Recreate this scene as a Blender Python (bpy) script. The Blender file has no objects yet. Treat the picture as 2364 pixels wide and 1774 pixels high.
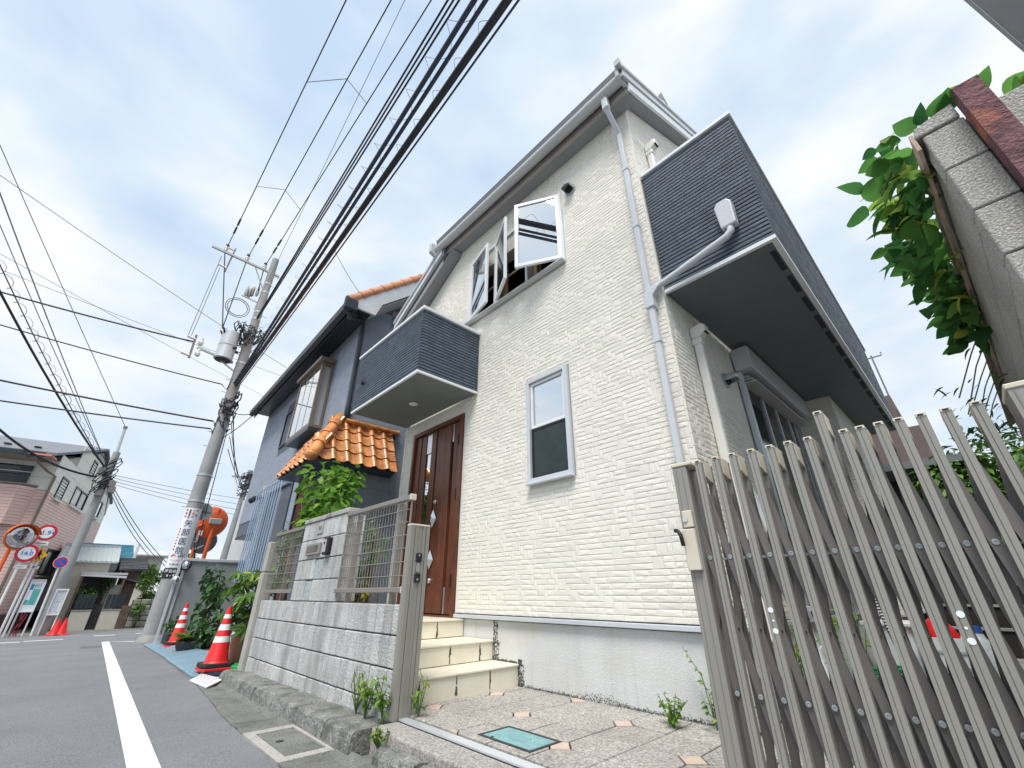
import bpy, math, random
import numpy as np
from mathutils import Vector, Matrix
R = math.radians
rnd = random.Random(7)
sc = bpy.context.scene
COL = sc.collection

# ------------------------------------------------------------------ camera
PITCH, YAW, ROLL = R(26.567), R(46.48), R(-0.172)
cd = bpy.data.cameras.new('camera')
cd.sensor_fit = 'HORIZONTAL'
cd.sensor_width = 36.0
cd.lens = 963.28 / 2364 * 36.0
cd.clip_start = 0.02
cd.clip_end = 2000
cam = bpy.data.objects.new('camera', cd)
COL.objects.link(cam)
f0 = Vector((-math.sin(YAW), math.cos(YAW), 0)); r0 = Vector((math.cos(YAW), math.sin(YAW), 0)); u0 = Vector((0, 0, 1))
fw = f0 * math.cos(PITCH) + u0 * math.sin(PITCH)
uu = u0 * math.cos(PITCH) - f0 * math.sin(PITCH)
rr = r0 * math.cos(ROLL) + uu * math.sin(ROLL)
up = uu * math.cos(ROLL) - r0 * math.sin(ROLL)
cam.matrix_world = Matrix(((rr.x, up.x, -fw.x, 0), (rr.y, up.y, -fw.y, 0), (rr.z, up.z, -fw.z, 0), (0, 0, 0, 1)))
sc.camera = cam

# ------------------------------------------------------------------ world, sun, exposure
SUN_EL, SUN_AZ = R(60), R(148)          # azimuth measured from +Y towards +X
w = bpy.data.worlds.new('World'); sc.world = w; w.use_nodes = True
nt = w.node_tree; nt.nodes.clear()
def wn(t, **k):
    n = nt.nodes.new(t)
    for a, b in k.items(): setattr(n, a, b)
    return n
sky = wn('ShaderNodeTexSky', sky_type='NISHITA', sun_disc=False, sun_elevation=SUN_EL, sun_rotation=SUN_AZ, air_density=1.0, dust_density=2.0, ozone_density=1.5)
tc = wn('ShaderNodeTexCoord')
mp = wn('ShaderNodeMapping'); mp.inputs['Scale'].default_value = (1.0, 1.0, 2.2); mp.inputs['Location'].default_value = (.35, 1.3, .2)
n1 = wn('ShaderNodeTexNoise'); n1.inputs['Scale'].default_value = 2.1; n1.inputs['Detail'].default_value = 5; n1.inputs['Roughness'].default_value = .5; n1.inputs['Distortion'].default_value = .25
n2 = wn('ShaderNodeTexNoise'); n2.inputs['Scale'].default_value = 4.3; n2.inputs['Detail'].default_value = 4; n2.inputs['Roughness'].default_value = .5
cov = wn('ShaderNodeValToRGB'); cov.color_ramp.elements[0].position = .22; cov.color_ramp.elements[0].color = (.94, .94, .94, 1); cov.color_ramp.elements[1].position = .5; cov.color_ramp.elements[1].color = (1, 1, 1, 1)
shade = wn('ShaderNodeValToRGB')
e = shade.color_ramp.elements
e[0].position = .34; e[0].color = (4.0, 5.05, 6.45, 1)
e[1].position = .62; e[1].color = (6.8, 6.95, 7.1, 1)
m_ = e.new(.48); m_.color = (5.1, 5.85, 6.6, 1)
mixn = wn('ShaderNodeMix', data_type='FLOAT'); mixn.inputs['Factor'].default_value = .3
mix = wn('ShaderNodeMix', data_type='RGBA')
bg = wn('ShaderNodeBackground'); bg.inputs['Strength'].default_value = .05
out = wn('ShaderNodeOutputWorld')
L = nt.links.new
L(tc.outputs['Generated'], mp.inputs['Vector'])
L(mp.outputs[0], n1.inputs['Vector']); L(mp.outputs[0], n2.inputs['Vector'])
L(n1.outputs['Fac'], mixn.inputs['A']); L(n2.outputs['Fac'], mixn.inputs['B'])
L(mixn.outputs['Result'], shade.inputs['Fac']); L(n2.outputs['Fac'], cov.inputs['Fac'])
L(cov.outputs['Color'], mix.inputs['Factor'])
L(sky.outputs['Color'], mix.inputs['A']); L(shade.outputs['Color'], mix.inputs['B'])
L(mix.outputs['Result'], bg.inputs['Color']); L(bg.outputs[0], out.inputs[0])
sl = bpy.data.lights.new('sun', 'SUN'); sl.energy = 1.35; sl.angle = R(24); sl.color = (1.0, .965, .91)
so = bpy.data.objects.new('sun', sl); COL.objects.link(so)
sd = Vector((math.sin(SUN_AZ) * math.cos(SUN_EL), math.cos(SUN_AZ) * math.cos(SUN_EL), math.sin(SUN_EL)))
so.rotation_euler = sd.to_track_quat('Z', 'Y').to_euler()
so.location = sd * 60
sc.view_settings.view_transform = 'Standard'
sc.view_settings.look = 'None'
sc.view_settings.exposure = 1.58
sc.view_settings.gamma = 1.0
sc.view_settings.use_curve_mapping = False
sc.cycles.max_bounces = 8
sc.cycles.transparent_max_bounces = 12
sc.cycles.caustics_reflective = False
sc.cycles.caustics_refractive = False

# ------------------------------------------------------------------ materials
MATS = {}
def mat(name, col, rough=.7, metal=0.0, var=.1, vs=4.0, ov=0.0, bump=0.0, bs=60.0, streak=None, col2=None, spec=.5, grain=0.0, gs=160.0, coat=0.0, dirt=None):
    """plain procedural surface: base colour, broad and fine variation, bump, vertical run-off streaks, per-object variation"""
    m = bpy.data.materials.new(name); m.use_nodes = True
    t = m.node_tree; N = t.nodes; lk = t.links.new
    b = N['Principled BSDF']; b.inputs['Roughness'].default_value = rough; b.inputs['Metallic'].default_value = metal
    b.inputs['Specular IOR Level'].default_value = spec
    b.inputs['Coat Weight'].default_value = coat
    g = N.new('ShaderNodeNewGeometry')
    c = None
    def noise(scale, detail=5, vec=None, rough_=.6):
        n = N.new('ShaderNodeTexNoise'); n.inputs['Scale'].default_value = scale; n.inputs['Detail'].default_value = detail; n.inputs['Roughness'].default_value = rough_
        lk(vec if vec is not None else g.outputs['Position'], n.inputs['Vector']); return n.outputs['Fac']
    def mixc(fac, a, bcol, blend='MIX'):
        x = N.new('ShaderNodeMix'); x.data_type = 'RGBA'; x.blend_type = blend
        if isinstance(fac, float): x.inputs['Factor'].default_value = fac
        else: lk(fac, x.inputs['Factor'])
        for s, v in (('A', a), ('B', bcol)):
            if isinstance(v, tuple): x.inputs[s].default_value = (*v[:3], 1)
            else: lk(v, x.inputs[s])
        return x.outputs['Result']
    def ramp(fac, p0, p1):
        r = N.new('ShaderNodeMapRange'); r.inputs['From Min'].default_value = p0; r.inputs['From Max'].default_value = p1; lk(fac, r.inputs['Value']); return r.outputs['Result']
    lo = tuple(max(0, x * (1 - var)) for x in col); hi = tuple(min(1, x * (1 + var)) for x in (col2 or col))
    c = mixc(ramp(noise(vs), .3, .7), lo, hi)
    if grain:
        c = mixc(ramp(noise(gs, 2), .32, .68), c, mixc(grain, c, (0.0, 0.0, 0.0)))
    if dirt:
        c = mixc(ramp(noise(dirt[1], 8, None, .7), dirt[2], dirt[2] + .16), c, dirt[0])
    if streak:
        mp_ = N.new('ShaderNodeMapping'); mp_.inputs['Scale'].default_value = (streak[1], streak[1], streak[1] * .07); lk(g.outputs['Position'], mp_.inputs['Vector'])
        s = ramp(noise(1.0, 6, mp_.outputs[0], .65), streak[2], streak[2] + .25)
        mm = N.new('ShaderNodeMath'); mm.operation = 'MULTIPLY'; lk(s, mm.inputs[0]); mm.inputs[1].default_value = streak[3] if len(streak) > 3 else .8
        c = mixc(mm.outputs[0], c, streak[0])
    if ov:
        oi = N.new('ShaderNodeObjectInfo'); mr = N.new('ShaderNodeMapRange'); mr.inputs['To Min'].default_value = 1 - ov; mr.inputs['To Max'].default_value = 1 + ov
        lk(oi.outputs['Random'], mr.inputs['Value'])
        h = N.new('ShaderNodeHueSaturation'); lk(c, h.inputs['Color']); lk(mr.outputs['Result'], h.inputs['Value']); c = h.outputs['Color']
    lk(c, b.inputs['Base Color'])
    if bump:
        bn = N.new('ShaderNodeBump'); bn.inputs['Strength'].default_value = bump; bn.inputs['Distance'].default_value = .02
        lk(noise(bs, 4), bn.inputs['Height']); lk(bn.outputs[0], b.inputs['Normal'])
    MATS[name] = m
    return m

def leaf_mat(name, c1, c2, c3=None, trans=.35, rough=.58):
    m = bpy.data.materials.new(name); m.use_nodes = True
    t = m.node_tree; N = t.nodes; lk = t.links.new
    b = N['Principled BSDF']; b.inputs['Roughness'].default_value = rough
    oi = N.new('ShaderNodeObjectInfo'); g = N.new('ShaderNodeNewGeometry')
    ad = N.new('ShaderNodeMath'); ad.operation = 'ADD'; lk(oi.outputs['Random'], ad.inputs[0]); lk(g.outputs['Random Per Island'], ad.inputs[1])
    fr = N.new('ShaderNodeMath'); fr.operation = 'FRACT'; lk(ad.outputs[0], fr.inputs[0])
    cr = N.new('ShaderNodeValToRGB'); el = cr.color_ramp.elements
    el[0].position = 0; el[0].color = (*c1, 1); el[1].position = .8; el[1].color = (*c2, 1)
    if c3: x = el.new(1.0); x.color = (*c3, 1)
    lk(fr.outputs[0], cr.inputs['Fac']); lk(cr.outputs['Color'], b.inputs['Base Color'])
    tr = N.new('ShaderNodeBsdfTranslucent'); lk(cr.outputs['Color'], tr.inputs['Color'])
    mx = N.new('ShaderNodeMixShader'); mx.inputs[0].default_value = trans
    lk(b.outputs[0], mx.inputs[1]); lk(tr.outputs[0], mx.inputs[2]); lk(mx.outputs[0], N['Material Output'].inputs['Surface'])
    MATS[name] = m
    return m

def glass_mat(name, col, rough=.03, spec=1.0, ior=2.2):
    m = bpy.data.materials.new(name); m.use_nodes = True
    b = m.node_tree.nodes['Principled BSDF']
    b.inputs['Base Color'].default_value = (*col, 1); b.inputs['Roughness'].default_value = rough
    b.inputs['Specular IOR Level'].default_value = spec; b.inputs['IOR'].default_value = ior
    MATS[name] = m
    return m

SIDING = mat('cream_siding', (.84, .81, .735), .75, var=.035, vs=3, ov=.03, bump=.35, bs=130)
SIDING_BACK = mat('cream_siding_joint', (.745, .72, .655), .85, var=.05)
NAVY = mat('navy_siding', (.085, .112, .150), .55, var=.25, vs=9, ov=.16, bump=.6, bs=90)
NAVY_BACK = mat('navy_joint', (.026, .032, .042), .8)
WHITE = mat('white_trim', (.80, .82, .84), .4, var=.03)
SILVER = mat('silver_aluminium', (.62, .65, .69), .4, .15, var=.05)
GUTTER = mat('grey_gutter', (.52, .54, .55), .4, var=.06, vs=2)
TAUPE = mat('taupe_fascia', (.34, .30, .28), .5, var=.05)
SOFFIT = mat('grey_soffit', (.27, .28, .29), .6, var=.05)
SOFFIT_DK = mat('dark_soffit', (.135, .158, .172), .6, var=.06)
PIPE = mat('pale_pipe', (.60, .62, .66), .35, var=.04)
PIPE_W = mat('white_pipe', (.78, .77, .72), .35, var=.03)
RENDER = mat('foundation_render', (.70, .71, .715), .85, var=.07, vs=2.2, bump=.3, bs=110, streak=((.36, .37, .33), 5.0, .54, .45), grain=.14, gs=100, dirt=((.62, .62, .57), 1.6, .5))
CONC = mat('concrete', (.36, .36, .345), .9, var=.18, vs=3, bump=.4, bs=60, grain=.35, gs=220, dirt=((.11, .115, .105), 2.2, .56))
KERB = mat('kerb_concrete', (.29, .29, .27), .95, var=.3, vs=8, bump=1.0, bs=38, grain=.55, gs=80, dirt=((.09, .105, .08), 5.0, .50))
GUTTERC = mat('drain_concrete', (.25, .255, .235), .95, var=.25, vs=5, bump=.7, bs=60, grain=.5, gs=85, dirt=((.09, .10, .085), 2.5, .5))
BLOCK = mat('grey_block', (.68, .685, .675), .92, var=.16, vs=7, ov=.10, bump=.9, bs=70, grain=.42, gs=95, streak=((.14, .14, .13), 7.0, .50, .65), dirt=((.46, .46, .44), 3.0, .5))
BLOCK_BACK = mat('block_joint', (.055, .055, .05), .95)
CAPST = mat('cap_stone', (.47, .46, .43), .9, var=.15, vs=6, bump=.5, bs=70, dirt=((.10, .10, .09), 7, .52), grain=.3)
ASPH = mat('asphalt', (.255, .263, .28), .85, var=.12, vs=1.2, bump=.6, bs=110, grain=.45, gs=95, dirt=((.215, .221, .235), 1.3, .55))
GROUND = mat('bare_ground', (.20, .195, .18), .95, var=.2, vs=1.5, bump=.5, bs=50, grain=.3)
LINE = mat('white_road_paint', (.78, .79, .80), .7, var=.08, vs=8, bump=.4, bs=150, grain=.12, gs=90, dirt=((.40, .41, .42), 16, .60))
PAVER = mat('pebble_paver', (.66, .62, .575), .9, var=.14, vs=2, ov=.05, bump=.7, bs=190, grain=.62, gs=75, dirt=((.52, .485, .445), 1.6, .58))
PAVER_TAN = mat('tan_paver', (.66, .52, .42), .9, var=.12, vs=20, bump=.4, bs=190, grain=.22, gs=200)
PJOINT = mat('paver_joint', (.022, .021, .02), .95)
LIP = mat('pebble_edge', (.58, .54, .51), .9, var=.14, vs=3, bump=.7, bs=180, grain=.6, gs=75, dirt=((.16, .165, .14), 3.0, .60))
STEP = mat('cream_step_tile', (.76, .72, .60), .45, var=.06, vs=5, ov=.03, bump=.1, bs=40, streak=((.12, .115, .10), 7.0, .68, .8))
MOSS = mat('black_moss', (.10, .105, .085), .95, var=.5, vs=30, bump=.9, bs=80)
WOOD = mat('brown_door_wood', (.15, .050, .027), .38, var=.28, vs=3, streak=((.06, .02, .012), 26.0, .47, .7))
WOOD2 = mat('dark_door_groove', (.03, .012, .009), .5)
BLACK = mat('black', (.012, .012, .014), .5)
RUBBER = mat('black_rubber', (.02, .02, .02), .8, bump=.2)
CHROME = mat('satin_metal', (.72, .73, .74), .28, .85, var=.03)
GATE = mat('gate_bronze', (.30, .287, .258), .42, .2, var=.05, vs=3, ov=.02)
GATE_DK = mat('gate_dark_bar', (.22, .20, .19), .45, .2, var=.08)
BEIGE = mat('beige_plastic', (.62, .57, .47), .5, var=.04)
RAIL = mat('aluminium_rail', (.72, .76, .82), .3, .5, var=.04)
FENCE = mat('fence_bronze', (.28, .26, .24), .4, .3, var=.05)
BLUEW = mat('blue_grey_siding', (.30, .34, .41), .8, var=.10, vs=5, ov=.03, bump=.55, bs=75)
BLUEW2 = mat('blue_grey_joint', (.12, .14, .175), .85)
DKTRIM = mat('dark_blue_trim', (.022, .032, .042), .35, var=.08)
WALLW = mat('pale_render', (.62, .64, .66), .85, var=.06)
BRONZE = mat('bronze_frame', (.20, .155, .125), .4, .2, var=.05)
TILE = mat('orange_glazed_tile', (.53, .185, .04), .30, var=.3, vs=9, ov=.22, spec=.5, coat=.22, col2=(.60, .25, .08), dirt=((.22, .085, .03), 16, .60))
TILE2 = mat('orange_roof_tile', (.62, .27, .14), .4, var=.15, vs=8, ov=.12)
REDD = mat('red_door', (.21, .035, .03), .5, var=.1)
GRILLE = mat('blue_grille', (.34, .44, .58), .4, .2, var=.06)
GLASS = glass_mat('window_glass', (.018, .024, .028), ior=1.9)
GLASS_SKY = glass_mat('pale_glass', (.02, .03, .04), .015, ior=4.5)
GLASS_DK = glass_mat('dark_glass', (.008, .010, .013), .06, ior=1.35)
CLEAR = bpy.data.materials.new('clear_glass'); CLEAR.use_nodes = True
_t = CLEAR.node_tree; _tr = _t.nodes.new('ShaderNodeBsdfTransparent'); _gl = _t.nodes.new('ShaderNodeBsdfGlossy'); _gl.inputs['Roughness'].default_value = .02; _mx = _t.nodes.new('ShaderNodeMixShader'); _mx.inputs[0].default_value = .15
_t.links.new(_tr.outputs[0], _mx.inputs[1]); _t.links.new(_gl.outputs[0], _mx.inputs[2]); _t.links.new(_mx.outputs[0], _t.nodes['Material Output'].inputs['Surface'])
BLACK_GL = glass_mat('shaded_glass', (.006, .008, .011), .35, .3, 1.2)
SCREEN = mat('insect_screen', (.022, .036, .038), .5, var=.3, vs=12)
CURTAIN = mat('white_curtain', (.72, .74, .72), .9, var=.08, vs=10)
POLE = mat('pole_concrete', (.37, .38, .38), .9, var=.12, vs=3, bump=.3, bs=60, grain=.25, streak=((.25, .26, .26), 6, .5, .6))
STEEL = mat('galvanised_steel', (.50, .52, .53), .45, .4, var=.1, vs=9)
TRANS = mat('transformer_grey', (.40, .44, .47), .5, var=.05)
PORC = mat('white_porcelain', (.80, .79, .76), .25, var=.02)
CABLE = mat('black_cable', (.012, .016, .022), .5)
CABLE_BL = mat('blue_black_cable', (.02, .035, .07), .5)
CABLE_G = mat('grey_wire', (.16, .18, .21), .6)
RED = mat('cone_red', (.72, .018, .022), .42, var=.07)
REFL = mat('reflective_white', (.80, .80, .80), .45, var=.05)
RAMP = mat('blue_steel_ramp', (.27, .40, .49), .45, .3, var=.12, vs=5, dirt=((.25, .27, .28), 6, .62), bump=.25, bs=40)
ORANGE = mat('mirror_orange', (.74, .13, .03), .45, var=.08)
MIRROR = glass_mat('mirror_glass', (.55, .56, .58), .02)
MATS['mirror_glass'].node_tree.nodes['Principled BSDF'].inputs['Metallic'].default_value = 1.0
SIGNW = mat('sign_white', (.80, .81, .83), .4, var=.03)
SIGNR = mat('sign_red', (.58, .012, .045), .4, var=.03)
SIGNB = mat('sign_blue', (.02, .10, .50), .4, var=.03)
SIGNLB = mat('sign_light_blue', (.02, .25, .52), .4)
SIGNY = mat('sign_yellow', (.80, .42, .02), .4, var=.03)
SIGNK = mat('sign_black', (.01, .012, .02), .5)
SIGNDB = mat('sign_navy_text', (.03, .06, .16), .5)
SIGNREDT = mat('sign_red_text', (.62, .05, .06), .5)
TEAL = mat('teal_poster', (.10, .42, .40), .5, var=.1)
PINK = mat('pink_brick_tile', (.72, .51, .46), .75, var=.06, vs=3, bump=.2)
PINK_J = mat('pink_joint', (.36, .22, .20), .9)
CREAM = mat('cream_panel', (.70, .70, .63), .8, var=.05)
CREAM_J = mat('cream_joint', (.36, .36, .33), .9)
BRICKD = mat('dark_brick', (.085, .055, .05), .85, var=.3, vs=8)
ROOFG = mat('grey_slate_roof', (.17, .18, .20), .7, var=.1)
ROOFM = mat('pale_metal_roof', (.48, .52, .52), .45, var=.05)
ROOFB = mat('blue_roof_tile', (.10, .30, .40), .35, var=.2, vs=6, ov=.1)
ROOFK = mat('dark_roof_tile', (.10, .10, .11), .6, var=.25, vs=8)
PLANKW = mat('cream_wall', (.55, .52, .45), .85, var=.07)
STONEW = mat('old_stone', (.27, .26, .22), .95, var=.35, vs=3, bump=.8, bs=20, dirt=((.06, .08, .04), 3, .5), ov=.15)
SHED = mat('grey_painted_steel', (.27, .29, .30), .5, var=.05, vs=1.2)
PLASTER = mat('brown_plaster', (.16, .125, .125), .9, var=.08, bump=.3, bs=90)
PIER = mat('aggregate_pier', (.66, .64, .59), .95, var=.12, vs=4, ov=.06, bump=.9, bs=120, grain=.5, gs=150, streak=((.22, .19, .16), 4, .55, .6))
PIER_J = mat('pier_joint', (.03, .03, .032), .95)
RUST = mat('rusty_steel', (.16, .075, .085), .8, .2, var=.4, vs=14, bump=.8, bs=55, dirt=((.52, .17, .08), 4.5, .49))
OLDWOOD = mat('weathered_strip', (.50, .38, .30), .85, var=.3, vs=9, streak=((.22, .12, .08), 12, .5, .7))
TERRA = mat('terracotta', (.42, .20, .12), .8, var=.2, vs=8)
GREENP = mat('green_plastic', (.02, .32, .10), .45)
POT = mat('dark_pot', (.025, .027, .03), .6, var=.2)
BARK = mat('bark', (.13, .095, .07), .9, var=.3, bump=.5)
STEM = mat('green_stem', (.10, .17, .05), .7, var=.2)
PLASTW = mat('white_plastic', (.72, .75, .77), .4, var=.03)
BLUEP = mat('blue_cap', (.03, .10, .40), .4)
LIDBL = mat('blue_meter_lid', (.17, .34, .36), .5, var=.08, vs=12)
FAN = mat('warm_wood', (.50, .33, .20), .6, var=.2)
VINYL = mat('clear_vinyl', (.55, .60, .62), .25, var=.2, vs=15)
LF_BRIGHT = leaf_mat('leaf_bright', (.07, .19, .02), (.16, .34, .04), (.30, .44, .06), .45)
LF_DARK = leaf_mat('leaf_dark', (.025, .075, .025), (.06, .15, .04), (.12, .22, .06), .25, .35)
LF_VINE = leaf_mat('leaf_vine', (.035, .13, .04), (.11, .28, .06), (.48, .52, .09), .65)
LF_FATSIA = leaf_mat('leaf_fatsia', (.05, .13, .025), (.13, .25, .03), (.40, .44, .06), .35)
LF_WEED = leaf_mat('leaf_weed', (.10, .22, .035), (.22, .38, .05), (.42, .44, .05), .4)
LF_YEL = leaf_mat('leaf_yellow', (.35, .36, .05), (.50, .46, .08), (.18, .24, .04), .3)
LF_DRY = leaf_mat('leaf_dry', (.34, .33, .17), (.48, .45, .26), None, .2)
LF_HEDGE = leaf_mat('leaf_hedge', (.04, .11, .018), (.13, .26, .035), (.20, .34, .06), .3)

# ------------------------------------------------------------------ helpers
K0 = Vector((0, 0, 1))
ORG = {}
def tag(o, label=None, cat=None, group=None, kind=None):
    if label: o['label'] = label
    if cat: o['category'] = cat
    if group: o['group'] = group
    if kind: o['kind'] = kind
    return o
def thing(name, label, cat, loc=(0, 0, 0), group=None, rz=0.0):
    o = bpy.data.objects.new(name, None); COL.objects.link(o)
    o.empty_display_size = .2; o.location = loc; o.rotation_euler = (0, 0, rz)
    ORG[o.name] = Vector(loc)
    return tag(o, label, cat, group)

class MB:
    def __init__(s): s.v = []; s.f = []; s.m = []
    def add(s, vs, fs, mi=0):
        n = len(s.v); s.v.extend([tuple(x) for x in vs]); s.f.extend([tuple(i + n for i in q) for q in fs]); s.m.extend([mi] * len(fs)); return s
    def box(s, x0, x1, y0, y1, z0, z1, mi=0):
        if x0 > x1: x0, x1 = x1, x0
        if y0 > y1: y0, y1 = y1, y0
        if z0 > z1: z0, z1 = z1, z0
        return s.add([(x0, y0, z0), (x1, y0, z0), (x1, y1, z0), (x0, y1, z0), (x0, y0, z1), (x1, y0, z1), (x1, y1, z1), (x0, y1, z1)],
                     [(0, 3, 2, 1), (4, 5, 6, 7), (0, 1, 5, 4), (1, 2, 6, 5), (2, 3, 7, 6), (3, 0, 4, 7)], mi)
    def bar(s, a, b, w_, h_, upv=(0, 0, 1), mi=0):
        """box-section bar from a to b; w_ across, h_ along upv"""
        a = Vector(a); b = Vector(b); d = (b - a).normalized(); u = Vector(upv); side = d.cross(u)
        if side.length < 1e-5: side = d.cross(Vector((1, 0, 0)))
        side.normalize(); u = side.cross(d).normalized()
        p = [a - side * w_ / 2 - u * h_ / 2, a + side * w_ / 2 - u * h_ / 2, a + side * w_ / 2 + u * h_ / 2, a - side * w_ / 2 + u * h_ / 2]
        p += [q + (b - a) for q in p]
        return s.add(p, [(0, 1, 2, 3), (7, 6, 5, 4), (0, 4, 5, 1), (1, 5, 6, 2), (2, 6, 7, 3), (3, 7, 4, 0)], mi)
    def tube(s, pts, r, n=8, mi=0, caps=True):
        pts = [Vector(p) for p in pts]; rs = r if isinstance(r, (list, tuple)) else [r] * len(pts)
        base = len(s.v); prev = None
        for i, p in enumerate(pts):
            d = (pts[min(i + 1, len(pts) - 1)] - pts[max(i - 1, 0)]).normalized()
            if prev is None:
                a = d.cross(Vector((0, 0, 1)))
                if a.length < 1e-3: a = d.cross(Vector((1, 0, 0)))
            else:
                a = prev - d * prev.dot(d)
            a.normalize(); b = d.cross(a); prev = a
            for k in range(n):
                t = 2 * math.pi * k / n
                s.v.append(tuple(p + (a * math.cos(t) + b * math.sin(t)) * rs[i]))
        for i in range(len(pts) - 1):
            for k in range(n):
                a0 = base + i * n + k; a1 = base + i * n + (k + 1) % n
                s.f.append((a0, a1, a1 + n, a0 + n)); s.m.append(mi)
        if caps:
            s.f.append(tuple(base + k for k in range(n))[::-1]); s.m.append(mi)
            s.f.append(tuple(base + (len(pts) - 1) * n + k for k in range(n))); s.m.append(mi)
        return s
    def lathe(s, o, prof, n=20, axis=(0, 0, 1), mi=0):
        """prof: list of (radius, distance along axis)"""
        o = Vector(o); ax = Vector(axis).normalized(); a = ax.cross(Vector((0, 0, 1)))
        if a.length < 1e-3: a = Vector((1, 0, 0))
        a.normalize(); b = ax.cross(a)
        base = len(s.v)
        for r_, h in prof:
            for k in range(n):
                t = 2 * math.pi * k / n
                s.v.append(tuple(o + ax * h + (a * math.cos(t) + b * math.sin(t)) * max(r_, 1e-4)))
        for i in range(len(prof) - 1):
            for k in range(n):
                a0 = base + i * n + k; a1 = base + i * n + (k + 1) % n
                s.f.append((a0, a1, a1 + n, a0 + n)); s.m.append(mi)
        s.f.append(tuple(base + k for k in range(n))[::-1]); s.m.append(mi)
        s.f.append(tuple(base + (len(prof) - 1) * n + k for k in range(n))); s.m.append(mi)
        return s
    def prism(s, poly, vec, mi=0):
        n = len(poly); vec = Vector(vec); p = [Vector(q) for q in poly]
        nrm = Vector((0, 0, 0))
        for i in range(n): nrm += p[i].cross(p[(i + 1) % n])
        if nrm.dot(vec) > 0: p = p[::-1]
        return s.add(p + [q + vec for q in p], [tuple(range(n)), tuple(range(2 * n - 1, n - 1, -1))] + [(i, i + n, (i + 1) % n + n, (i + 1) % n) for i in range(n)], mi)
    def build(s, name, mats, parent=None, smooth=False, bevel=0.0, label=None, cat=None, group=None, kind=None, seg=1, local=False):
        if not s.v: return None
        if parent is not None: org = ORG.get(parent.name, Vector((0, 0, 0)))
        else:
            a = np.array(s.v); org = Vector(((a[:, 0].min() + a[:, 0].max()) / 2, (a[:, 1].min() + a[:, 1].max()) / 2, a[:, 2].min()))
        if local: org = Vector((0, 0, 0))
        me = bpy.data.meshes.new(name)
        me.from_pydata([(x - org.x, y - org.y, z - org.z) for x, y, z in s.v], [], s.f)
        for m_ in (mats if isinstance(mats, (list, tuple)) else [mats]): me.materials.append(m_)
        me.polygons.foreach_set('material_index', s.m)
        if smooth is True: me.polygons.foreach_set('use_smooth', [True] * len(me.polygons))
        o = bpy.data.objects.new(name, me); COL.objects.link(o)
        if smooth == 'auto':
            me.polygons.foreach_set('use_smooth', [True] * len(me.polygons))
            md = None
            me.set_sharp_from_angle(angle=R(40))
        if parent is not None: o.parent = parent; ORG[o.name] = ORG.get(parent.name, Vector((0, 0, 0)))
        else: o.location = org; ORG[o.name] = org
        if bevel:
            b = o.modifiers.new('edge', 'BEVEL'); b.width = bevel; b.segments = seg; b.limit_method = 'ANGLE'; b.angle_limit = R(50); b.harden_normals = False
        return tag(o, label, cat, group, kind)

def B(*a): return MB().box(*a)
def inst(name, mesh, M, parent):
    """a piece that shares its mesh: placed by matrix in world terms under its parent"""
    o = bpy.data.objects.new(name, mesh); COL.objects.link(o)
    o.parent = parent; o.matrix_local = Matrix.Translation(-ORG[parent.name]) @ M if parent.name in ORG else M
    ORG[o.name] = ORG.get(parent.name, Vector((0, 0, 0)))
    return o
def copy_tree(o, parent=None):
    c = o.copy(); COL.objects.link(c); c.parent = parent
    ORG[c.name] = ORG.get(o.name, Vector((0, 0, 0)))
    for ch in list(o.children): copy_tree(ch, c)
    return c
def pieces(lst, name, m, parent, most=300, stuff_name=None, bevel=0.0):
    """lst of (MB, score): the largest-showing ones become parts, the rest one part of kind stuff"""
    lst = sorted(lst, key=lambda t: -t[1])
    for mb, _ in lst[:most]: mb.build(name, m, parent, bevel=bevel)
    if len(lst) > most:
        al = MB()
        for mb, _ in lst[most:]: al.add(mb.v, mb.f)
        al.build(stuff_name or name + 's', m, parent, kind='stuff')
def catenary(a, b, sag, n=14):
    a = Vector(a); b = Vector(b)
    return [a.lerp(b, i / n) - Vector((0, 0, sag * 4 * (i / n) * (1 - i / n))) for i in range(n + 1)]
def text(body, name, m, parent, mat4, size, align='CENTER', extrude=.0015, bold=0.0):
    """flat lettering as mesh under parent; mat4 takes text space (x right, y up, z out) to the world"""
    cu = bpy.data.curves.new(name, 'FONT'); cu.body = body; cu.size = size; cu.align_x = align; cu.align_y = 'CENTER'; cu.extrude = extrude; cu.resolution_u = 2; cu.offset = bold
    t = bpy.data.objects.new(name, cu); COL.objects.link(t)
    dg = bpy.context.evaluated_depsgraph_get(); dg.update()
    me = bpy.data.meshes.new_from_object(t.evaluated_get(dg)); me.name = name
    bpy.data.objects.remove(t); bpy.data.curves.remove(cu)
    me.materials.clear(); me.materials.append(m)
    return inst(name, me, mat4, parent)
def frame4(o, x, y):
    x = Vector(x).normalized(); y = Vector(y).normalized(); z = x.cross(y)
    return Matrix(((x.x, y.x, z.x, o[0]), (x.y, y.y, z.y, o[1]), (x.z, y.z, z.z, o[2]), (0, 0, 0, 1)))
def camdist(p): return math.sqrt(p[0] ** 2 + p[1] ** 2 + p[2] ** 2)
def road(x): return -.87 + .016 * (max(min(x, 6), -25) + 3.08)
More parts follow.
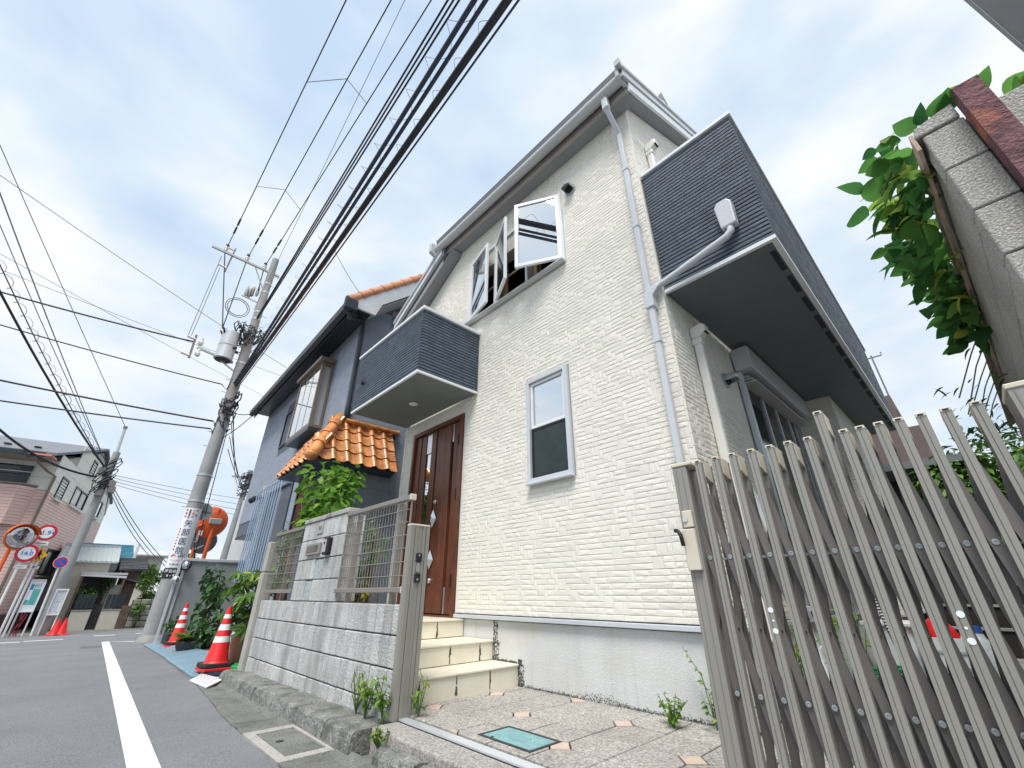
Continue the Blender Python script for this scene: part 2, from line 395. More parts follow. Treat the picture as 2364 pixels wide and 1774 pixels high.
def ashlar(s0, s1, z0, z1, holes, place, cw=.042, ch=.043, shapes=((3, 1), (3, 1), (4, 1), (2, 1), (1, 2), (5, 1), (4, 1), (2, 2), (3, 1), (6, 1), (3, 1), (2, 1)), depth=(.0015, .0055), joint=.0010, seed=1, clip=None):
    """random coursed blocks on a wall: place(s, z, d) maps wall coordinates and proud depth to the world"""
    g = random.Random(seed); nc = int((s1 - s0) / cw); nr = int((z1 - z0) / ch)
    cw = (s1 - s0) / nc; ch = (z1 - z0) / nr
    used = [[False] * nc for _ in range(nr)]; res = []
    def blocked(a, b, c, d):
        for (h0, h1, k0, k1) in holes:
            if a < h1 and b > h0 and c < k1 and d > k0: return True
        return clip is not None and not clip(a, b, c, d)
    for r_ in range(nr):
        for c_ in range(nc):
            if used[r_][c_]: continue
            if blocked(s0 + c_ * cw + .001, s0 + (c_ + 1) * cw - .001, z0 + r_ * ch + .001, z0 + (r_ + 1) * ch - .001): used[r_][c_] = True; continue
            for wd, hg in g.sample(shapes, len(shapes)) + [(1, 1)]:
                if c_ + wd > nc or r_ + hg > nr: continue
                if any(used[r_ + j][c_ + i] for j in range(hg) for i in range(wd)): continue
                a, b_, c, d = s0 + c_ * cw, s0 + (c_ + wd) * cw, z0 + r_ * ch, z0 + (r_ + hg) * ch
                if blocked(a + .001, b_ - .001, c + .001, d - .001): continue
                break
            else:
                continue
            for j in range(hg):
                for i in range(wd): used[r_ + j][c_ + i] = True
            a += joint; b_ -= joint; c += joint; d -= joint
            e_ = .004; q = lambda: g.uniform(*depth)
            mx, mz = g.uniform(.3, .7), g.uniform(.35, .65)
            vs = [place(a, c, 0), place(b_, c, 0), place(b_, d, 0), place(a, d, 0),
                  place(a + e_, c + e_, q()), place(b_ - e_, c + e_, q()), place(b_ - e_, d - e_, q()), place(a + e_, d - e_, q()), place(a + (b_ - a) * mx, c + (d - c) * mz, depth[1] * g.uniform(.7, 1.25))]
            fs = [(0, 1, 5, 4), (1, 2, 6, 5), (2, 3, 7, 6), (3, 0, 4, 7), (4, 5, 8), (5, 6, 8), (6, 7, 8), (7, 4, 8)]
            ce = place((a + b_) / 2, (c + d) / 2, 0)
            res.append((MB().add(vs, fs), (b_ - a) * (d - c) / (camdist(ce) ** 2)))
    return res
def wall_with_holes(s0, s1, z0, z1, holes, place, th):
    """slab built of rectangles round its openings"""
    mb = MB(); xs = sorted({s0, s1, *[h for q in holes for h in q[:2] if s0 < h < s1]}); zs = sorted({z0, z1, *[h for q in holes for h in q[2:] if z0 < h < z1]})
    for i in range(len(xs) - 1):
        for j in range(len(zs) - 1):
            a, b, c, d = xs[i], xs[i + 1], zs[j], zs[j + 1]
            if any(a >= h[0] - 1e-6 and b <= h[1] + 1e-6 and c >= h[2] - 1e-6 and d <= h[3] + 1e-6 for h in holes): continue
            p = [place(a, c, 0), place(b, c, 0), place(b, d, 0), place(a, d, 0), place(a, c, -th), place(b, c, -th), place(b, d, -th), place(a, d, -th)]
            mb.add(p, [(0, 1, 2, 3), (7, 6, 5, 4), (0, 4, 5, 1), (1, 5, 6, 2), (2, 6, 7, 3), (3, 7, 4, 0)])
    return mb

# leaves ------------------------------------------------------------
def leaf_verts(l, wd, droop=.25, fold=.18, lobes=False):
    if lobes:   # palmate leaf of seven fingers
        vs, fs = [], []
        for k in range(7):
            a = R(-105 + 35 * k); L_ = l * (1 - .08 * abs(k - 3)); n = len(vs)
            d = Vector((math.sin(a), math.cos(a), 0)); s_ = Vector((d.y, -d.x, 0))
            vs += [Vector((0, 0, 0)), d * L_ * .5 - s_ * wd * .13 + Vector((0, 0, .03 * l)), d * L_ + Vector((0, 0, -droop * l)), d * L_ * .5 + s_ * wd * .13 + Vector((0, 0, .03 * l))]
            fs += [(n, n + 1, n + 2), (n, n + 2, n + 3)]
        return vs, fs
    prof = [(0, .04), (.07, .46), (.2, .84), (.38, 1.0), (.58, .88), (.76, .60), (.9, .28), (1, 0)]
    vs, fs = [], []
    for t, w_ in prof:
        z = -droop * l * t * t; h = wd / 2 * w_
        vs += [Vector((0, t * l, z)), Vector((-h, t * l, z + fold * h)), Vector((h, t * l, z + fold * h))]
    for i in range(len(prof) - 1):
        a = i * 3; b = a + 3
        fs += [(a, a + 2, b + 2, b), (a + 1, a, b, b + 1)]
    return vs, fs
LEAFM = {}
def leaf_mesh(kind, m):
    key = (kind, m.name)
    if key not in LEAFM:
        shp = {'broad': (1, .62, .3, .25, False), 'round': (1, .92, .35, .25, False), 'long': (1, .24, .5, .2, False), 'fat': (1, 1, .25, .1, True), 'mid': (1, .42, .3, .25, False)}[kind]
        vs, fs = leaf_verts(*shp[:4], shp[4])
        me = bpy.data.meshes.new('leaf_' + kind); me.from_pydata([tuple(v) for v in vs], [], fs); me.materials.append(m)
        me.polygons.foreach_set('use_smooth', [True] * len(me.polygons))
        LEAFM[key] = (me, np.array([tuple(v) for v in vs]), fs)
    return LEAFM[key]
def leafM(p, d, size, g, flop=.5):
    """leaf at p growing along d with its upper side near the sky"""
    d = Vector(d).normalized(); upv = Vector((g.uniform(-flop, flop), g.uniform(-flop, flop), 1)).normalized()
    x = d.cross(upv)
    if x.length < 1e-3: x = Vector((1, 0, 0))
    x.normalize(); z = x.cross(d)
    return Matrix(((x.x * size, d.x * size, z.x * size, p[0]), (x.y * size, d.y * size, z.y * size, p[1]), (x.z * size, d.z * size, z.z * size, p[2]), (0, 0, 0, 1)))
def put_leaves(root, Ms, kind, m, most=300):
    me, V, F = leaf_mesh(kind, m)
    Ms = sorted(Ms, key=lambda M: -M.to_scale().x / max(.1, camdist(M.translation)))
    for M in Ms[:most]: inst('leaf', me, M, root)
    if len(Ms) > most:
        mb = MB()
        for M in Ms[most:]:
            A = np.array(M); mb.add((V @ A[:3, :3].T + A[:3, 3]).tolist(), F)
        mb.build('leaf_mass', m, root, smooth=True, kind='stuff')
def crown(center, rad, n, size, seed, flop=.5, down=.2, shell=.35, lumps=7):
    """leaf placements in a lumpy crown"""
    g = random.Random(seed); c = Vector(center); rad = Vector(rad); Ms = []
    lum = [(Vector((g.gauss(0, 1), g.gauss(0, 1), g.gauss(0, 1))).normalized() * g.uniform(.35, .75), g.uniform(.3, .5)) for _ in range(lumps)]
    while len(Ms) < n:
        o, r_ = g.choice(lum)
        v = Vector((g.gauss(0, 1), g.gauss(0, 1), g.gauss(0, 1))).normalized() * (r_ * (shell + (1 - shell) * g.random()) )
        q = o + v
        if q.length > 1.15: continue
        d = Vector((v.x + g.uniform(-.5, .5) * r_, v.y + g.uniform(-.5, .5) * r_, v.z * .6 - down * r_ + g.uniform(-.3, .3) * r_))
        Ms.append(leafM(c + Vector((q.x * rad.x, q.y * rad.y, q.z * rad.z)), d, size * g.uniform(.65, 1.2), g, flop))
    return Ms
def stems(base, tops, r, m, root, name='stem', wob=.05, seed=3):
    g = random.Random(seed)
    for t in tops:
        a = Vector(base); b = Vector(t); mid = a.lerp(b, .5) + Vector((g.uniform(-wob, wob), g.uniform(-wob, wob), g.uniform(0, wob)))
        MB().tube([a, a.lerp(mid, .6), mid, mid.lerp(b, .6), b], [r, r * .9, r * .75, r * .55, r * .3], 6).build(name, m, root, smooth=True)

# ================================================================== SETTING
def sheet(xs, ys, dz, name, m, zf=road, parent=None, kind='structure', label=None):
    mb = MB(); ny = len(ys)
    for x in xs:
        for y in ys: mb.v.append((x, y, zf(x) + dz))
    for i in range(len(xs) - 1):
        for j in range(ny - 1):
            mb.f.append((i * ny + j, (i + 1) * ny + j, (i + 1) * ny + j + 1, i * ny + j + 1)); mb.m.append(0)
    return mb.build(name, m, parent, kind=kind, label=label)
sheet([-500, -25, -3.08, 6, 500], [-500, 500], -.012, 'ground', GROUND)
def strip(pts, dz, zf=road):
    """pts: (x, y near, y far) from right to left; a thin sheet following the slope"""
    mb = MB()
    for x, a, b in pts: mb.v += [(x, a, zf(x) + dz), (x, b, zf(x) + dz)]
    for i in range(len(pts) - 1):
        mb.f.append((2 * i, 2 * i + 1, 2 * i + 3, 2 * i + 2)); mb.m.append(0)
    return mb
rd = strip([(9, -6, 1.14), (6, -6, 1.14), (-3.05, -6, 1.145), (-4.6, -6, 1.2), (-6.65, -6, 1.36), (-10, -6, 1.47), (-13.98, -6, 1.55), (-16.2, -6, 1.62)], 0)
rd.add([(-16.2, -40, road(-16.2)), (-16.2, 40, road(-16.2)), (-20.7 - .36 * 40, 40, road(-25)), (-20.7 - .3 * 1, 0, road(-20.9)), (-19.6, -4, road(-19.6)), (-18, -40, road(-18))], [(0, 1, 2, 3, 4, 5)])
rd.build('road', ASPH, kind='structure')
mk = strip([(9, .2, .345), (3, .38, .525), (-3.68, .53, .675), (-9, .71, .855), (-15.85, .94, 1.085)], .004)
mk.add([(-15.86, 1.09, road(-15.86) + .004), (-15.98, .97, road(-15.98) + .004), (-15.3, 1.58, road(-15.3) + .004), (-15.18, 1.5, road(-15.2) + .004)], [(0, 1, 2, 3)])
for y0, y1, x in ((-1.6, -.55, -17.7), (-.5, .25, -17.9), (.9, 1.4, -19.0), (1.9, 2.4, -19.2), (-5, -2, -17.4)):
    mk.add([(x, y0, road(x) + .004), (x - .28, y0, road(x - .28) + .004), (x - .28, y1, road(x - .28) + .004), (x, y1, road(x) + .004)], [(0, 1, 2, 3)])
mk.build('road_marking', LINE, kind='structure')

pt = strip([(-13.9, .50, .86), (-14.6, .55, .92)], .003); pt.build('asphalt_patch', mat('asphalt_patch', (.17, .175, .185), .9, var=.15, bump=.5, bs=90, grain=.4, gs=90), kind='structure')
# drainage strip of concrete slabs, kerb stones
def edge_in(x):
    P = [(9, 1.14), (-3.05, 1.145), (-4.6, 1.2), (-6.65, 1.36), (-10, 1.47), (-14, 1.55)]
    for (a, ya), (b, yb) in zip(P, P[1:]):
        if b <= x <= a: return ya + (yb - ya) * (a - x) / (a - b)
    return 1.55
def kerb_y(x): return 1.49 + max(0, -3.05 - x) * .026
gut = MB().box(-6.9, 4, 1.2, 1.75, -1.2, -1.1).build('gutter', GUTTERC, kind='structure')
xs = [4, 3.4, 2.8, 2.2, 1.6, 1.0, .4, -.2, -.8, -1.4, -2.0, -2.6, -3.17, -3.95, -4.35, -4.95, -5.55, -6.15, -6.62]
for i, (a, b) in enumerate(zip(xs, xs[1:])):
    if abs(a + 3.17) < .01:      # the sunk inspection cover sits here
        mb = MB(); zt = road(-3.55) + .012
        for (x0, x1, y0, y1) in ((a - .01, b + .01, 1.165, 1.225), (a - .01, b + .01, 1.475, 1.50), (a - .01, a - .085, 1.227, 1.473), (b + .085, b + .01, 1.227, 1.473)):
            mb.box(x0, x1, y0, y1, zt - .1, zt)
        cv = mb.build('cover_frame', mat('cover_frame_concrete', (.47, .45, .42), .9, var=.12, bump=.4, grain=.35, gs=90, dirt=((.2, .2, .19), 9, .58)), gut, bevel=.003)
        lid = B(a - .092, b + .092, 1.236, 1.466, zt - .09, zt - .006).build('cover_lid', GUTTERC, gut, bevel=.004, label='square inspection lid with a finger hole')
        MB().lathe((-3.60, 1.30, zt - .0055), [(.026, 0), (.026, .001)], 14).build('finger_hole', BLACK, lid)
        continue
    mb = MB(); g = .004
    for j in range(4):
        x0 = a - g + (b + g - a + g) * j / 3
        mb.v += [(x0, edge_in(x0) + rnd.uniform(-.012, .012), road(x0) + .006), (x0, kerb_y(x0) - .06, road(x0) - .008), (x0, kerb_y(x0) + .03, road(x0) + .02), (x0, kerb_y(x0) + .03, road(x0) - .1), (x0, edge_in(x0), road(x0) - .1)]
    for j in range(3):
        o = j * 5
        for k in range(5): mb.f.append((o + k, o + (k + 1) % 5, o + 5 + (k + 1) % 5, o + 5 + k)); mb.m.append(0)
    mb.f += [(0, 1, 2, 3, 4), (19, 18, 17, 16, 15)]; mb.m += [0, 0]
    mb.build('drain_slab', GUTTERC, gut)
kerb = MB().box(-6.7, -2.95, 1.6, 1.76, -1.15, -.95).build('kerb', KERB, kind='structure')
def kerbstone(a, b, h, back=1.775, seed=0, low=False):
    g = random.Random(seed); mb = MB(); n = 6
    for i in range(n + 1):
        x = a + (b - a) * i / n; y = kerb_y(x) + (.02 if low else 0); z = road(x); e_ = .012 if i in (0, n) else 0
        j = lambda s=.008: g.uniform(-s, s) * .5
        mb.v += [(x, y - .01 + j(), z - .02), (x, y + .004 + j(.012), z + h * .55 + j()), (x, y + .018 + j(.016), z + h * .9 + j(.008)), (x, y + .045 + j(.016), z + h + j(.004)), (x, back, z + h + .005 - e_ + j(.004)), (x, back, z - .1)]
    for i in range(n):
        o = i * 6
        for k in range(6): mb.f.append((o + k, o + 6 + k, o + 6 + (k + 1) % 6, o + (k + 1) % 6)); mb.m.append(0)
    mb.f += [(5, 4, 3, 2, 1, 0), tuple(n * 6 + k for k in range(6))]; mb.m += [0, 0]
    mb.build('kerb_stone', KERB, kerb, bevel=.006)
kx = [-2.99, -3.42, -4.0, -4.6, -5.2, -5.8, -6.4, -6.68]
for i, (a, b) in enumerate(zip(kx, kx[1:])): kerbstone(a - .003, b + .003, .112, seed=i)
for i, (a, b) in enumerate(((-2.32, -2.72), (-1.7, -2.30), (-1.08, -1.68), (-.46, -1.06), (.16, -.44), (.78, .18))): kerbstone(a - .004, b + .004, .075 if i else .08, 1.598, 40 + i, True)

# forecourt: pebble-finish edge and 30 cm pavers with small tan corner pieces
B(-2.955, 3, 1.603, 1.787, -1.0, -.737).build('forecourt_edge', LIP, kind='structure', bevel=.012, seg=2)
yard = B(-4.3, 1.2, 1.79, 4.6, -1.0, -.738).build('forecourt', PJOINT, kind='structure')
OX, OY, UX, UY, ZP = -1.888, 2.134, .295, .30, -.725
def is_dot(i, j): return any((2 * m + -2 * n == i and m + n == j) for m in range(-9, 10) for n in range(-9, 10))
def clip_poly(poly, f):
    res = []
    for k in range(len(poly)):
        p, q = poly[k], poly[(k + 1) % len(poly)]
        fp, fq = f(p), f(q)
        if fp >= 0: res.append(p)
        if fp * fq < 0: t = fp / (fp - fq); res.append((p[0] + (q[0] - p[0]) * t, p[1] + (q[1] - p[1]) * t))
    return res
LIDX = (-2.335, -1.915, 1.936, 2.185)
def keep_out(poly):
    poly = clip_poly(poly, lambda p: p[1] - 1.872)
    poly = clip_poly(poly, lambda p: p[0] + 4.3) if len(poly) > 2 else poly
    if len(poly) > 2:
        cx = sum(p[0] for p in poly) / len(poly)
        if cx < -1.22: poly = clip_poly(poly, lambda p: 3.055 - p[1])
        if len(poly) > 2 and cx >= -1.22 and sum(p[1] for p in poly) / len(poly) > 3.0: poly = clip_poly(poly, lambda p: p[0] + 1.21)
    return poly
C_ = .25; gp = .0055
for i in range(-9, 9):
    for j in range(-2, 9):
        x0, y0, x1, y1 = OX + i * UX, OY + j * UY, OX + (i + 1) * UX, OY + (j + 1) * UY
        a, b, c, d = x0 + gp, y0 + gp, x1 - gp, y1 - gp; cu, cv_ = C_ * UX, C_ * UY
        poly = []
        for (px, py, di, dj, sx, sy) in ((a, b, i, j, 1, 1), (c, b, i + 1, j, -1, 1), (c, d, i + 1, j + 1, -1, -1), (a, d, i, j + 1, 1, -1)):
            if is_dot(di, dj):
                q1 = (px + sx * cu, py); q2 = (px, py + sy * cv_)
                poly += [q2, q1] if sx * sy > 0 else [q1, q2]
            else: poly.append((px, py))
        poly = keep_out(poly)
        if len(poly) < 3: continue
        cxm, cym = (x0 + x1) / 2, (y0 + y1) / 2
        if cym > 4.4 or cxm > .9: continue
        zt = ZP + rnd.uniform(-.002, .0015)
        if not (c < LIDX[0] or a > LIDX[1] or d < LIDX[2] or b > LIDX[3]):
            for k, f in enumerate((lambda p: LIDX[0] - p[0], lambda p: p[0] - LIDX[1], lambda p: LIDX[2] - p[1], lambda p: p[1] - LIDX[3])):
                q = clip_poly(poly, f)
                if k > 1: q = clip_poly(clip_poly(q, lambda p: p[0] - LIDX[0]), lambda p: LIDX[1] - p[0]) if len(q) > 2 else q
                if len(q) > 2: MB().prism([(p[0], p[1], zt - .03) for p in q], (0, 0, .03)).build('paver', PAVER, yard)
            continue
        MB().prism([(p[0], p[1], zt - .03) for p in poly], (0, 0, .03)).build('paver', PAVER, yard, bevel=.003)
for i in range(-9, 9):
    for j in range(-2, 9):
        if is_dot(i, j):
            x, y = OX + i * UX, OY + j * UY; u, v = C_ * UX - .004, C_ * UY - .004
            poly = keep_out([(x + u, y), (x, y + v), (x - u, y), (x, y - v)])
            poly = clip_poly(poly, lambda p: max(p[0] - LIDX[1], LIDX[0] - p[0], p[1] - LIDX[3], LIDX[2] - p[1])) if len(poly) > 2 else poly
            if len(poly) > 2 and y < 4.4 and x < .9: MB().prism([(p[0], p[1], ZP - .03) for p in poly], (0, 0, .0302)).build('corner_paver', PAVER_TAN, yard, bevel=.002)
B(-1.2, 4, 4.62, 14, -1.0, -.741).build('yard_concrete', CONC, kind='structure')
# blue water-meter lid let into the pavers
lid = thing('meter_lid', 'turquoise plastic water meter lid set in the pebble pavers', 'meter lid', ((LIDX[0] + LIDX[1]) / 2, (LIDX[2] + LIDX[3]) / 2, -.73))
mb = MB()
for a in ((LIDX[0], LIDX[1], LIDX[2], LIDX[2] + .02), (LIDX[0], LIDX[1], LIDX[3] - .02, LIDX[3]), (LIDX[0], LIDX[0] + .02, LIDX[2] + .021, LIDX[3] - .021), (LIDX[1] - .02, LIDX[1], LIDX[2] + .021, LIDX[3] - .021)): mb.box(*a, -.75, -.7225)
mb.build('lid_frame', POT, lid)
pl = B(LIDX[0] + .022, LIDX[1] - .022, LIDX[2] + .022, LIDX[3] - .022, -.75, -.7235).build('lid_plate', LIDBL, lid)
mb = MB(); x0, x1, y0, y1 = LIDX[0] + .03, LIDX[1] - .03, LIDX[2] + .03, LIDX[3] - .03
t = -.2
while t < .6:
    for sgn in (1, -1):
        a = (x0 + t, y0) if sgn > 0 else (x0 + t, y1); L_ = .189
        p, q = (a[0], a[1]), (a[0] + L_, a[1] + sgn * L_)
        u0_ = max(0, (x0 - p[0]) / L_); u1_ = min(1, (x1 - p[0]) / L_)
        if u1_ > u0_ + .05:
            A = (p[0] + u0_ * L_, p[1] + sgn * u0_ * L_, -.7228); Bq = (p[0] + u1_ * L_, p[1] + sgn * u1_ * L_, -.7228)
            cx = (x0 + x1) / 2
            mb.bar(A, Bq, .0045, .002)
    t += .024
mb.build('lid_ribs', mat('lid_rib_blue', (.30, .49, .50), .55, var=.2, vs=14, dirt=((.30, .30, .28), 18, .58)), pl)
B((x0 + x1) / 2 - .075, (x0 + x1) / 2 + .075, (y0 + y1) / 2 - .035, (y0 + y1) / 2 + .035, -.7235, -.7212).build('lid_boss', LIDBL, pl, bevel=.002)
B(x0 + .06, x0 + .075, y0 - .006, y0 + .004, -.7235, -.7205).build('lid_notch', BLACK, pl)

# ================================================================== WHITE HOUSE
XL, XR, YF = -5.60, -1.24, 3.05
H = thing('white_house', 'cream two storey house clad in stone pattern siding with navy balconies', 'house', ((XL + XR) / 2, YF, -.735))
front = lambda s, z, d: (s, YF - d, z)
side = lambda s, z, d: (XR + d, s, z)
fholes = [(-5.34, -4.11, -.3, 2.12), (-4.135, -2.275, 3.495, 4.665), (-2.955, -2.355, .965, 2.14)]
topz = lambda x: 5.15 if x > -4.46 else 5.03 + .61 * (x + 4.46)
wb = wall_with_holes(XL, XR, -.2, 4.34, fholes, lambda s, z, d: (s, YF - d + .001, z), .16)
wb.prism([(XL, YF + .001, 4.342), (XR, YF + .001, 4.342), (XR, YF + .001, 5.15), (-2.27, YF + .001, 5.15), (-2.27, YF + .001, 4.668), (-4.14, YF + .001, 4.668), (-4.14, YF + .001, 5.14), (-4.46, YF + .001, 5.05)], (0, .16, 0))
wb.box(-2.272, XR, YF + .003, YF + .158, 4.336, 4.67)
wf = wb.build('front_wall', SIDING_BACK, H)
ps = ashlar(XL + .05, XR - .005, -.195, 5.14, fholes + [(XL, -3.86, 2.32, 3.2)], front, seed=11, clip=lambda a, b, c, d: d <= topz(a) and d <= topz(b))
pieces(ps, 'siding_block', SIDING, wf, 300, 'siding_blocks')
mb = MB()
for z in range(-2, 52): mb.box(XL - .004, XL + .046, YF - .009, YF + .02, z * .1 + .003, z * .1 + .097)
mb.build('corner_trim', SIDING, H, kind='stuff')
mb = MB(); mb.box(XR - .16, XR, YF + .165, 9.5, -.2, 2.446).box(XR - .16, XR, YF + .165, 9.5, 2.45, 3.96)
mb.prism([(XR, YF + .165, 3.97), (XR, 9.5, 3.97), (XR, 9.5, 5.5), (XR, 6.3, 7.17), (XR, YF + .165, 5.335)], (-.16, 0, 0))
mb.prism([(XR, YF + .004, 5.152), (XR, YF + .163, 5.152), (XR, YF + .163, 5.332), (XR, YF + .004, 5.235)], (-.16, 0, 0))
ws = mb.build('side_wall', SIDING_BACK, H)
ps = ashlar(YF + .012, 6.8, -.195, 2.44, [(4.5, 6.68, -.3, 2.44)], side, seed=5)
ps += ashlar(YF + .012, 5.4, 3.95, 6.3, [], side, seed=6, clip=lambda a, b, c, d: d < 5.236 + .6 * (a - YF))
pieces(ps, 'siding_block', SIDING, ws, 300, 'siding_blocks')
for x, z0, z1 in ((-3.985, -.19, 3.45), (-1.47, -.19, 5.1), (-3.0, 2.2, 3.45)): B(x - .003, x + .003, YF - .0072, YF - .001, z0, z1).build('sealant_joint', SIDING_BACK, wf)
for z in (.715, 1.63, 2.545, 3.46, 4.37): B(XL + .05, XR - .005, YF - .0045, YF - .0005, z - .002, z + .002).build('sheet_joint', SIDING_BACK, wf) if False else None
# corner strip where the two faces meet
mb = MB(); z = -.195
while z < 5.0:
    h = .098
    mb.box(XR - .004, XR + .011, YF - .011, YF + .012, z, z + h - .004); z += h
mb.build('corner_blocks', SIDING, H, kind='stuff')
# rear of the house and the projecting bay under the balcony
B(XL, XR - .17, YF + .17, 9.5, -.2, 4.3).build('house_core', SIDING_BACK, H) if False else None
wl = B(XL, XL + .15, YF + .17, 9.5, -.9, 4.2).build('left_wall', SIDING_BACK, H)
B(XL, XR, 9.5, 9.66, -.9, 5.4).build('rear_wall', SIDING_BACK, H)
mb = B(XR + .002, -.79, 6.815, 8.9, -.25, 2.444); bay = mb.build('side_bay', SIDING_BACK, H)
ps = ashlar(XR + .02, -.80, -.24, 2.44, [], lambda s, z, d: (s, 6.815 - d, z), seed=8) + ashlar(6.83, 8.9, -.24, 2.44, [], lambda s, z, d: (-.79 + d, s, z), seed=9)
pieces(ps, 'siding_block', SIDING, bay, 120, 'siding_blocks')
# foundation and drip trim
fd = MB().box(-4.3, XR - .015, YF + .012, YF + .14, -1.0, -.242).box(XR - .14, XR - .016, YF + .141, 9.5, -1.0, -.242).build('foundation', RENDER, H)
mb = MB(); gm = random.Random(4)
def fleck(x, z, r_, y):
    n = gm.randint(4, 6); p0 = gm.uniform(0, 6); mb.add([(x + math.cos(p0 + 6.283 * k / n) * r_ * gm.uniform(.5, 1.2), y, max(-.7245, z + math.sin(p0 + 6.283 * k / n) * r_ * gm.uniform(.5, 1.3))) for k in range(n)], [tuple(range(n))])
yk = YF + .0124
for k in range(2200):   # crust of black moss where the foundation meets the pavers
    x = gm.uniform(-3.16, -1.26); amt = .012 + .03 * max(0, math.sin(x * 5.1 + 1)) * max(0, math.sin(x * 2.3)) + .02 * max(0, (x + 1.9)) + .012 * max(0, -x - 2.9)
    z = -.724 + abs(gm.gauss(0, .7)) * amt; yk -= 1e-6; fleck(x, z, gm.uniform(.0015, .005), yk)
for (xa, xb, z0, z1) in ((-3.49, -3.43, -.43, -.23), (-3.49, -3.40, -.56, -.40), (-3.49, -3.16, -.565, -.545), (-3.15, -3.08, -.72, -.56), (-3.15, -3.11, -.57, -.53)):
    for k in range(150): yk -= 1e-6; fleck(xa + (xb - xa) * gm.random() ** 1.6, gm.uniform(z0, z1), gm.uniform(.003, .009), yk)
mb.build('moss_crust', MOSS, fd, kind='stuff')
MB().bar((-4.09, YF - .012, -.216), (XR + .03, YF - .012, -.216), .05, .034).build('drip_trim', SILVER, H, bevel=.004)
MB().bar((XR + .014, YF + .02, -.216), (XR + .014, 9.4, -.216), .034, .034).build('drip_trim', SILVER, H, bevel=.004)
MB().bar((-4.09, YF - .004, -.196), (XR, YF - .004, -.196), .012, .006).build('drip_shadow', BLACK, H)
# roof -------------------------------------------------------------
rf = MB().prism([(-4.74, 2.74, 5.29), (-4.74, 6.3, 7.43), (-4.74, 6.3, 7.55), (-4.74, 2.72, 5.40)], (3.68, 0, 0)).build('roof', ROOFG, H)
MB().prism([(-4.74, 6.302, 7.43), (-4.74, 9.9, 5.3), (-4.74, 9.9, 5.42), (-4.74, 6.302, 7.55)], (3.68, 0, 0)).build('rear_roof', ROOFG, H)
B(-4.72, -1.10, 2.885, YF - .0005, 5.125, 5.15).build('front_soffit', SOFFIT, H)
B(-4.72, -1.10, 2.86, 2.884, 5.10, 5.272).build('fascia', TAUPE, H)
B(-4.72, -1.10, 2.858, 2.862, 5.180, 5.186).build('fascia_groove', BLACK, H)
MB().tube([(-4.78, 2.785, 5.268), (-1.12, 2.785, 5.268)], .066, 18).build('gutter', GUTTER, H, smooth='auto')
for x in (-1.55, -2.9, -4.0): MB().tube([(x - .03, 2.785, 5.268), (x + .03, 2.785, 5.268)], .069, 18).build('gutter_joint', GUTTER, H, smooth='auto')
MB().prism([(-4.85, 2.66, 5.17), (-4.85, 2.93, 5.05), (-4.85, 2.96, 5.10), (-4.85, 2.86, 5.20), (-4.85, 2.83, 5.36), (-4.85, 2.66, 5.36)], (.07, 0, 0)).build('gutter_end', GUTTER, H, bevel=.004)
MB().box(-1.125, -1.085, 2.69, 2.87, 5.2, 5.36).build('gutter_end', GUTTER, H, bevel=.006)
# left pitch cut down for the slant limit: roof slab, soffit and stepped barge boards
sl_ = lambda x: 5.03 + .61 * (x + 4.46)
MB().prism([(-4.60, 2.80, sl_(-4.60) + .10), (-4.60, 2.80, sl_(-4.60) + .32), (-6.02, 2.80, sl_(-6.02) + .32), (-6.02, 2.80, sl_(-6.02) + .10)], (0, 6.9, 0)).build('slant_roof', ROOFG, H)
MB().prism([(-4.42, 2.86, sl_(-4.42) + .03), (-4.42, 2.86, sl_(-4.42) + .06), (-6.0, 2.86, sl_(-6.0) + .06), (-6.0, 2.86, sl_(-6.0) + .03)], (0, .189, 0)).build('slant_soffit', SOFFIT, H)
for (dz0, dz1, y0, m_) in ((.02, .14, 2.835, GUTTER), (.145, .19, 2.815, BLACK), (.19, .29, 2.79, WHITE), (.295, .345, 2.765, GUTTER)):
    MB().prism([(-4.66, y0, sl_(-4.66) + dz0), (-4.66, y0, sl_(-4.66) + dz1), (-6.04, y0, sl_(-6.04) + dz1), (-6.04, y0, sl_(-6.04) + dz0)], (0, .024, 0)).build('barge_board', m_, H)
# right verge, stepped boards following the 0.6 pitch
vg = lambda y: 5.12 + .6 * (y - 2.8)
MB().prism([(XR + .002, 2.89, vg(2.89) - .03), (XR + .002, 6.3, vg(6.3) - .03), (XR + .002, 6.3, vg(6.3)), (XR + .002, 2.89, vg(2.89))], (.15, 0, 0)).build('verge_soffit', SOFFIT, H)
for (dz0, dz1, x0, th, m_, y0) in ((-.035, .10, -1.092, .03, WHITE, 2.88), (.10, .145, -1.092, .022, SOFFIT, 2.76), (.145, .255, -1.085, .035, WHITE, 2.74), (.26, .31, -1.08, .05, GUTTER, 2.70)):
    MB().prism([(x0, y0, vg(y0) + dz0), (x0, 6.3, vg(6.3) + dz0), (x0, 6.3, vg(6.3) + dz1), (x0, y0, vg(y0) + dz1)], (th, 0, 0)).build('barge_board', m_, H)
B(-1.10, -1.035, 2.66, 2.72, 5.34, 5.44).build('barge_cap', GUTTER, H)
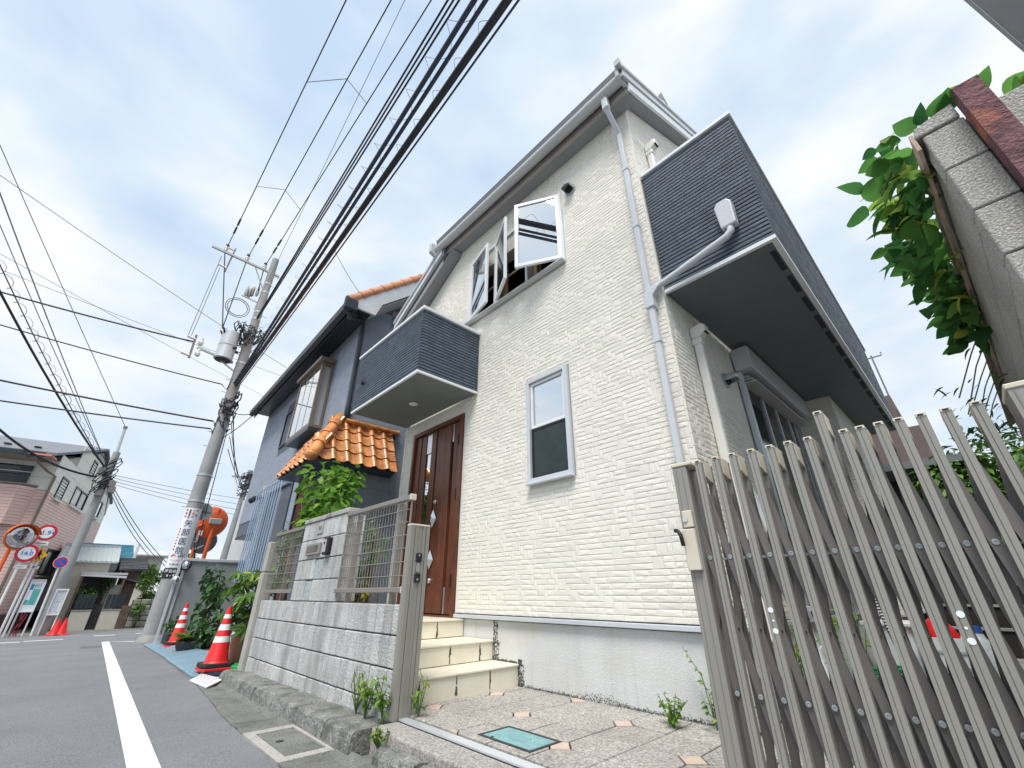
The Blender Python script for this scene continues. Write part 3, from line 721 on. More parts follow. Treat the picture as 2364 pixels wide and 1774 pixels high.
# small upper gable with nested louvre boards
apx = (4.84, 7.72); bl = (4.20, 6.55); br_ = (6.15, 6.85)
MB().prism([(-1.62, *bl), (-1.62, *br_), (-1.62, *apx)], (.30, 0, 0)).build('upper_gable', TAUPE, H)
cen = ((apx[0] + bl[0] + br_[0]) / 3 + .1, (apx[1] + bl[1] + br_[1]) / 3)
for k, (s0, s1, m_) in enumerate(((1.10, .93, SOFFIT), (.92, .74, WHITE), (.66, .56, BLACK), (.55, .38, WHITE), (.32, .18, BLACK))):
    P = lambda q, s: (cen[0] + (q[0] - cen[0]) * s, cen[1] + (q[1] - cen[1]) * s)
    mb = MB()
    tri = (bl, apx, br_)
    for a, b in zip(tri, tri[1:] + tri[:1]):
        mb.prism([(-1.32, *P(a, s0)), (-1.32, *P(b, s0)), (-1.32, *P(b, s1)), (-1.32, *P(a, s1))], (.05 - .008 * k, 0, 0))
    mb.build('gable_board', m_, H)
# entrance door ---------------------------------------------------
D0, D1 = -5.335, -4.115; DW = D1 - D0
dr = MB().box(D0, D0 + .045, YF - .015, YF + .12, -.24, 2.115).box(D1 - .07, D1 - .003, YF - .02, YF + .12, -.24, 2.115).box(D0 + .046, D1 - .071, YF - .015, YF + .12, 2.06, 2.115).box(D0 + .046, D1 - .071, YF - .01, YF + .12, -.24, -.222).box(D0 + .03, D1 - .03, YF + .085, YF + .13, -.24, 2.1, 1).build('door', [WOOD, WOOD2], H)
for a, b, y in ((.05, .145, .02), (.155, .255, .03), (.37, .462, .02), (.485, .65, .028), (.66, .755, .02), (.80, .865, .028), (.875, .94, .02)):
    B(D0 + a * DW, D0 + b * DW, YF + y, YF + .084, -.215, 2.055).build('door_board', WOOD, dr, bevel=.006)
B(D0 + .268 * DW, D0 + .355 * DW, YF + .05, YF + .08, .15, 1.75).build('glass_slit', GLASS_SKY, dr)
B(D0 + .266 * DW, D0 + .357 * DW, YF + .035, YF + .08, 1.76, 2.05).build('slit_head', CHROME, dr)
B(D0 + .266 * DW, D0 + .357 * DW, YF + .035, YF + .08, -.215, .14).build('slit_foot', WOOD, dr)
B(D0 + .766 * DW, D0 + .79 * DW, YF + .035, YF + .08, 1.80, 2.05).build('metal_strip', CHROME, dr)
B(D0 + .766 * DW, D0 + .79 * DW, YF + .035, YF + .08, -.21, .06).build('metal_strip', CHROME, dr)
hx = D0 + .545 * DW
hd = MB().tube([(hx - .005, YF - .045, .35), (hx - .035, YF - .075, .45), (hx - .04, YF - .08, .62), (hx - .03, YF - .075, .76), (hx + .01, YF - .045, .86)], .012, 10).build('handle', BLACK, dr, smooth=True)
for z in (.36, .84):
    MB().add([(hx - .035, YF + .02, z), (hx, YF - .05, z), (hx + .035, YF + .02, z), (hx, YF - .01, z + .11), (hx, YF - .01, z - .11)], [(0, 1, 3), (1, 2, 3), (1, 0, 4), (2, 1, 4), (2, 0, 3), (0, 2, 4)]).build('handle_mount', CHROME, hd)
for z in (.13, 1.05): MB().lathe((hx - .01, YF + .028, z), [(.028, 0), (.028, .02), (.02, .028)], 18, (0, -1, 0)).build('lock', CHROME, dr, smooth='auto')
for z in (.05, 1.0, 1.7): B(D1 - .085, D1 - .07, YF - .028, YF + .0, z, z + .14).build('hinge', BLACK, dr)
# lower sash window ----------------------------------------------
def frame(mb, x0, x1, z0, z1, y0, y1, w_, mi=0):
    mb.box(x0, x0 + w_, y0, y1, z0, z1, mi).box(x1 - w_, x1, y0, y1, z0, z1, mi).box(x0 + w_, x1 - w_, y0, y1, z0, z0 + w_, mi).box(x0 + w_, x1 - w_, y0, y1, z1 - w_, z1, mi)
    return mb
mb = MB(); frame(mb, -2.945, -2.365, .975, 2.13, YF - .045, YF + .1, .045)
wn_ = mb.build('window', SILVER, H, bevel=.003)
mb = MB(); frame(mb, -2.896, -2.414, 1.55, 2.08, YF - .02, YF + .02, .032); mb.build('upper_sash', WHITE, wn_, bevel=.003)
B(-2.862, -2.448, YF + .0, YF + .008, 1.584, 2.046).build('pane', GLASS_SKY, wn_)
mb = MB(); frame(mb, -2.896, -2.414, 1.024, 1.60, YF + .03, YF + .06, .03); mb.build('lower_sash', SILVER, wn_, bevel=.003)
mb = MB(); frame(mb, -2.893, -2.417, 1.026, 1.548, YF - .018, YF - .004, .02, 0); mb.build('screen_frame', BLACK, wn_)
B(-2.872, -2.438, YF - .012, YF - .009, 1.048, 1.528).build('insect_screen', SCREEN, wn_)
MB().bar((-2.955, YF - .045, .965), (-2.355, YF - .045, .965), .06, .018).build('sill', SILVER, wn_, bevel=.003)
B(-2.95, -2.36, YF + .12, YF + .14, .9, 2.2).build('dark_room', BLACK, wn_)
# three-light casement on the upper floor --------------------------
mb = MB(); frame(mb, -4.13, -2.28, 3.50, 4.66, YF - .03, YF + .1, .035)
mb.box(-3.56, -3.52, YF - .02, YF + .1, 3.536, 4.624).box(-2.94, -2.90, YF - .02, YF + .1, 3.536, 4.624)
tw = mb.build('casement_window', WHITE, H, bevel=.003)
MB().bar((-4.14, YF - .055, 3.488), (-2.27, YF - .055, 3.488), .075, .022).build('sill', GUTTER, tw, bevel=.003)
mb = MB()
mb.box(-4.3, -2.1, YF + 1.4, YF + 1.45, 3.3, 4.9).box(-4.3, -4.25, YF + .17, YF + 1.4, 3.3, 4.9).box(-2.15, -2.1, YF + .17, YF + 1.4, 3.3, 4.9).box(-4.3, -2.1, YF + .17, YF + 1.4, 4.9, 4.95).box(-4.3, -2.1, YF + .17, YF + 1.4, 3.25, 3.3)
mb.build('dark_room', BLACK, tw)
for a, b in ((-4.09, -3.565), (-3.515, -2.945), (-2.895, -2.32)): B(a, b, YF + .095, YF + .115, 4.02, 4.04).build('inner_rail', BEIGE, tw)
for x in (-3.50, -2.86): B(x, x + .06, YF + .06, YF + .15, 3.54, 4.62).build('inner_lining', FAN, tw)
for x in (-2.93, -3.5): MB().tube([(x + .02, YF - .02, 3.55), (x + .07, YF - .04, 3.57), (x + .13, YF - .01, 3.56), (x + .08, YF + .02, 3.58)], .007, 6).build('stay', BLACK, tw)
def sash(hx, ang, wd, left=True, pane=GLASS_SKY, extra=None):
    s_ = 1 if left else -1
    dx, dy = s_ * math.cos(ang), -math.sin(ang); nx, ny = -dy * s_, dx * s_
    mp2 = lambda u, v, z: (hx + dx * u + nx * v, YF - .02 + dy * u + ny * v, z)
    z0, z1, fw_, th = 3.545, 4.625, .05, .036
    mb = MB()
    for (a, b, c, d) in ((0, fw_, z0, z1), (wd - fw_, wd, z0, z1), (fw_, wd - fw_, z0, z0 + fw_), (fw_, wd - fw_, z1 - fw_, z1)):
        p = [mp2(a, -th / 2, c), mp2(b, -th / 2, c), mp2(b, -th / 2, d), mp2(a, -th / 2, d)]
        q = [mp2(a, th / 2, c), mp2(b, th / 2, c), mp2(b, th / 2, d), mp2(a, th / 2, d)]
        mb.add(p + q, [(0, 1, 2, 3), (7, 6, 5, 4), (0, 4, 5, 1), (1, 5, 6, 2), (2, 6, 7, 3), (3, 7, 4, 0)])
    so_ = mb.build('sash', WHITE, tw, bevel=.003)
    a, b, c, d, v = fw_ - .004, wd - fw_ + .004, z0 + fw_ - .004, z1 - fw_ + .004, .004
    p = [mp2(a, -v, c), mp2(b, -v, c), mp2(b, -v, d), mp2(a, -v, d), mp2(a, v, c), mp2(b, v, c), mp2(b, v, d), mp2(a, v, d)]
    MB().add(p, [(0, 1, 2, 3), (7, 6, 5, 4), (0, 4, 5, 1), (1, 5, 6, 2), (2, 6, 7, 3), (3, 7, 4, 0)]).build('pane', pane, so_)
sash(-4.095, R(13), .55, True, GLASS_SKY)
sash(-3.52, R(28), .56, True, GLASS_SKY)
sash(-2.31, R(30), .59, False, GLASS_SKY)
# vents, downpipe, conduit covers -----------------------------------
def hood(c, n, rot, r_=.062):
    """round wall vent cap open below; n points out of the wall"""
    n = Vector(n); c = Vector(c); sd_ = n.cross(Vector((0, 0, 1))).normalized()
    mb = MB(); rings = []
    for i in range(7):
        t = i / 6; dep = .115 * t; rr_ = r_
        ring = []
        for k in range(15):
            a = R(-22 + 224 * k / 14)
            ring.append(c + sd_ * math.cos(a) * rr_ + Vector((0, 0, 1)) * (math.sin(a) * rr_ * (1 if t < .7 else 1 - .35 * ((t - .7) / .3) ** 2)) + n * dep)
        rings.append(ring)
    for ring in rings: mb.v += [tuple(p) for p in ring]
    for i in range(6):
        for k in range(14): a = i * 15 + k; mb.f.append((a, a + 1, a + 16, a + 15)); mb.m.append(0)
    mb.v.append(tuple(c + n * .118 - Vector((0, 0, .01)))); last = len(mb.v) - 1
    for k in range(14): mb.f.append((90 + k, 91 + k, last)); mb.m.append(0)
    o = mb.build('vent_hood', STEEL, H, smooth='auto')
    md = o.modifiers.new('thick', 'SOLIDIFY'); md.thickness = .004
    MB().lathe(c + n * .004, [(.054, 0), (.054, .03)], 18, n).build('vent_throat', BLACK, o)
    MB().lathe(c, [(r_ + .02, 0), (r_ + .02, .012)], 20, n).build('vent_flange', STEEL, o)
hood((-2.12, YF - .008, 4.56), (0, -1, 0), 0)
hood((XR + .008, 4.13, 1.90), (1, 0, 0), 0)
px, py, pw = -1.335, YF - .058, .054
dp = MB().bar((px, py, -.62), (px, py, 4.74), pw, pw, (0, 1, 0)).bar((px, py, 4.73), (px - .01, 2.80, 5.02), pw, pw, (0, -.7, .7)).build('downpipe', PIPE, H, bevel=.008)
MB().bar((px - .01, 2.80, 5.0), (px - .01, 2.80, 5.20), pw + .02, pw + .02, (0, 1, 0)).build('pipe_outlet', PIPE, dp, bevel=.01)
for z in (.78, 1.9, 3.25, 4.1): MB().bar((px, py, z), (px, py, z + .05), pw + .012, pw + .012, (0, 1, 0)).build('pipe_socket', PIPE, dp, bevel=.004)
MB().bar((px, py, 2.26), (px, py, 2.43), pw + .03, pw + .03, (0, 1, 0)).bar((px, py, 2.38), (px + .09, py, 2.47), .07, .07, (0, 1, 0)).build('pipe_junction', PIPE, dp, bevel=.006)
def conduit(y, z0, z1):
    o = MB().bar((XR + .05, y, z0), (XR + .05, y, z1), .075, .06, (0, 1, 0)).build('conduit_cover', PIPE_W, H, bevel=.016, seg=2)
    MB().bar((XR + .05, y, z1 - .01), (XR + .05, y, z1 + .05), .092, .078, (0, 1, 0)).prism([(XR + .01, y - .045, z1 + .05), (XR + .085, y - .045, z1 + .05), (XR + .15, y - .045, z1 + .10), (XR + .15, y - .045, z1 + .165), (XR + .115, y - .045, z1 + .185), (XR + .01, y - .045, z1 + .165)], (0, .09, 0)).build('conduit_hood', PIPE_W, o, bevel=.012, seg=2)
    B(XR + .10, XR + .152, y - .036, y + .036, z1 + .085, z1 + .09).build('hood_opening', BLACK, o)
conduit(3.50, -.3, 2.04); conduit(3.40, 3.2, 4.62)
# shutter window on the side ---------------------------------------
mb = MB(); mb.box(XR + .012, XR + .06, 4.52, 4.60, -.2, 2.13).box(XR + .012, XR + .06, 6.58, 6.66, -.2, 2.13)
sw = mb.build('shutter_window', SILVER, H, bevel=.004)
B(XR + .012, XR + .19, 4.50, 6.68, 2.14, 2.40).build('shutter_box', PIPE, sw, bevel=.01)
for k in range(3): B(XR + .012, XR + .10 + .03 * k, 4.61, 6.57, 2.08 - .035 * k, 2.10 - .035 * k).build('shutter_lip', GUTTER, sw)
B(XR + .012, XR + .03, 4.61, 6.57, -.2, 2.0).build('pane', GLASS_DK, sw)
for y in (5.10, 5.56, 6.05, 6.3, 6.45): B(XR + .03, XR + .05, y, y + .035, -.2, 2.0).build('frame_stile', STEEL, sw)

# balconies ---------------------------------------------------------
def rows(x0, x1, z0, z1, place, seed, ch=.041):
    """long thin courses of the ribbed siding"""
    g = random.Random(seed); n = int((z1 - z0) / ch); ch = (z1 - z0) / n; res = []
    for r_ in range(n):
        a = x0; c, d = z0 + r_ * ch + .0035, z0 + (r_ + 1) * ch - .0035
        while a < x1 - .01:
            b = min(x1, a + g.uniform(.18, .5)); b = x1 if x1 - b < .12 else b
            q = lambda: g.uniform(.0125, .0145); p0, p1 = a + .0007, b - .0007
            vs = [place(p0, c, 0), place(p1, c, 0), place(p1, d, 0), place(p0, d, 0), place(p0, c + .004, q()), place(p1, c + .004, q()), place(p1, d - .004, q()), place(p0, d - .004, q()), place((p0 + p1) / 2, (c + d) / 2, .0155)]
            ce = place((a + b) / 2, (c + d) / 2, 0)
            res.append((MB().add(vs, [(0, 1, 5, 4), (1, 2, 6, 5), (2, 3, 7, 6), (3, 0, 4, 7), (4, 5, 8), (5, 6, 8), (6, 7, 8), (7, 4, 8)]), (b - a) / camdist(ce) ** 2)); a = b
    return res
def cap_box(mb, *a): return mb.box(*a)
bx0, bx1, by0, bz0, bz1 = XL - .02, -3.855, 2.145, 2.325, 3.20
bl_ = MB().box(bx0 + .016, bx1 - .016, by0 + .016, by0 + .12, bz0, bz1).box(bx0 + .016, bx0 + .12, by0 + .121, YF - .012, bz0, bz1).box(bx1 - .12, bx1 - .016, by0 + .121, YF - .012, bz0, bz1).build('left_balcony', NAVY_BACK, H)
ps = rows(bx0, bx1 - .016, bz0 + .006, bz1, lambda s, z, d: (s, by0 + .016 - d, z), 21)
ps += rows(by0 + .016, YF - .012, bz0 + .006, bz1, lambda s, z, d: (bx1 - .016 + d, s, z), 22)
pieces(ps, 'siding_brick', NAVY, bl_, 300, 'siding_bricks')
mb = MB().box(bx0 - .02, bx1 + .02, by0 - .02, by0 + .14, bz1 + .002, bz1 + .045).box(bx1 - .14, bx1 + .02, by0 + .141, YF - .012, bz1 + .002, bz1 + .045).box(bx0 - .02, bx0 + .14, by0 + .141, YF - .012, bz1 + .002, bz1 + .045)
mb.build('coping', WHITE, bl_, bevel=.005)
mb = MB().box(bx0, bx1 + .006, by0 - .008, by0 + .02, bz0 - .022, bz0 + .004).box(bx1 - .02, bx1 + .006, by0 + .021, YF - .012, bz0 - .022, bz0 + .004)
mb.build('bottom_trim', WHITE, bl_)
B(bx0 + .005, bx1 - .022, by0 + .022, YF - .012, bz0 - .012, bz0 - .002).build('balcony_soffit', mat('green_grey_soffit', (.17, .185, .18), .6), bl_)
dl = MB().lathe((-4.72, 2.62, bz0 - .0125), [(.058, 0), (.058, -.006), (.05, -.010)], 22, (0, 0, 1)).build('downlight', PORC, bl_, smooth='auto')
MB().lathe((bx0 + .27, by0 - .012, 2.70), [(.035, 0), (.03, .03), (.02, .034)], 12, (0, -1, 0)).build('drain_spout', BLACK, bl_)
rx0, rx1, ry0, ry1, rz0, rz1 = XR + .012, -.322, 3.092, 9.3, 2.452, 3.965
br = MB().box(rx0, rx1 - .016, ry0 + .016, ry0 + .12, rz0, rz1).box(rx1 - .12, rx1 - .016, ry0 + .121, ry1, rz0, rz1).build('right_balcony', NAVY_BACK, H)
ps = rows(rx0, rx1, rz0 + .006, rz1, lambda s, z, d: (s, ry0 + .016 - d, z), 23)
ps += rows(ry0 + .016, ry1, rz0 + .006, rz1, lambda s, z, d: (rx1 - .016 + d, s, z), 24)
pieces(ps, 'siding_brick', NAVY, br, 300, 'siding_bricks')
MB().box(rx0, rx1 + .02, ry0 - .02, ry0 + .14, rz1 + .002, rz1 + .045).box(rx1 - .14, rx1 + .02, ry0 + .141, ry1, rz1 + .002, rz1 + .045).build('coping', WHITE, br, bevel=.005)
MB().box(rx0, rx1 + .01, ry0 - .012, ry0 + .02, rz0 - .03, rz0 + .004).box(rx1 - .03, rx1 + .01, ry0 + .021, ry1, rz0 - .03, rz0 + .004).build('bottom_trim', WHITE, br)
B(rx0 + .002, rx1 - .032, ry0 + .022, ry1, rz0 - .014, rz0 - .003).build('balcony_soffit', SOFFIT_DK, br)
for k in range(14): B(rx1 - .085, rx1 - .045, ry0 + .15 + k * .42, ry0 + .46 + k * .42, rz0 - .018, rz0 - .0145).build('soffit_vent', NAVY_BACK, br)
MB().tube([(rx1 - .03, ry0 + 1.0, rz1 + .16), (rx1 - .03, ry1, rz1 + .16)], .022, 8).build('handrail', GUTTER, br, smooth=True)
for k in range(7): MB().bar((rx1 - .03, ry0 + 1.02 + k * .9, rz1 + .04), (rx1 - .03, ry0 + 1.02 + k * .9, rz1 + .16), .03, .03, (0, 1, 0)).build('rail_post', GUTTER, br)
dbx = MB().prism([(-.635, ry0 - .004, 2.70), (-.515, ry0 - .004, 2.70), (-.505, ry0 - .004, 2.94), (-.535, ry0 - .004, 2.985), (-.615, ry0 - .004, 2.985), (-.645, ry0 - .004, 2.94)], (0, -.085, 0)).build('drain_box', PIPE, br, bevel=.012, seg=2)
MB().tube([(-.575, ry0 - .05, 2.72), (-.575, ry0 - .055, 2.66), (-.62, ry0 - .06, 2.62), (-1.14, ry0 - .085, 2.49), (px + .06, py + .0, 2.455)], .03, 12).build('drain_pipe', PIPE, dbx, smooth='auto')

# tiled entrance steps: treads climb towards the door --------------------
S = thing('entrance_steps', 'cream tiled entrance steps with moss stained joints below the brown door', 'steps', (-3.9, 2.4, -.735))
sy0, sy1 = 1.93, YF + .008
for k, (xf, zt, xb) in enumerate(((-3.15, -.56, -3.52), (-3.49, -.40, -3.97), (-3.955, -.24, -5.3))):
    B(xb + (.0 if k == 2 else -.02), xf - .012, sy0 + .012, sy1 - .002, zt - .16 if k else -.9, zt - .014).build('step_core', PJOINT, S)
    n = 3; L_ = (sy1 - sy0) / n
    ys = [sy0] + [sy0 + .17 * (k % 2) + .12 + .34 * q for q in range(4) if sy0 + .17 * (k % 2) + .12 + .34 * q < sy1 - .05] + [sy1 - .004]
    for a, b in zip(ys, ys[1:]):
        B(xf - .011, xf, a + .002, b - .002, zt - .155 if k else -.73, zt - .019).build('riser_tile', STEP, S, bevel=.002)
        xx = xf + .014
        wid = (.44 if k == 2 else xf - xb + .0)
        B(xx - wid, xx, a + .002, b - .002, zt - .0165, zt).build('tread_tile', STEP, S, bevel=.003)
    B(-5.3, xf - .012, sy0, sy0 + .011, zt - .155 if k else -.73, zt - .02).build('side_tile', STEP, S)
    gm2 = random.Random(k)
    for b in ys[1:-1]:   # black growth along the open joints
        mb = MB()
        for q in range(5):
            y = b + gm2.uniform(-.007, .007); z = zt - .03 - gm2.random() * .09; ww = gm2.uniform(.004, .012)
            mb.add([(xf + .0006, y - ww, z - .03), (xf + .0006, y + ww, z - .035), (xf + .0008, y + ww * .5, z + .02), (xf + .0006, y - ww * .4, z + .025)], [(0, 1, 2, 3)])
        mb.build('joint_growth', MOSS, S)
B(-5.3, -4.41, 2.06, sy1 - .004, -.256, -.2405).build('landing_tile', STEP, S)

# ================================================================== BLOCK WALL, FENCES, GATE
W = thing('block_wall', 'weathered grey concrete block wall with a tall mailbox pillar beside the kerb', 'wall', (-4.7, 1.83, -.90))
WF = 1.77
B(-6.45, -3.035, WF + .018, WF + .115, -1.0, -.082).build('wall_core', BLOCK_BACK, W)
gw = random.Random(12)
for c in range(4):
    zt = -.077 - .2 * c; x = -3.03; k = 0
    while x > -6.44:
        wd = gw.choice((.125, .13, .135, .12)); a = max(x - wd, -6.455)
        j = .005 if k % 3 == 2 else .0036
        B(a + j, x - j, WF + gw.uniform(-.003, .004), WF + .112, max(zt - .191, -1.02), zt).build('block', BLOCK, W, bevel=.006)
        x -= wd; k += 1
PX0, PX1 = -5.395, -4.225
B(PX0 + .012, PX1 - .012, WF + .018, WF + .19, -.074, .715).build('pillar_core', BLOCK_BACK, W)
PWD = PX1 - PX0
rows_ = [(.525, .717, [0, .17, .36, .58, .78, 1]), (.325, .521, [0, .20, .36, .53, .78, 1]), (.125, .321, [0, .22, .44, .62, .82, 1]), (-.073, .121, [0, .30, .46, .66, .84, 1])]
for r_, (z0, z1, cuts) in enumerate(rows_):
    for k, (a, b) in enumerate(zip(cuts, cuts[1:])):
        if (r_, k) in ((2, 2), (3, 1)):
            gb = B(PX0 + a * PWD + .004, PX0 + b * PWD - .004, WF + .006, WF + .19, z0 + .003, z1 - .003).build('glass_block', mat('glass_block_%d' % r_, (.40, .46, .48), .12, var=.35, vs=26, bump=.35, bs=30, spec=.9), W, bevel=.008)
            continue
        B(PX0 + a * PWD + .0018, PX0 + b * PWD - .0018, WF + gw.uniform(-.003, .002), WF + .192, z0 + .003, z1).build('block', BLOCK, W, bevel=.006)
B(PX0 - .006, PX1 + .012, WF - .014, WF + .205, .719, .768).build('cap_stone', CAPST, W, bevel=.008, seg=2)
ml = MB().box(PX0 + .22 * PWD, PX0 + .53 * PWD, WF - .028, WF + .02, .365, .482).build('mail_slot', GATE, W, bevel=.006)
B(PX0 + .245 * PWD, PX0 + .505 * PWD, WF - .032, WF - .027, .392, .458).build('slot_flap', GUTTERC, ml, bevel=.004)
ic = B(PX0 + .66 * PWD, PX0 + .765 * PWD, WF - .05, WF, .345, .51).build('intercom', BLACK, W, bevel=.012, seg=2)
B(PX0 + .67 * PWD, PX0 + .74 * PWD, WF - .053, WF - .049, .37, .49).build('intercom_face', STEEL, ic)
MB().lathe((PX0 + .705 * PWD, WF - .053, .455), [(.012, 0), (.011, .006)], 12, (0, -1, 0)).build('lens', BLACK, ic)
npl = B(PX0 + .37 * PWD, PX0 + .50 * PWD, WF - .012, WF, .575, .69).build('name_plate', CAPST, W, bevel=.004)
for k in range(2): B(PX0 + (.415 + .035 * k) * PWD, PX0 + (.43 + .035 * k) * PWD, WF - .014, WF - .0115, .61, .655).build('plate_mark', BLACK, npl)
def mesh_fence(name, label, x0, x1, z0, z1, posts):
    F = thing(name, label, 'fence', ((x0 + x1) / 2, WF, -.08))
    MB().bar((x0, WF + .01, z1), (x1, WF + .01, z1), .05, .038).build('top_rail', FENCE, F, bevel=.004)
    MB().bar((x0, WF + .005, z0), (x1, WF + .005, z0), .05, .036).build('bottom_rail', FENCE, F, bevel=.004)
    for x in posts: MB().bar((x, WF + .06, -.079), (x, WF + .06, z1 - .02), .05, .035, (0, 1, 0)).build('post', FENCE, F)
    for x in (x0, x1): MB().bar((x, WF + .01, z0), (x, WF + .01, z1), .012, .012, (0, 1, 0)).build('end_wire', FENCE, F)
    n = int((x1 - x0) / .048)
    for i in range(1, n): x = x0 + (x1 - x0) * i / n; MB().tube([(x, WF, z0), (x, WF, z1)], .0032, 6).build('wire', FENCE, F)
    m = 7
    for i in range(1, m): z = z0 + (z1 - z0) * i / m; MB().tube([(x0, WF - .006, z), (x1, WF - .006, z)], .0036, 6).build('cross_wire', FENCE, F)
    return F
F = mesh_fence('mesh_fence', 'brown wire mesh fence between mailbox pillar and gate post', -4.22, -3.05, .02, .695, (-4.07, -3.28))
for z in (.02, .695): B(-3.052, -3.03, WF - .016, WF + .038, z - .024, z + .024).build('end_cap', BEIGE, F, bevel=.004)
mesh_fence('mesh_fence', 'brown wire mesh fence overgrown by shoots left of the mailbox pillar', -6.40, -5.40, .02, .69, (-5.9, -5.5))
MB().box(-6.60, -6.465, WF - .045, WF + .10, -1.0, .24).box(-6.598, -6.467, WF - .043, WF + .098, .248, .612).build('concrete_post', PIER, smooth=False, bevel=.01, label='square concrete post at the far end of the block wall', cat='post')
# catch post for the gate
cx0, cx1, cy0, cy1 = -3.012, -2.952, 1.745, 1.905
G0 = thing('gate_catch_post', 'bronze aluminium catch post with two black latches at the wall end', 'gate post', ((cx0 + cx1) / 2, 1.83, -.74))
MB().box(cx0, cx1 - .006, cy0, cy1, -.738, .462).build('post_core', GATE_DK, G0)
for a, b in ((cy0 - .002, cy0 + .03), (cy0 + .036, cy0 + .062), (cy0 + .10, cy0 + .126), (cy0 + .132, cy1 + .002)): B(cx1 - .012, cx1 + .002, a, b, -.735, .462).build('post_rib', GATE, G0)
B(cx1 - .008, cx1 - .003, cy0 + .064, cy0 + .098, -.735, .462).build('post_channel', GATE, G0)
B(cx0 - .001, cx1 - .014, cy0 - .003, cy0, -.735, .462).build('post_rib', GATE, G0)
B(cx0 - .003, cx1 + .004, cy0 - .005, cy1 + .004, .463, .478).build('post_cap', BEIGE, G0, bevel=.003)
for z in (.10, .24):
    lt = B(cx1 - .002, cx1 + .012, cy0 + .056, cy0 + .106, z - .03, z + .03).build('latch', BLACK, G0, bevel=.004)
    MB().lathe((cx1 + .012, cy0 + .081, z + (.012 if z > .2 else -.012)), [(.008, 0), (.006, .004)], 10, (1, 0, 0)).build('screw', CHROME, lt)
B(cx1 + .001, cx1 + .004, cy0 + .066, cy0 + .096, .14, .20).build('strike_plate', CHROME, G0)
rl = MB().box(-2.955, 1.5, 1.79, 1.853, -.742, -.728).build('gate_rail', RAIL, label='bright aluminium gate rail laid across the pebble forecourt', cat='rail')
B(-2.955, 1.5, 1.855, 1.869, -.745, -.734).build('rail_groove', BLACK, rl)
# accordion gate
GT = thing('accordion_gate', 'bronze aluminium accordion gate folded open on the right of the forecourt', 'gate', (-.3, 1.81, -.735))
gx = [-.711, -.638, -.571, -.4997, -.4334, -.371, -.307, -.253, -.200, -.1536, -.1043, -.054, 0.0, .0575, .122]
GY0, GY1, GZ0, GZ1 = 1.75, 1.868, -.72, .485
def gate_post(x, z1):
    fb = MB().box(x - .0124, x + .0124, GY0 + .003, GY0 + .024, GZ0, z1).box(x - .0124, x - .0035, GY0, GY0 + .003, GZ0, z1).box(x - .001, x + .0124, GY0, GY0 + .003, GZ0, z1).build('front_bar', GATE, GT)
    MB().box(x - .0105, x + .0105, GY1 - .024, GY1, GZ0, z1).build('rear_bar', GATE, GT)
    cp = MB().prism([(x - .0131, GY0 - .002, z1), (x - .0131, GY0 + .026, z1), (x - .0131, GY0 + .030, z1 - .055), (x - .0131, GY0 + .062, z1 - .068), (x - .0131, GY1 - .024, z1 - .072), (x - .0131, GY1 - .020, z1), (x - .0131, GY1 + .002, z1), (x - .0131, GY1 + .002, z1 + .006), (x - .0131, GY0 + .07, z1 + .013), (x - .0131, GY0 - .002, z1 + .013)], (.0262, 0, 0)).build('bar_cap', BEIGE, GT, bevel=.002)
    B(x - .007, x + .007, GY0 - .0035, GY0 - .0015, z1 + .003, z1 + .0085).build('cap_slot', BLACK, cp)
for i, x in enumerate(gx): gate_post(x, GZ1 + (.083 if i == 7 else 0))
lead = MB().box(-.826, -.765, GY0, GY0 + .03, GZ0, GZ1).build('lead_post', GATE, GT, bevel=.003)
for a in (-.812, -.786): B(a, a + .0025, GY0 - .0012, GY0 + .001, GZ0 + .01, GZ1 - .01).build('post_groove', GATE_DK, lead)
B(-.826, -.765, GY1 - .03, GY1, GZ0, GZ1).build('lead_post', GATE, GT)
B(-.829, -.742, GY0 - .004, GY1 + .004, GZ1 + .001, GZ1 + .016).build('lead_cap', BEIGE, GT, bevel=.003)
B(-.760, -.735, GY0 + .045, GY0 + .075, GZ0, GZ1 - .02).build('inner_bar', GATE_DK, GT)
lk_ = MB().box(-.812, -.772, GY0 - .016, GY0 - .001, .235, .30).box(-.822, -.770, GY0 - .022, GY0 - .001, .075, .228).build('lock_plate', BEIGE, lead, bevel=.003)
MB().lathe((-.80, GY0 - .0165, .265), [(.011, 0), (.010, .005)], 14, (0, -1, 0)).build('key_cylinder', CHROME, lk_)
MB().tube([(-.845, GY0 - .03, .225), (-.83, GY0 - .034, .222), (-.822, GY0 - .034, .205), (-.818, GY0 - .034, .165)], .008, 8).build('lock_handle', BLACK, lk_, smooth=True)
allx = [-.79] + gx + [.19, .26]
for i, (a, b) in enumerate(zip(allx, allx[1:])):
    for zt, zb in ((.345, -.105), (-.09, -.54)):
        MB().bar((a, GY0 + .040, zt), (b, GY0 + .040, zb), .004, .030, (0, 0, 1)).v
        dy_ = 0 if zt > 0 else .007
        for (p, q, y, m_) in (((a, zt), (b, zb), GY0 + .038 + dy_, GATE_DK), ((b, zt), (a, zb), GY0 + .072 + dy_, GATE_DK)):
            d = Vector((q[0] - p[0], 0, q[1] - p[1])).normalized(); s_ = Vector((d.z, 0, -d.x))
            P0, P1 = Vector((p[0], y, p[1])), Vector((q[0], y, q[1]))
            MB().bar(P0 - d * .012, P1 + d * .012, .0045, .026, tuple(s_)).build('lattice_bar', m_, GT)
        zm = (zt + zb) / 2; xm = (a + b) / 2
        MB().lathe((xm, GY0 + .0355, zm), [(.0085, 0), (.0078, .0025), (.004, .003), (.0036, .001)], 14, (0, -1, 0)).build('rivet', STEEL, GT, smooth='auto')
        MB().tube([(xm, GY0 + .036, zm), (xm, GY0 + .082, zm)], .006, 8).build('rivet_pin', GATE_DK, GT)
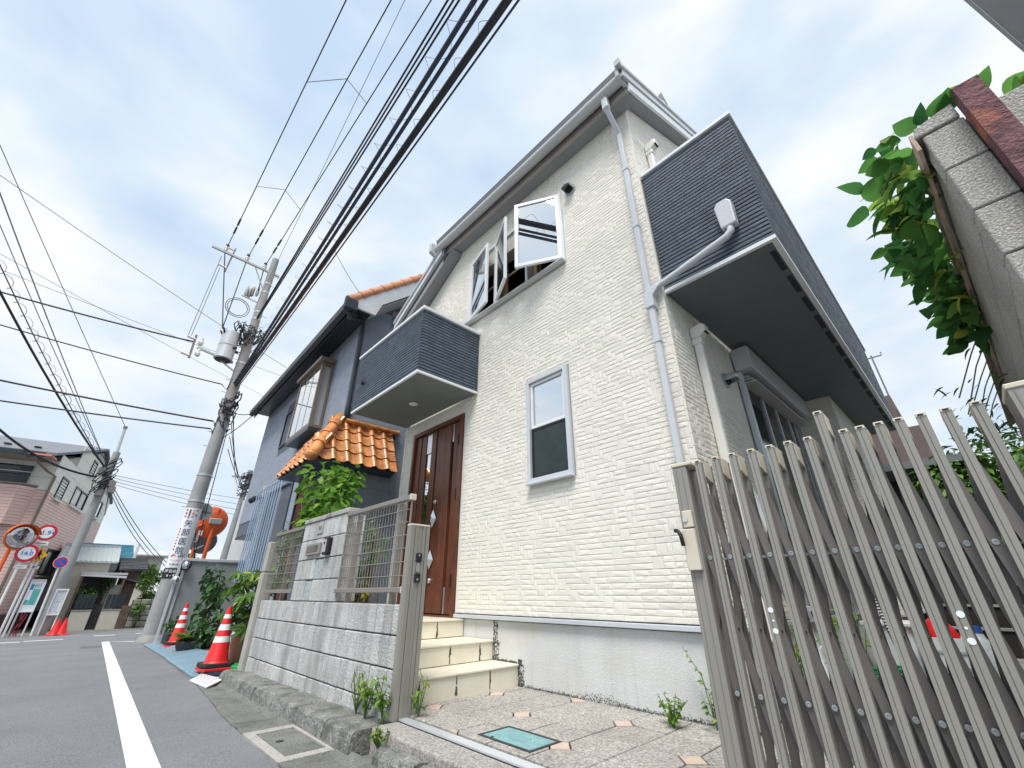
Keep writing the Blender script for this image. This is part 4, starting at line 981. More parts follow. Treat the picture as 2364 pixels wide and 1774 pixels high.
for x in (-.571, -.1043):
    for dz, r_ in ((0, .0085), (-.032, .0035), (-.062, .0085)): MB().lathe((x + .004, GY0 - .0005, -.055 + dz), [(r_, 0), (r_, .0008)], 14, (0, -1, 0)).build('white_sticker', SIGNW, GT)
MB().box(-.83, .30, GY0 + .05, GY0 + .066, .112, .120).build('tie_rod', STEEL, GT)
gp_ = thing('gate_wall_post', 'broad bronze gate post in front of the aggregate pier at far right', 'gate post', (.26, 1.8, -.735))
B(.186, .36, 1.70, 1.85, -.735, .495).build('post_body', GATE, gp_)
for x in (.196, .235, .30): B(x, x + .004, 1.6985, 1.701, -.73, .49).build('post_groove', GATE_DK, gp_)
B(.182, .364, 1.696, 1.854, .496, .512).build('post_cap', BEIGE, gp_, bevel=.003)

# ================================================================== AGGREGATE PIER WALL on the right
PW = thing('pier_wall', 'tall pebble finished block wall with a weathered top strip at far right', 'wall', (.7, 3.5, -.735))
def px_(y, z): return .345 + (y - 1.8) * .065
B(.375, 1.6, 1.82, 1.95, -.735, 1.42).build('wall_core', PIER_J, PW)
MB().prism([(.375, 1.951, -.735), (.80, 8.5, -.735), (1.2, 8.5, -.735), (.9, 1.951, -.735)], (0, 0, 2.15)).build('wall_core', PIER_J, PW)
zc = [1.525, 1.335, 1.135, .940, .745, .55, .35, .15, -.05, -.25, -.45, -.735]
gq = random.Random(5)
for k, (zt, zb) in enumerate(zip(zc, zc[1:])):
    for xa, xb in ((.345, .455), (.46, .62), (.625, .80)):
        B(xa, xb, 1.80 + gq.uniform(-.002, .002), 1.90, zb + .006, zt).build('pier_block', PIER, PW, bevel=.004)
    y = 1.90; kk = 0
    while y < 7.5:
        ln = .39 if (kk or k % 2) else .2
        if ln < .3 and kk == 0: pass
        a, b = y, min(7.5, y + ln)
        MB().prism([(px_(a, 0) + gq.uniform(0, .002), a + .003, zb + .006), (px_(b, 0), b - .003, zb + .006), (px_(b, 0) + .06, b - .003, zb + .006), (px_(a, 0) + .06, a + .003, zb + .006)], (0, 0, zt - zb - .006)).build('pier_block', PIER, PW, bevel=.004)
        y = b; kk += 1
MB().prism([(.325, 1.795, 1.53), (.335, 1.795, 1.575), (.45, 1.795, 1.605), (.45, 1.795, 1.53)], (0, .32, 0)).build('coping_block', PIER, PW, bevel=.004)
MB().prism([(.335, 2.12, 1.53), (.60, 6.6, 1.53), (.72, 6.6, 1.60), (.45, 2.12, 1.60)], (0, 0, .03)).build('coping', PIER, PW)
MB().prism([(.316, 1.80, 1.475), (.655, 6.6, 1.475), (.667, 6.6, 1.475), (.328, 1.80, 1.475)], (0, 0, .085)).build('top_strip', OLDWOOD, PW)
rb = thing('steel_channel', 'rusty steel channel with peeling orange paint bolted to the pier', 'beam', (.49, 1.78, -.735))
B(.457, .522, 1.735, 1.743, -.735, 1.605).build('channel_web', RUST, rb)
B(.457, .464, 1.744, 1.797, -.735, 1.603).build('channel_flange', RUST, rb)
B(.515, .522, 1.744, 1.797, -.735, 1.603).build('channel_flange', RUST, rb)
# neighbour's carport roof, only its corner hangs into the top right
cpn = thing('eave_corner', 'pale grey eave corner of the neighbouring house at the very top right', 'eave', (2.4, 4.2, -.735))
ed = Vector((.36, .933, 0)); e0 = Vector((1.13, 3.18, 4.2)); e1 = e0 + ed * 6; wr = Vector((.933, -.36, 0))
MB().prism([e0, e1, e1 + wr * 1.3, e0 + wr * 1.3], (0, 0, .06)).build('eave_soffit', mat('canopy_grey', (.70, .72, .76), .6, var=.03), cpn)
MB().bar(e0 - wr * .012 + K0 * .03, e1 - wr * .012 + K0 * .03, .02, .10).build('eave_edge', WHITE, cpn)
MB().prism([e0 + wr * 1.0 + ed * .5 + K0 * -4.9, e1 + wr * 1.0 - K0 * 4.9, e1 + wr * 1.2 - K0 * 4.9, e0 + wr * 1.2 + ed * .5 - K0 * 4.9], (0, 0, 4.88)).build('house_wall', WALLW, cpn)

# ================================================================== BLUE-GREY HOUSE
BX, BY, BZ = -7.05, 2.56, -.95
BH = thing('blue_house', 'slate blue house with bay window and orange tiled porch roof', 'house', (BX, BY, BZ), rz=R(-1.42))
bw = MB().box(-13.5, BX - .012, BY + .012, BY + .16, 1.30, 4.86).box(-11.64, BX - .012, BY + .012, BY + .16, BZ - .2, 1.297).box(-11.64, -11.5, BY + .161, 7, BZ - .2, 1.297).box(-13.5, -13.35, BY + .161, 8, 1.30, 4.86).box(BX - .16, BX - .012, BY + .161, 9, BZ - .2, 4.86)
bw.prism([(BX - .16, BY + .013, 4.861), (BX - .16, 5.2, 7.2), (BX - .16, 8.2, 4.861)], (.148, 0, 0))
bwall = bw.build('wall', BLUEW2, BH)
vx = [BX, -8.0, -9.75, -11.41, -13.5]
fh = [(-11.22, -10.2, 3.2, 4.12), (-10.95, -9.15, .28, 2.08), (-8.68, -7.2, BZ, 1.95), (-9.52, -8.13, 2.85, 4.36), (-13.6, -11.64, BZ, 1.30)]
zs = [BZ + .30 + .455 * k for k in range(13)]
for a, b in zip(vx, vx[1:]):
    for z0, z1 in zip(zs, zs[1:]):
        z1 = min(z1, 4.85)
        if z1 - z0 < .03: continue
        segs = [(b, a)]
        for h in fh:
            if z0 < h[3] - .03 and z1 > h[2] + .03:
                ns = []
                for p, q in segs:
                    if h[1] <= p or h[0] >= q: ns.append((p, q)); continue
                    if h[0] > p: ns.append((p, h[0]))
                    if h[1] < q: ns.append((h[1], q))
                segs = ns
        for p, q in segs:
            if q - p > .02: B(p + .003, q - .003, BY, BY + .011, z0 + .002, z1 - .002).build('siding_panel', BLUEW, bwall)
for z0, z1 in zip(zs, zs[1:] + [zs[-1] + .455]):
    for y0, y1 in ((BY + .001, 3.6), (3.6, 5.4)): B(BX - .011, BX, y0 + .002, y1 - .002, z0 + .002, z1 - .002).build('siding_panel', BLUEW, bwall)
for k in range(5):
    z0 = 4.97 + .455 * k - .01; y0 = BY + .05 + max(0, (z0 + .46 - 4.86)) * 1.02
    B(BX - .011, BX, y0, 5.4, z0 + .002, z0 + .453).build('siding_panel', BLUEW, bwall)
# eaves, gable verge and tiles
sl2 = lambda y: 4.885 + .95 * (y - 2.17)
MB().prism([(-13.45, 2.2, sl2(2.2) - .10), (-13.45, 5.3, sl2(5.3) - .10), (-13.45, 5.3, sl2(5.3)), (-13.45, 2.2, sl2(2.2))], (6.85, 0, 0)).build('roof', TILE2, BH)
MB().prism([(-13.45, 5.302, sl2(5.3) - .10), (-13.45, 8.6, 4.8), (-13.45, 8.6, 4.9), (-13.45, 5.302, sl2(5.3))], (6.85, 0, 0)).build('rear_roof', TILE2, BH)
B(-13.45, -6.52, 2.20, 2.555, 4.74, 4.755).build('eave_soffit', DKTRIM, BH)
B(-13.45, -6.50, 2.18, 2.199, 4.60, 4.80).build('fascia', DKTRIM, BH)
MB().prism([(-13.5, 2.05, 4.74), (-13.5, 2.06, 4.66), (-13.5, 2.15, 4.64), (-13.5, 2.17, 4.66), (-13.5, 2.17, 4.80), (-13.5, 2.05, 4.80)], (7.0, 0, 0)).build('gutter', DKTRIM, BH, bevel=.006)
B(-6.55, -6.45, 2.02, 2.25, 4.62, 4.84).build('gutter_box', DKTRIM, BH, bevel=.01)
MB().prism([(-6.56, 2.22, sl2(2.22) - .20), (-6.56, 2.62, sl2(2.22) - .20), (-6.56, 2.72, sl2(2.72) - .38), (-6.56, 5.3, sl2(5.3) - .38), (-6.56, 5.3, sl2(5.3) - .02), (-6.56, 2.22, sl2(2.22) - .02)], (.045, 0, 0)).build('barge_board', WALLW, BH)
MB().prism([(-7.04, 2.60, sl2(2.60) - .42), (-7.04, 5.3, sl2(5.3) - .42), (-7.04, 5.3, sl2(5.3) - .40), (-7.04, 2.60, sl2(2.60) - .40)], (.475, 0, 0)).build('verge_soffit', WALLW, BH)
d = Vector((0, 1, .95)).normalized()
for k in range(17):
    a = Vector((-6.57, 2.10, sl2(2.10) + .03)) + d * (.27 * k)
    MB().tube([a, a + d * .30], [.095, .082], 12).build('verge_tile', TILE2, BH, smooth='auto')
# downpipe
MB().tube([(-6.6, 2.16, 4.62), (-6.62, 2.2, 4.52), (-6.92, 2.56, 4.80), (-6.99, 2.60, 4.72), (-6.99, 2.60, 2.95)], .038, 10).build('downpipe', DKTRIM, BH, smooth='auto')
MB().tube([(-6.99, 2.60, 2.98), (-6.99, 2.60, 2.86), (-7.0, 2.64, 2.80)], .052, 10).build('pipe_shoe', DKTRIM, BH, smooth='auto')
for z in (3.9,): MB().tube([(-6.99, 2.60, z), (-6.99, 2.60, z + .05)], .046, 10).build('pipe_socket', DKTRIM, BH)
# bay window
by = 2.31
bwn = MB().box(-9.53, -8.13, by, BY, 2.80, 2.87).build('bay_window', DKTRIM, BH)
MB().box(-9.60, -8.06, by - .07, BY - .001, 4.30, 4.385).build('bay_roof', BRONZE, bwn, bevel=.006)
mb = MB()
mb.box(-8.19, -8.13, by, by + .07, 2.872, 4.298).box(-9.53, -9.47, by, by + .07, 2.872, 4.298).box(-9.469, -8.191, by, by + .05, 2.872, 2.95).box(-9.469, -8.191, by, by + .05, 4.24, 4.298)
mb.box(-8.185, -8.135, BY - .05, BY - .002, 2.872, 4.298).box(-8.18, -8.14, by + .071, BY - .051, 2.872, 2.93).box(-8.18, -8.14, by + .071, BY - .051, 4.24, 4.298)
mb.build('bay_frame', BRONZE, bwn)
for k in range(3): B(-9.465 + .43 * k, -9.06 + .43 * k, by + .012, by + .02, 2.952, 4.238).build('pane', GLASS_SKY, bwn)
for k in (1, 2): B(-9.05 + .43 * (k - 1), -9.037 + .43 * (k - 1), by + .005, by + .025, 2.952, 4.238).build('glazing_bar', STEEL, bwn)
B(-8.166, -8.16, by + .072, BY - .052, 2.932, 4.238).build('pane', CLEAR, bwn)
B(-8.22, -8.20, by + .08, BY - .03, 2.9, 4.28).build('curtain', CURTAIN, bwn)
# far upper window, ground-floor window with grille
def plain_window(x0, x1, z0, z1, name='window', sill=True):
    mb = MB(); frame(mb, x0, x1, z0, z1, BY - .02, BY + .05, .045)
    o = mb.build(name, DKTRIM, BH)
    B(x0 + .046, x1 - .046, BY + .02, BY + .03, z0 + .046, z1 - .046).build('pane', BLACK_GL, o)
    B((x0 + x1) / 2 - .02, (x0 + x1) / 2 + .02, BY + .005, BY + .019, z0 + .046, z1 - .046).build('stile', STEEL, o)
    return o
plain_window(-11.22, -10.2, 3.2, 4.12)
plain_window(-10.95, -9.15, .28, 2.08)
gr = MB().bar((-11.08, BY - .22, 2.06), (-9.16, BY - .22, 2.06), .02, .03).bar((-11.08, BY - .22, .22), (-9.16, BY - .22, .22), .02, .03).build('window_grille', GRILLE, BH)
for k in range(11): x = -11.06 + .189 * k; MB().tube([(x, BY - .22, .2), (x, BY - .22, 2.08)], .012, 8).build('grille_bar', GRILLE, gr)
for x in (-11.06, -9.2):
    for z in (.3, 2.0): MB().bar((x, BY - .21, z), (x, BY, z), .02, .02).build('grille_arm', GRILLE, gr)
# front door recess under the porch
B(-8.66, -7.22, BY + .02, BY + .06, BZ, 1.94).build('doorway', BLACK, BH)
rd_ = B(-8.60, -8.20, BY - .01, BY + .018, BZ + .05, 1.90).build('red_door', REDD, BH)
for k in range(5):
    B(-8.585 + .075 * k, -8.545 + .075 * k, BY - .02, BY - .011, BZ + .1, 1.86).build('door_bar', REDD, rd_)
for k in range(13): B(-8.59, -8.21, BY - .016, BY - .0105, BZ + .15 + .2 * k, BZ + .19 + .2 * k).build('door_rail', REDD, rd_)
B(-8.72, -8.66, BY - .03, BY + .03, BZ, 1.95).build('door_jamb', DKTRIM, BH)
# outside lamp and small projecting box at the far end
lm = B(-11.46, -11.38, BY - .06, BY, 2.05, 2.32).build('wall_lamp', BEIGE, BH)
for a in (-1, 1): MB().tube([(-11.6 + .05 * a, BY - .05, 2.08), (-11.68 + .14 * a, BY - .2, 2.0)], [.05, .065], 12).build('lamp_head', BLACK, lm, smooth='auto')
B(-13.5, -11.5, BY + .0, 7, 1.262, 1.298).build('overhang_soffit', DKTRIM, BH)
# hipped porch roof with glazed S tiles
PR = MB()
A_ = Vector((-7.07, 2.545, 2.745)); E_ = Vector((-6.66, 2.10, 1.905)); TL_ = Vector((-8.52, 2.545, 2.745)); EL_ = Vector((-8.52, 2.10, 1.905)); TR_ = Vector((-7.07, 3.6, 2.745)); ER_ = Vector((-6.66, 3.48, 1.905))
PR.add([A_, E_, EL_, TL_, TR_, ER_, Vector((-7.07, 2.545, 1.87)), Vector((-8.52, 2.545, 1.87)), Vector((-7.07, 3.6, 1.87)), E_ - Vector((0, 0, .035)), EL_ - Vector((0, 0, .035)), ER_ - Vector((0, 0, .035))],
       [(3, 2, 1, 0), (0, 1, 5, 4), (9, 10, 7, 6), (9, 6, 8, 11), (1, 2, 10, 9), (1, 9, 11, 5), (2, 3, 7, 10), (4, 5, 11, 8)])
porch = PR.build('porch_roof', DKTRIM, BH)
B(-8.54, -7.0, BY - .46, BY - .002, 1.80, 1.868).v
def s_tile(o, u, v, n, wd, ln):
    """one S tile: u across, v down the slope, n off the roof"""
    prof = []
    for k in range(13):
        t = k / 12; h = .045 * math.sin(math.pi * min(1, t / .45)) if t < .45 else -.012 * math.sin(math.pi * (t - .45) / .55)
        prof.append((t, h))
    mb = MB(); m = len(prof); th = .014
    for (f, lift) in ((0, .0), (1.0, .022)):
        for t, h in prof: mb.v.append(tuple(o + u * (t * wd * 1.06) + v * (f * ln * 1.12) + n * (h + lift + .008)))
    for t, h in prof: mb.v.append(tuple(o + u * (t * wd * 1.06) + v * (ln * 1.12) + n * (h + .022 + .008 - th)))
    for k in range(m - 1):
        mb.f.append((k, k + m, k + m + 1, k + 1)); mb.f.append((k + m, k + 2 * m, k + 2 * m + 1, k + m + 1)); mb.m += [0, 0]
    return mb
def tile_face(o, u, v, n, width, length, tw_, nrow, cut):
    nc = int(round(width / tw_)); tw_ = width / nc; tl = length / nrow
    for r_ in range(nrow):
        for c_ in range(nc):
            if cut((c_ + .5) * tw_, (r_ + .55) * tl): continue
            s_tile(o + u * (c_ * tw_) + v * (r_ * tl), u, v, n, tw_, tl).build('porch_tile', TILE, porch, smooth='auto')
v1 = Vector((.41, 0, -.84)); l1 = v1.length; v1.normalize(); n1_ = Vector((.84, 0, .41)).normalized()
tile_face(Vector((-7.07, 2.10, 2.745)), Vector((0, 1, 0)), v1, n1_, 1.40, l1, .235, 4, lambda a, b: a < .43 * (1 - b / l1) - .06)
v2 = Vector((0, -.445, -.84)); l2 = v2.length; v2.normalize(); n2_ = Vector((0, -.84, .445)).normalized()
tile_face(Vector((-6.66, 2.545, 2.745)), Vector((-1, 0, 0)), v2, n2_, 1.86, l2, .235, 4, lambda a, b: a < .40 * (1 - b / l2) - .06)
hp = (E_ - A_); hn = hp.normalized()
for k in range(4):
    a = A_ + hp * (k / 4) + Vector((.03, -.03, .04)); b = A_ + hp * ((k + 1) / 4) + hn * .05 + Vector((.03, -.03, .045))
    MB().tube([a, b - hn * .03, b - hn * .03, b], [.085, .092, .103, .103], 16).build('hip_tile', TILE, porch, smooth='auto')
e_ = A_ + hp + hn * .05 + Vector((.03, -.03, .045))
MB().lathe(e_, [(.10, 0), (.09, .04), (.06, .07), (.02, .085)], 16, tuple(hn)).build('hip_end_tile', TILE, porch, smooth=True)
for k in range(5):
    y = 2.60 + .2 * k
    MB().tube([(-6.97, y, 2.72), (-6.97, y + .17, 2.72), (-6.97, y + .17, 2.72), (-6.97, y + .2, 2.72)], [.036, .036, .048, .048], 12).build('ridge_tile', TILE, porch, smooth='auto')
MB().lathe((-6.97, 3.60, 2.72), [(.05, 0), (.05, .015), (.03, .03)], 12, (0, 1, 0)).build('ridge_end', CAPST, porch)
MB().bar((-7.03, 2.5, 2.79), (-7.03, 3.65, 2.79), .05, .05).bar((-8.52, 2.53, 2.79), (-7.06, 2.53, 2.79), .03, .04).build('flashing', SOFFIT, porch)

# ================================================================== UTILITY POLES AND CABLES
PLX, PLY = -15.2, 1.84
PB = road(PLX)
UP = thing('utility_pole', 'tall concrete utility pole with transformer and crossarm at the corner', 'utility pole', (PLX, PLY, PB))
body = MB().tube([(PLX, PLY, PB - .3), (PLX, PLY, 3.0), (PLX, PLY, 11.55)], [.225, .185, .115], 24).build('pole_shaft', POLE, UP, smooth='auto')
MB().lathe((PLX, PLY, PB - .02), [(.33, 0), (.30, .06), (.235, .16)], 24).build('mortar_collar', CONC, UP, smooth='auto')
for z in [.4 + .45 * k for k in range(24)]:
    s_ = 1 if int(z * 10) % 2 else -1
    MB().tube([(PLX, PLY, z), (PLX + .05, PLY + s_ * .30, z)], .009, 6).build('step_bolt', STEEL, UP)
for z in (2.35, 3.1, 6.9, 8.0, 8.7, 9.0, 9.9, 10.3): MB().lathe((PLX, PLY, z), [(.225 - .0095 * z, 0), (.225 - .0095 * z, .07)], 24).build('steel_band', STEEL, UP)
xa = MB().bar((PLX + .02, -.10, 10.93), (PLX + .02, 2.12, 10.86), .075, .075).build('crossarm', STEEL, UP)
MB().bar((PLX, 1.30, 10.85), (PLX, 1.80, 9.95), .05, .03).build('arm_brace', STEEL, UP)
INS = [(-15.2, .30, 10.93), (-15.2, .98, 10.90), (-15.2, 1.57, 10.86)]
for p in INS:
    i_ = MB().lathe((p[0] + .02, p[1], p[2] + .04), [(.03, 0), (.06, .03), (.05, .08), (.075, .10), (.07, .17), (.04, .20)], 12).build('insulator', PORC, xa, smooth='auto')
    MB().lathe((p[0] + .02, p[1], p[2] + .24), [(.05, 0), (.06, .06), (.02, .12)], 10).build('insulator_cap', BLACK, i_)
MB().bar((PLX, .55, 11.25), (PLX, .50, 10.15), .05, .05, (0, 1, 0)).build('arrester_bar', GATE_DK, xa)
for z in (10.3, 11.15): MB().tube([(PLX, .52, z), (PLX + .02, .25, z + .02)], [.03, .045], 8).build('arrester_insulator', PORC, xa)
tr = MB().lathe((PLX + .05, 1.30, 6.85), [(.25, 0), (.275, .03), (.255, .07), (.255, .98), (.235, 1.05), (.15, 1.10)], 26).build('transformer', TRANS, UP, smooth='auto')
MB().lathe((PLX + .05, 1.30, 6.845), [(.225, 0), (.21, -.01)], 20).build('transformer_base', BLACK, tr)
MB().lathe((PLX + .05, 1.30, 7.35), [(.262, 0), (.262, .03)], 26).build('transformer_band', TRANS, tr)
for a in (200, 250, 300): MB().tube([(PLX + .05 + .22 * math.cos(R(a)), 1.3 + .22 * math.sin(R(a)), 7.75), (PLX + .05 + .34 * math.cos(R(a)), 1.3 + .34 * math.sin(R(a)), 7.92)], [.04, .025], 8).build('bushing', BLACK, tr)
for a in (40, 100): MB().tube([(PLX + .05 + .24 * math.cos(R(a)), 1.3 + .24 * math.sin(R(a)), 7.3), (PLX + .05 + .34 * math.cos(R(a)), 1.3 + .34 * math.sin(R(a)), 7.28)], .05, 8).build('lug', BLACK, tr)
MB().bar((PLX, 1.6, 6.88), (PLX, .55, 7.05), .07, .07).bar((PLX, 1.7, 6.6), (PLX, 1.25, 6.84), .04, .04).build('transformer_arm', STEEL, UP)
a2 = MB().bar((PLX, .45, 6.62), (PLX, .42, 7.45), .06, .06, (0, 1, 0)).build('side_bracket', GATE_DK, UP)
for y, z in ((.60, 7.15), (.62, 6.75)):
    MB().lathe((PLX, y, z), [(.05, 0), (.08, .03), (.05, .06), (.08, .09), (.05, .12), (.05, .26)], 10).build('insulator', PORC, a2, smooth='auto')
for z in (6.70, 7.30): MB().tube([(PLX, .44, z), (PLX, .22, z + .03)], [.04, .05], 8).build('insulator', PORC, a2)
for k, (y, z) in enumerate(((1.30, 9.55), (1.48, 9.62), (1.62, 9.70), (1.40, 9.5))):
    MB().lathe((PLX - .05, y, z), [(.03, 0), (.055, .05), (.05, .35), (.02, .45)], 8).build('cut_out', GATE_DK if k % 2 else TRANS, UP, smooth='auto')
MB().bar((PLX - .05, 1.2, 9.52), (PLX - .03, 1.8, 9.45), .04, .04).build('cut_out_arm', STEEL, UP)
gk = random.Random(9)
mb = MB()
for k in range(46):    # bundled spare cable and jumpers round the pole
    z0 = gk.choice([8.1, 8.0, 7.7, 7.9, 5.6, 5.0, 5.3, 4.7]); hi_ = z0 > 6
    r_ = gk.uniform(.16, .42) if hi_ else gk.uniform(.10, .24); ph = gk.uniform(0, 6.28); n = 14; arc = gk.uniform(2.2, 6.0)
    cy_ = gk.uniform(-.25, .12) if hi_ else gk.uniform(-.05, .1)
    mb.tube([(PLX + math.cos(ph + arc * i / n) * r_ * .7 + .1, PLY + cy_ + math.sin(ph + arc * i / n) * r_, z0 + gk.uniform(-.1, .1) + math.sin(ph * 2 + arc * i / n * 1.3) * r_ * .9) for i in range(n)], gk.choice([.012, .016, .02]), 5)
mb.build('cable_tangle', CABLE, UP, kind='stuff')
for k, r_ in enumerate((.36, .30)):
    MB().tube([(PLX, 1.2 + r_ * math.cos(R(a)), 8.95 + r_ * 1.05 * math.sin(R(a))) for a in range(0, 361, 20)], .012, 6).build('spare_coil', CABLE, UP)
for (p, q) in (((PLX, .98, 10.9), (PLX, 1.0, 8.05)), ((PLX, 1.57, 10.85), (PLX, 1.62, 9.9)), ((PLX, .3, 10.9), (PLX + .05, 1.0, 7.95))):
    MB().tube(catenary(p, q, .02, 6), .018, 6).build('drop_lead', CABLE, UP)
for (p, q) in (((PLX, .25, 10.7), (PLX, .22, 7.3)), ((PLX, .33, 10.2), (PLX, .3, 7.3))): MB().tube([p, q], .01, 5).build('drop_lead', CABLE_G, UP)
for k in (0, 3): MB().tube([(PLX + .2, PLY + .05 * k, 4.9), (PLX - .2 - .1 * k, PLY + .2 + .08 * k, 1.8 - .3 * k), (PLX - .5 - .3 * k, PLY + .5 + .12 * k, .6)], .012, 5).build('down_lead', CABLE, UP)
# wrap-round advertising plate and street plate
ang = math.atan2(0 - PLY, 0 - PLX) - .08
def on_pole(z, off=.0, da=0.0): r_ = .225 - .0095 * (z - PB) + off; return Vector((PLX + math.cos(ang + da) * r_, PLY + math.sin(ang + da) * r_, z))
def wrap(z0, z1, half, off, name, m, par):
    mb = MB(); n = 10
    for i in range(n + 1):
        for z in (z0, z1): mb.v.append(tuple(on_pole(z, off, -half + 2 * half * i / n)))
    for i in range(n): mb.f.append((2 * i, 2 * i + 2, 2 * i + 3, 2 * i + 1)); mb.m.append(0)
    return mb.build(name, m, par, smooth=True)
ad = wrap(.62, 2.17, 1.4, .006, 'advert_plate', SIGNW, UP)
st_ = wrap(.36, .60, 1.3, .007, 'street_plate', SIGNK, UP)
for z in (.61, .605): pass
tx = Vector((-math.sin(ang), math.cos(ang), 0)); rad_ = Vector((math.cos(ang), math.sin(ang), 0))
def ptext(body_, z, size, m, dx=0.0, par=ad, bold=.0, name='lettering'):
    r_ = .225 - .0095 * (z - PB) + .009
    a_ = dx / r_; c_ = on_pole(z, .010, a_); t_ = Vector((-math.sin(ang + a_), math.cos(ang + a_), 0))
    return text(body_, name, m, par, frame4(c_, t_, (0, 0, 1)), size, extrude=.001, bold=bold)
for k, ch in enumerate('矢部医院'): ptext(ch, 1.74 - .235 * k, .20, SIGNDB, bold=.0)
for k, (col_, m_) in enumerate((('胃腸科', SIGNREDT), ('循環器内科', SIGNDB), ('小児科', SIGNREDT), ('内科', SIGNDB))):
    for q, ch in enumerate(col_): ptext(ch, 2.12 - (.25 / max(2, len(col_))) * q - .02, .05 if len(col_) > 4 else .06, m_, -.13 + .085 * k, bold=.001)
ptext('←', .915, .14, SIGNREDT, -.10, bold=.004)
ptext('ここ入る', .95, .045, SIGNDB, .07, bold=.001); ptext('信号右', .90, .045, SIGNDB, .07, bold=.001)
ptext('クリニックビル1F', .80, .04, SIGNREDT, .02, bold=.001); ptext('3338-6448', .70, .062, SIGNDB, .0, bold=.001)
for q, ch in enumerate('患者様専用駐車場'): ptext(ch, 1.60 - .075 * q, .045, SIGNREDT, -.16, bold=.001)
ptext('阿佐谷北', .53, .085, SIGNW, 0, st_, .001); ptext('6 - 43', .43, .09, SIGNW, 0, st_, .002)

CG = 'overhead lines along the street'
def cable(pts, r_, m, label, group=None, name='overhead_cable', n=6, cat='cable'):
    return MB().tube(pts, r_, n).build(name, m, smooth=True, label=label, cat=cat, group=group)
def run(a, b, sag, k=1.9): # from the pole through b and on past the frame
    a = Vector(a); b = Vector(b); e2 = a + (b - a) * k
    return catenary(a, e2, sag, 26)
hv = [((-15.2, .30, 11.1), (-5.36, .394, 10.98)), ((-15.2, .98, 11.08), (-4.74, 1.07, 11.0)), ((-15.2, 1.57, 11.04), (-4.16, 1.67, 10.99))]
for (a, b), lb in zip(hv, ('leftmost high voltage line running from the crossarm tip', 'middle high voltage line running from the crossarm', 'high voltage line from the crossarm nearest the pole')):
    o = cable(run(a, b, .05), .013, CABLE, lb, CG)
    d = (Vector(b) - Vector(a)).normalized()
    for t in (1.0, 1.5): MB().tube([Vector(a) + d * t, Vector(a) + d * (t + .35)], .03, 8).build('line_sleeve', CABLE, o)
for t, lb in ((7.8, 'upper pair of grey spacer rods between the high voltage lines'), (3.7, 'lower pair of grey spacer rods between the high voltage lines')):
    P = [Vector(a).lerp(Vector(b), t / 10) - Vector((0, 0, .03)) for a, b in hv]
    sp = MB().tube([P[0], P[1] + Vector((.25, 0, 0))], .008, 5).build('line_spacer', CABLE_G, label=lb, cat='spacer')
    MB().tube([P[1] + Vector((.25, 0, 0)) - Vector((0, .004, .02)), P[2] + Vector((-.4, 0, 0))], .008, 5).build('spacer_rod', CABLE_G, sp)
cable(run((-15.4, 1.7, 9.2), (-4.40, 1.22, 10.55), .12, 1.8), .006, CABLE_G, 'thin grey guard wire crossing beside the high voltage lines', CG)
lvl = 'low voltage line in the bundle of three beside the pole'
for k, (dy, dz) in enumerate(((0, 0), (.07, .02), (.13, -.02))):
    cable(run((-15.2, 1.83 + dy * .3, 8.75 + dz), (-3.06, 1.48 + dy, 8.55 + dz), .12), .017, CABLE_BL if k == 1 else CABLE, ('left strand of the tight three cable bundle above the blue house', 'blue tinted middle strand of the tight three cable bundle', 'right strand of the tight three cable bundle above the blue house')[k], 'low voltage bundle')
def spiral(a, b, k, r_, turns, rr_, m):
    a = Vector(a); b = a + (Vector(b) - a) * k; n = turns * 16
    return [a.lerp(b, i / n) + Vector((0, math.cos(i * math.pi / 8) * r_, math.sin(i * math.pi / 8) * r_ - .25 * (i / n) * (1 - i / n) * 4 * .5)) for i in range(n + 1)]
tb = [((-15.15, 1.80, 6.15), (-1.98, 1.225, 6.0), .030, 'telephone cable with looped lashing, left of the thick cable'), ((-15.15, 1.84, 6.12), (-1.90, 1.315, 6.0), .026, 'telephone cable between the lashed one and the thickest one'), ((-15.15, 1.88, 6.10), (-1.73, 1.483, 6.0), .046, 'thickest black telephone cable crossing above the house front'), ((-15.15, 1.93, 6.02), (-1.65, 1.565, 5.97), .013, 'lowest thin cable running right of the thickest one')]
for a, b, r_, lb in tb:
    o = cable(run(a, b, .25, 1.7), r_, CABLE if r_ > .04 else CABLE_BL, lb, CG, n=8)
    if r_ > .02 and abs(r_ - .026) > .001:
        MB().tube(spiral(a, b, 1.7, .10 if r_ < .04 else .075, 46, .004, CABLE_G), .003, 4).build('lashing_wire', CABLE_G, o)
# lines crossing the junction to the left of the pole
LG = 'lines crossing the road junction'
def span(a, b, sag, r_, m, lb, n=18, g=LG): return cable(catenary(a, b, sag, n), r_, m, lb, g)
def off(u, w_, k=1.5): return Vector(u) + (Vector(w_) - Vector(u)) * k
span((-15.2, .42, 7.2), off((-15.2, .42, 7.2), (-16.5, -4.0, 7.62)), .1, .024, CABLE, 'upper of the two heavy black lines left of the transformer')
span((-15.2, 1.5, 6.05), off((-15.2, 1.5, 6.05), (-16.6, -3.67, 6.72)), .1, .018, CABLE, 'lower heavy black line left of the transformer')
span((-15.2, 1.6, 4.80), off((-15.2, 1.6, 4.80), (-16.71, -3.13, 5.2)), .06, .026, CABLE, 'upper black cable above the pink house')
span((-15.2, 1.6, 4.55), off((-15.2, 1.6, 4.55), (-16.75, -2.93, 4.66)), .05, .022, CABLE, 'lower black cable above the pink house')
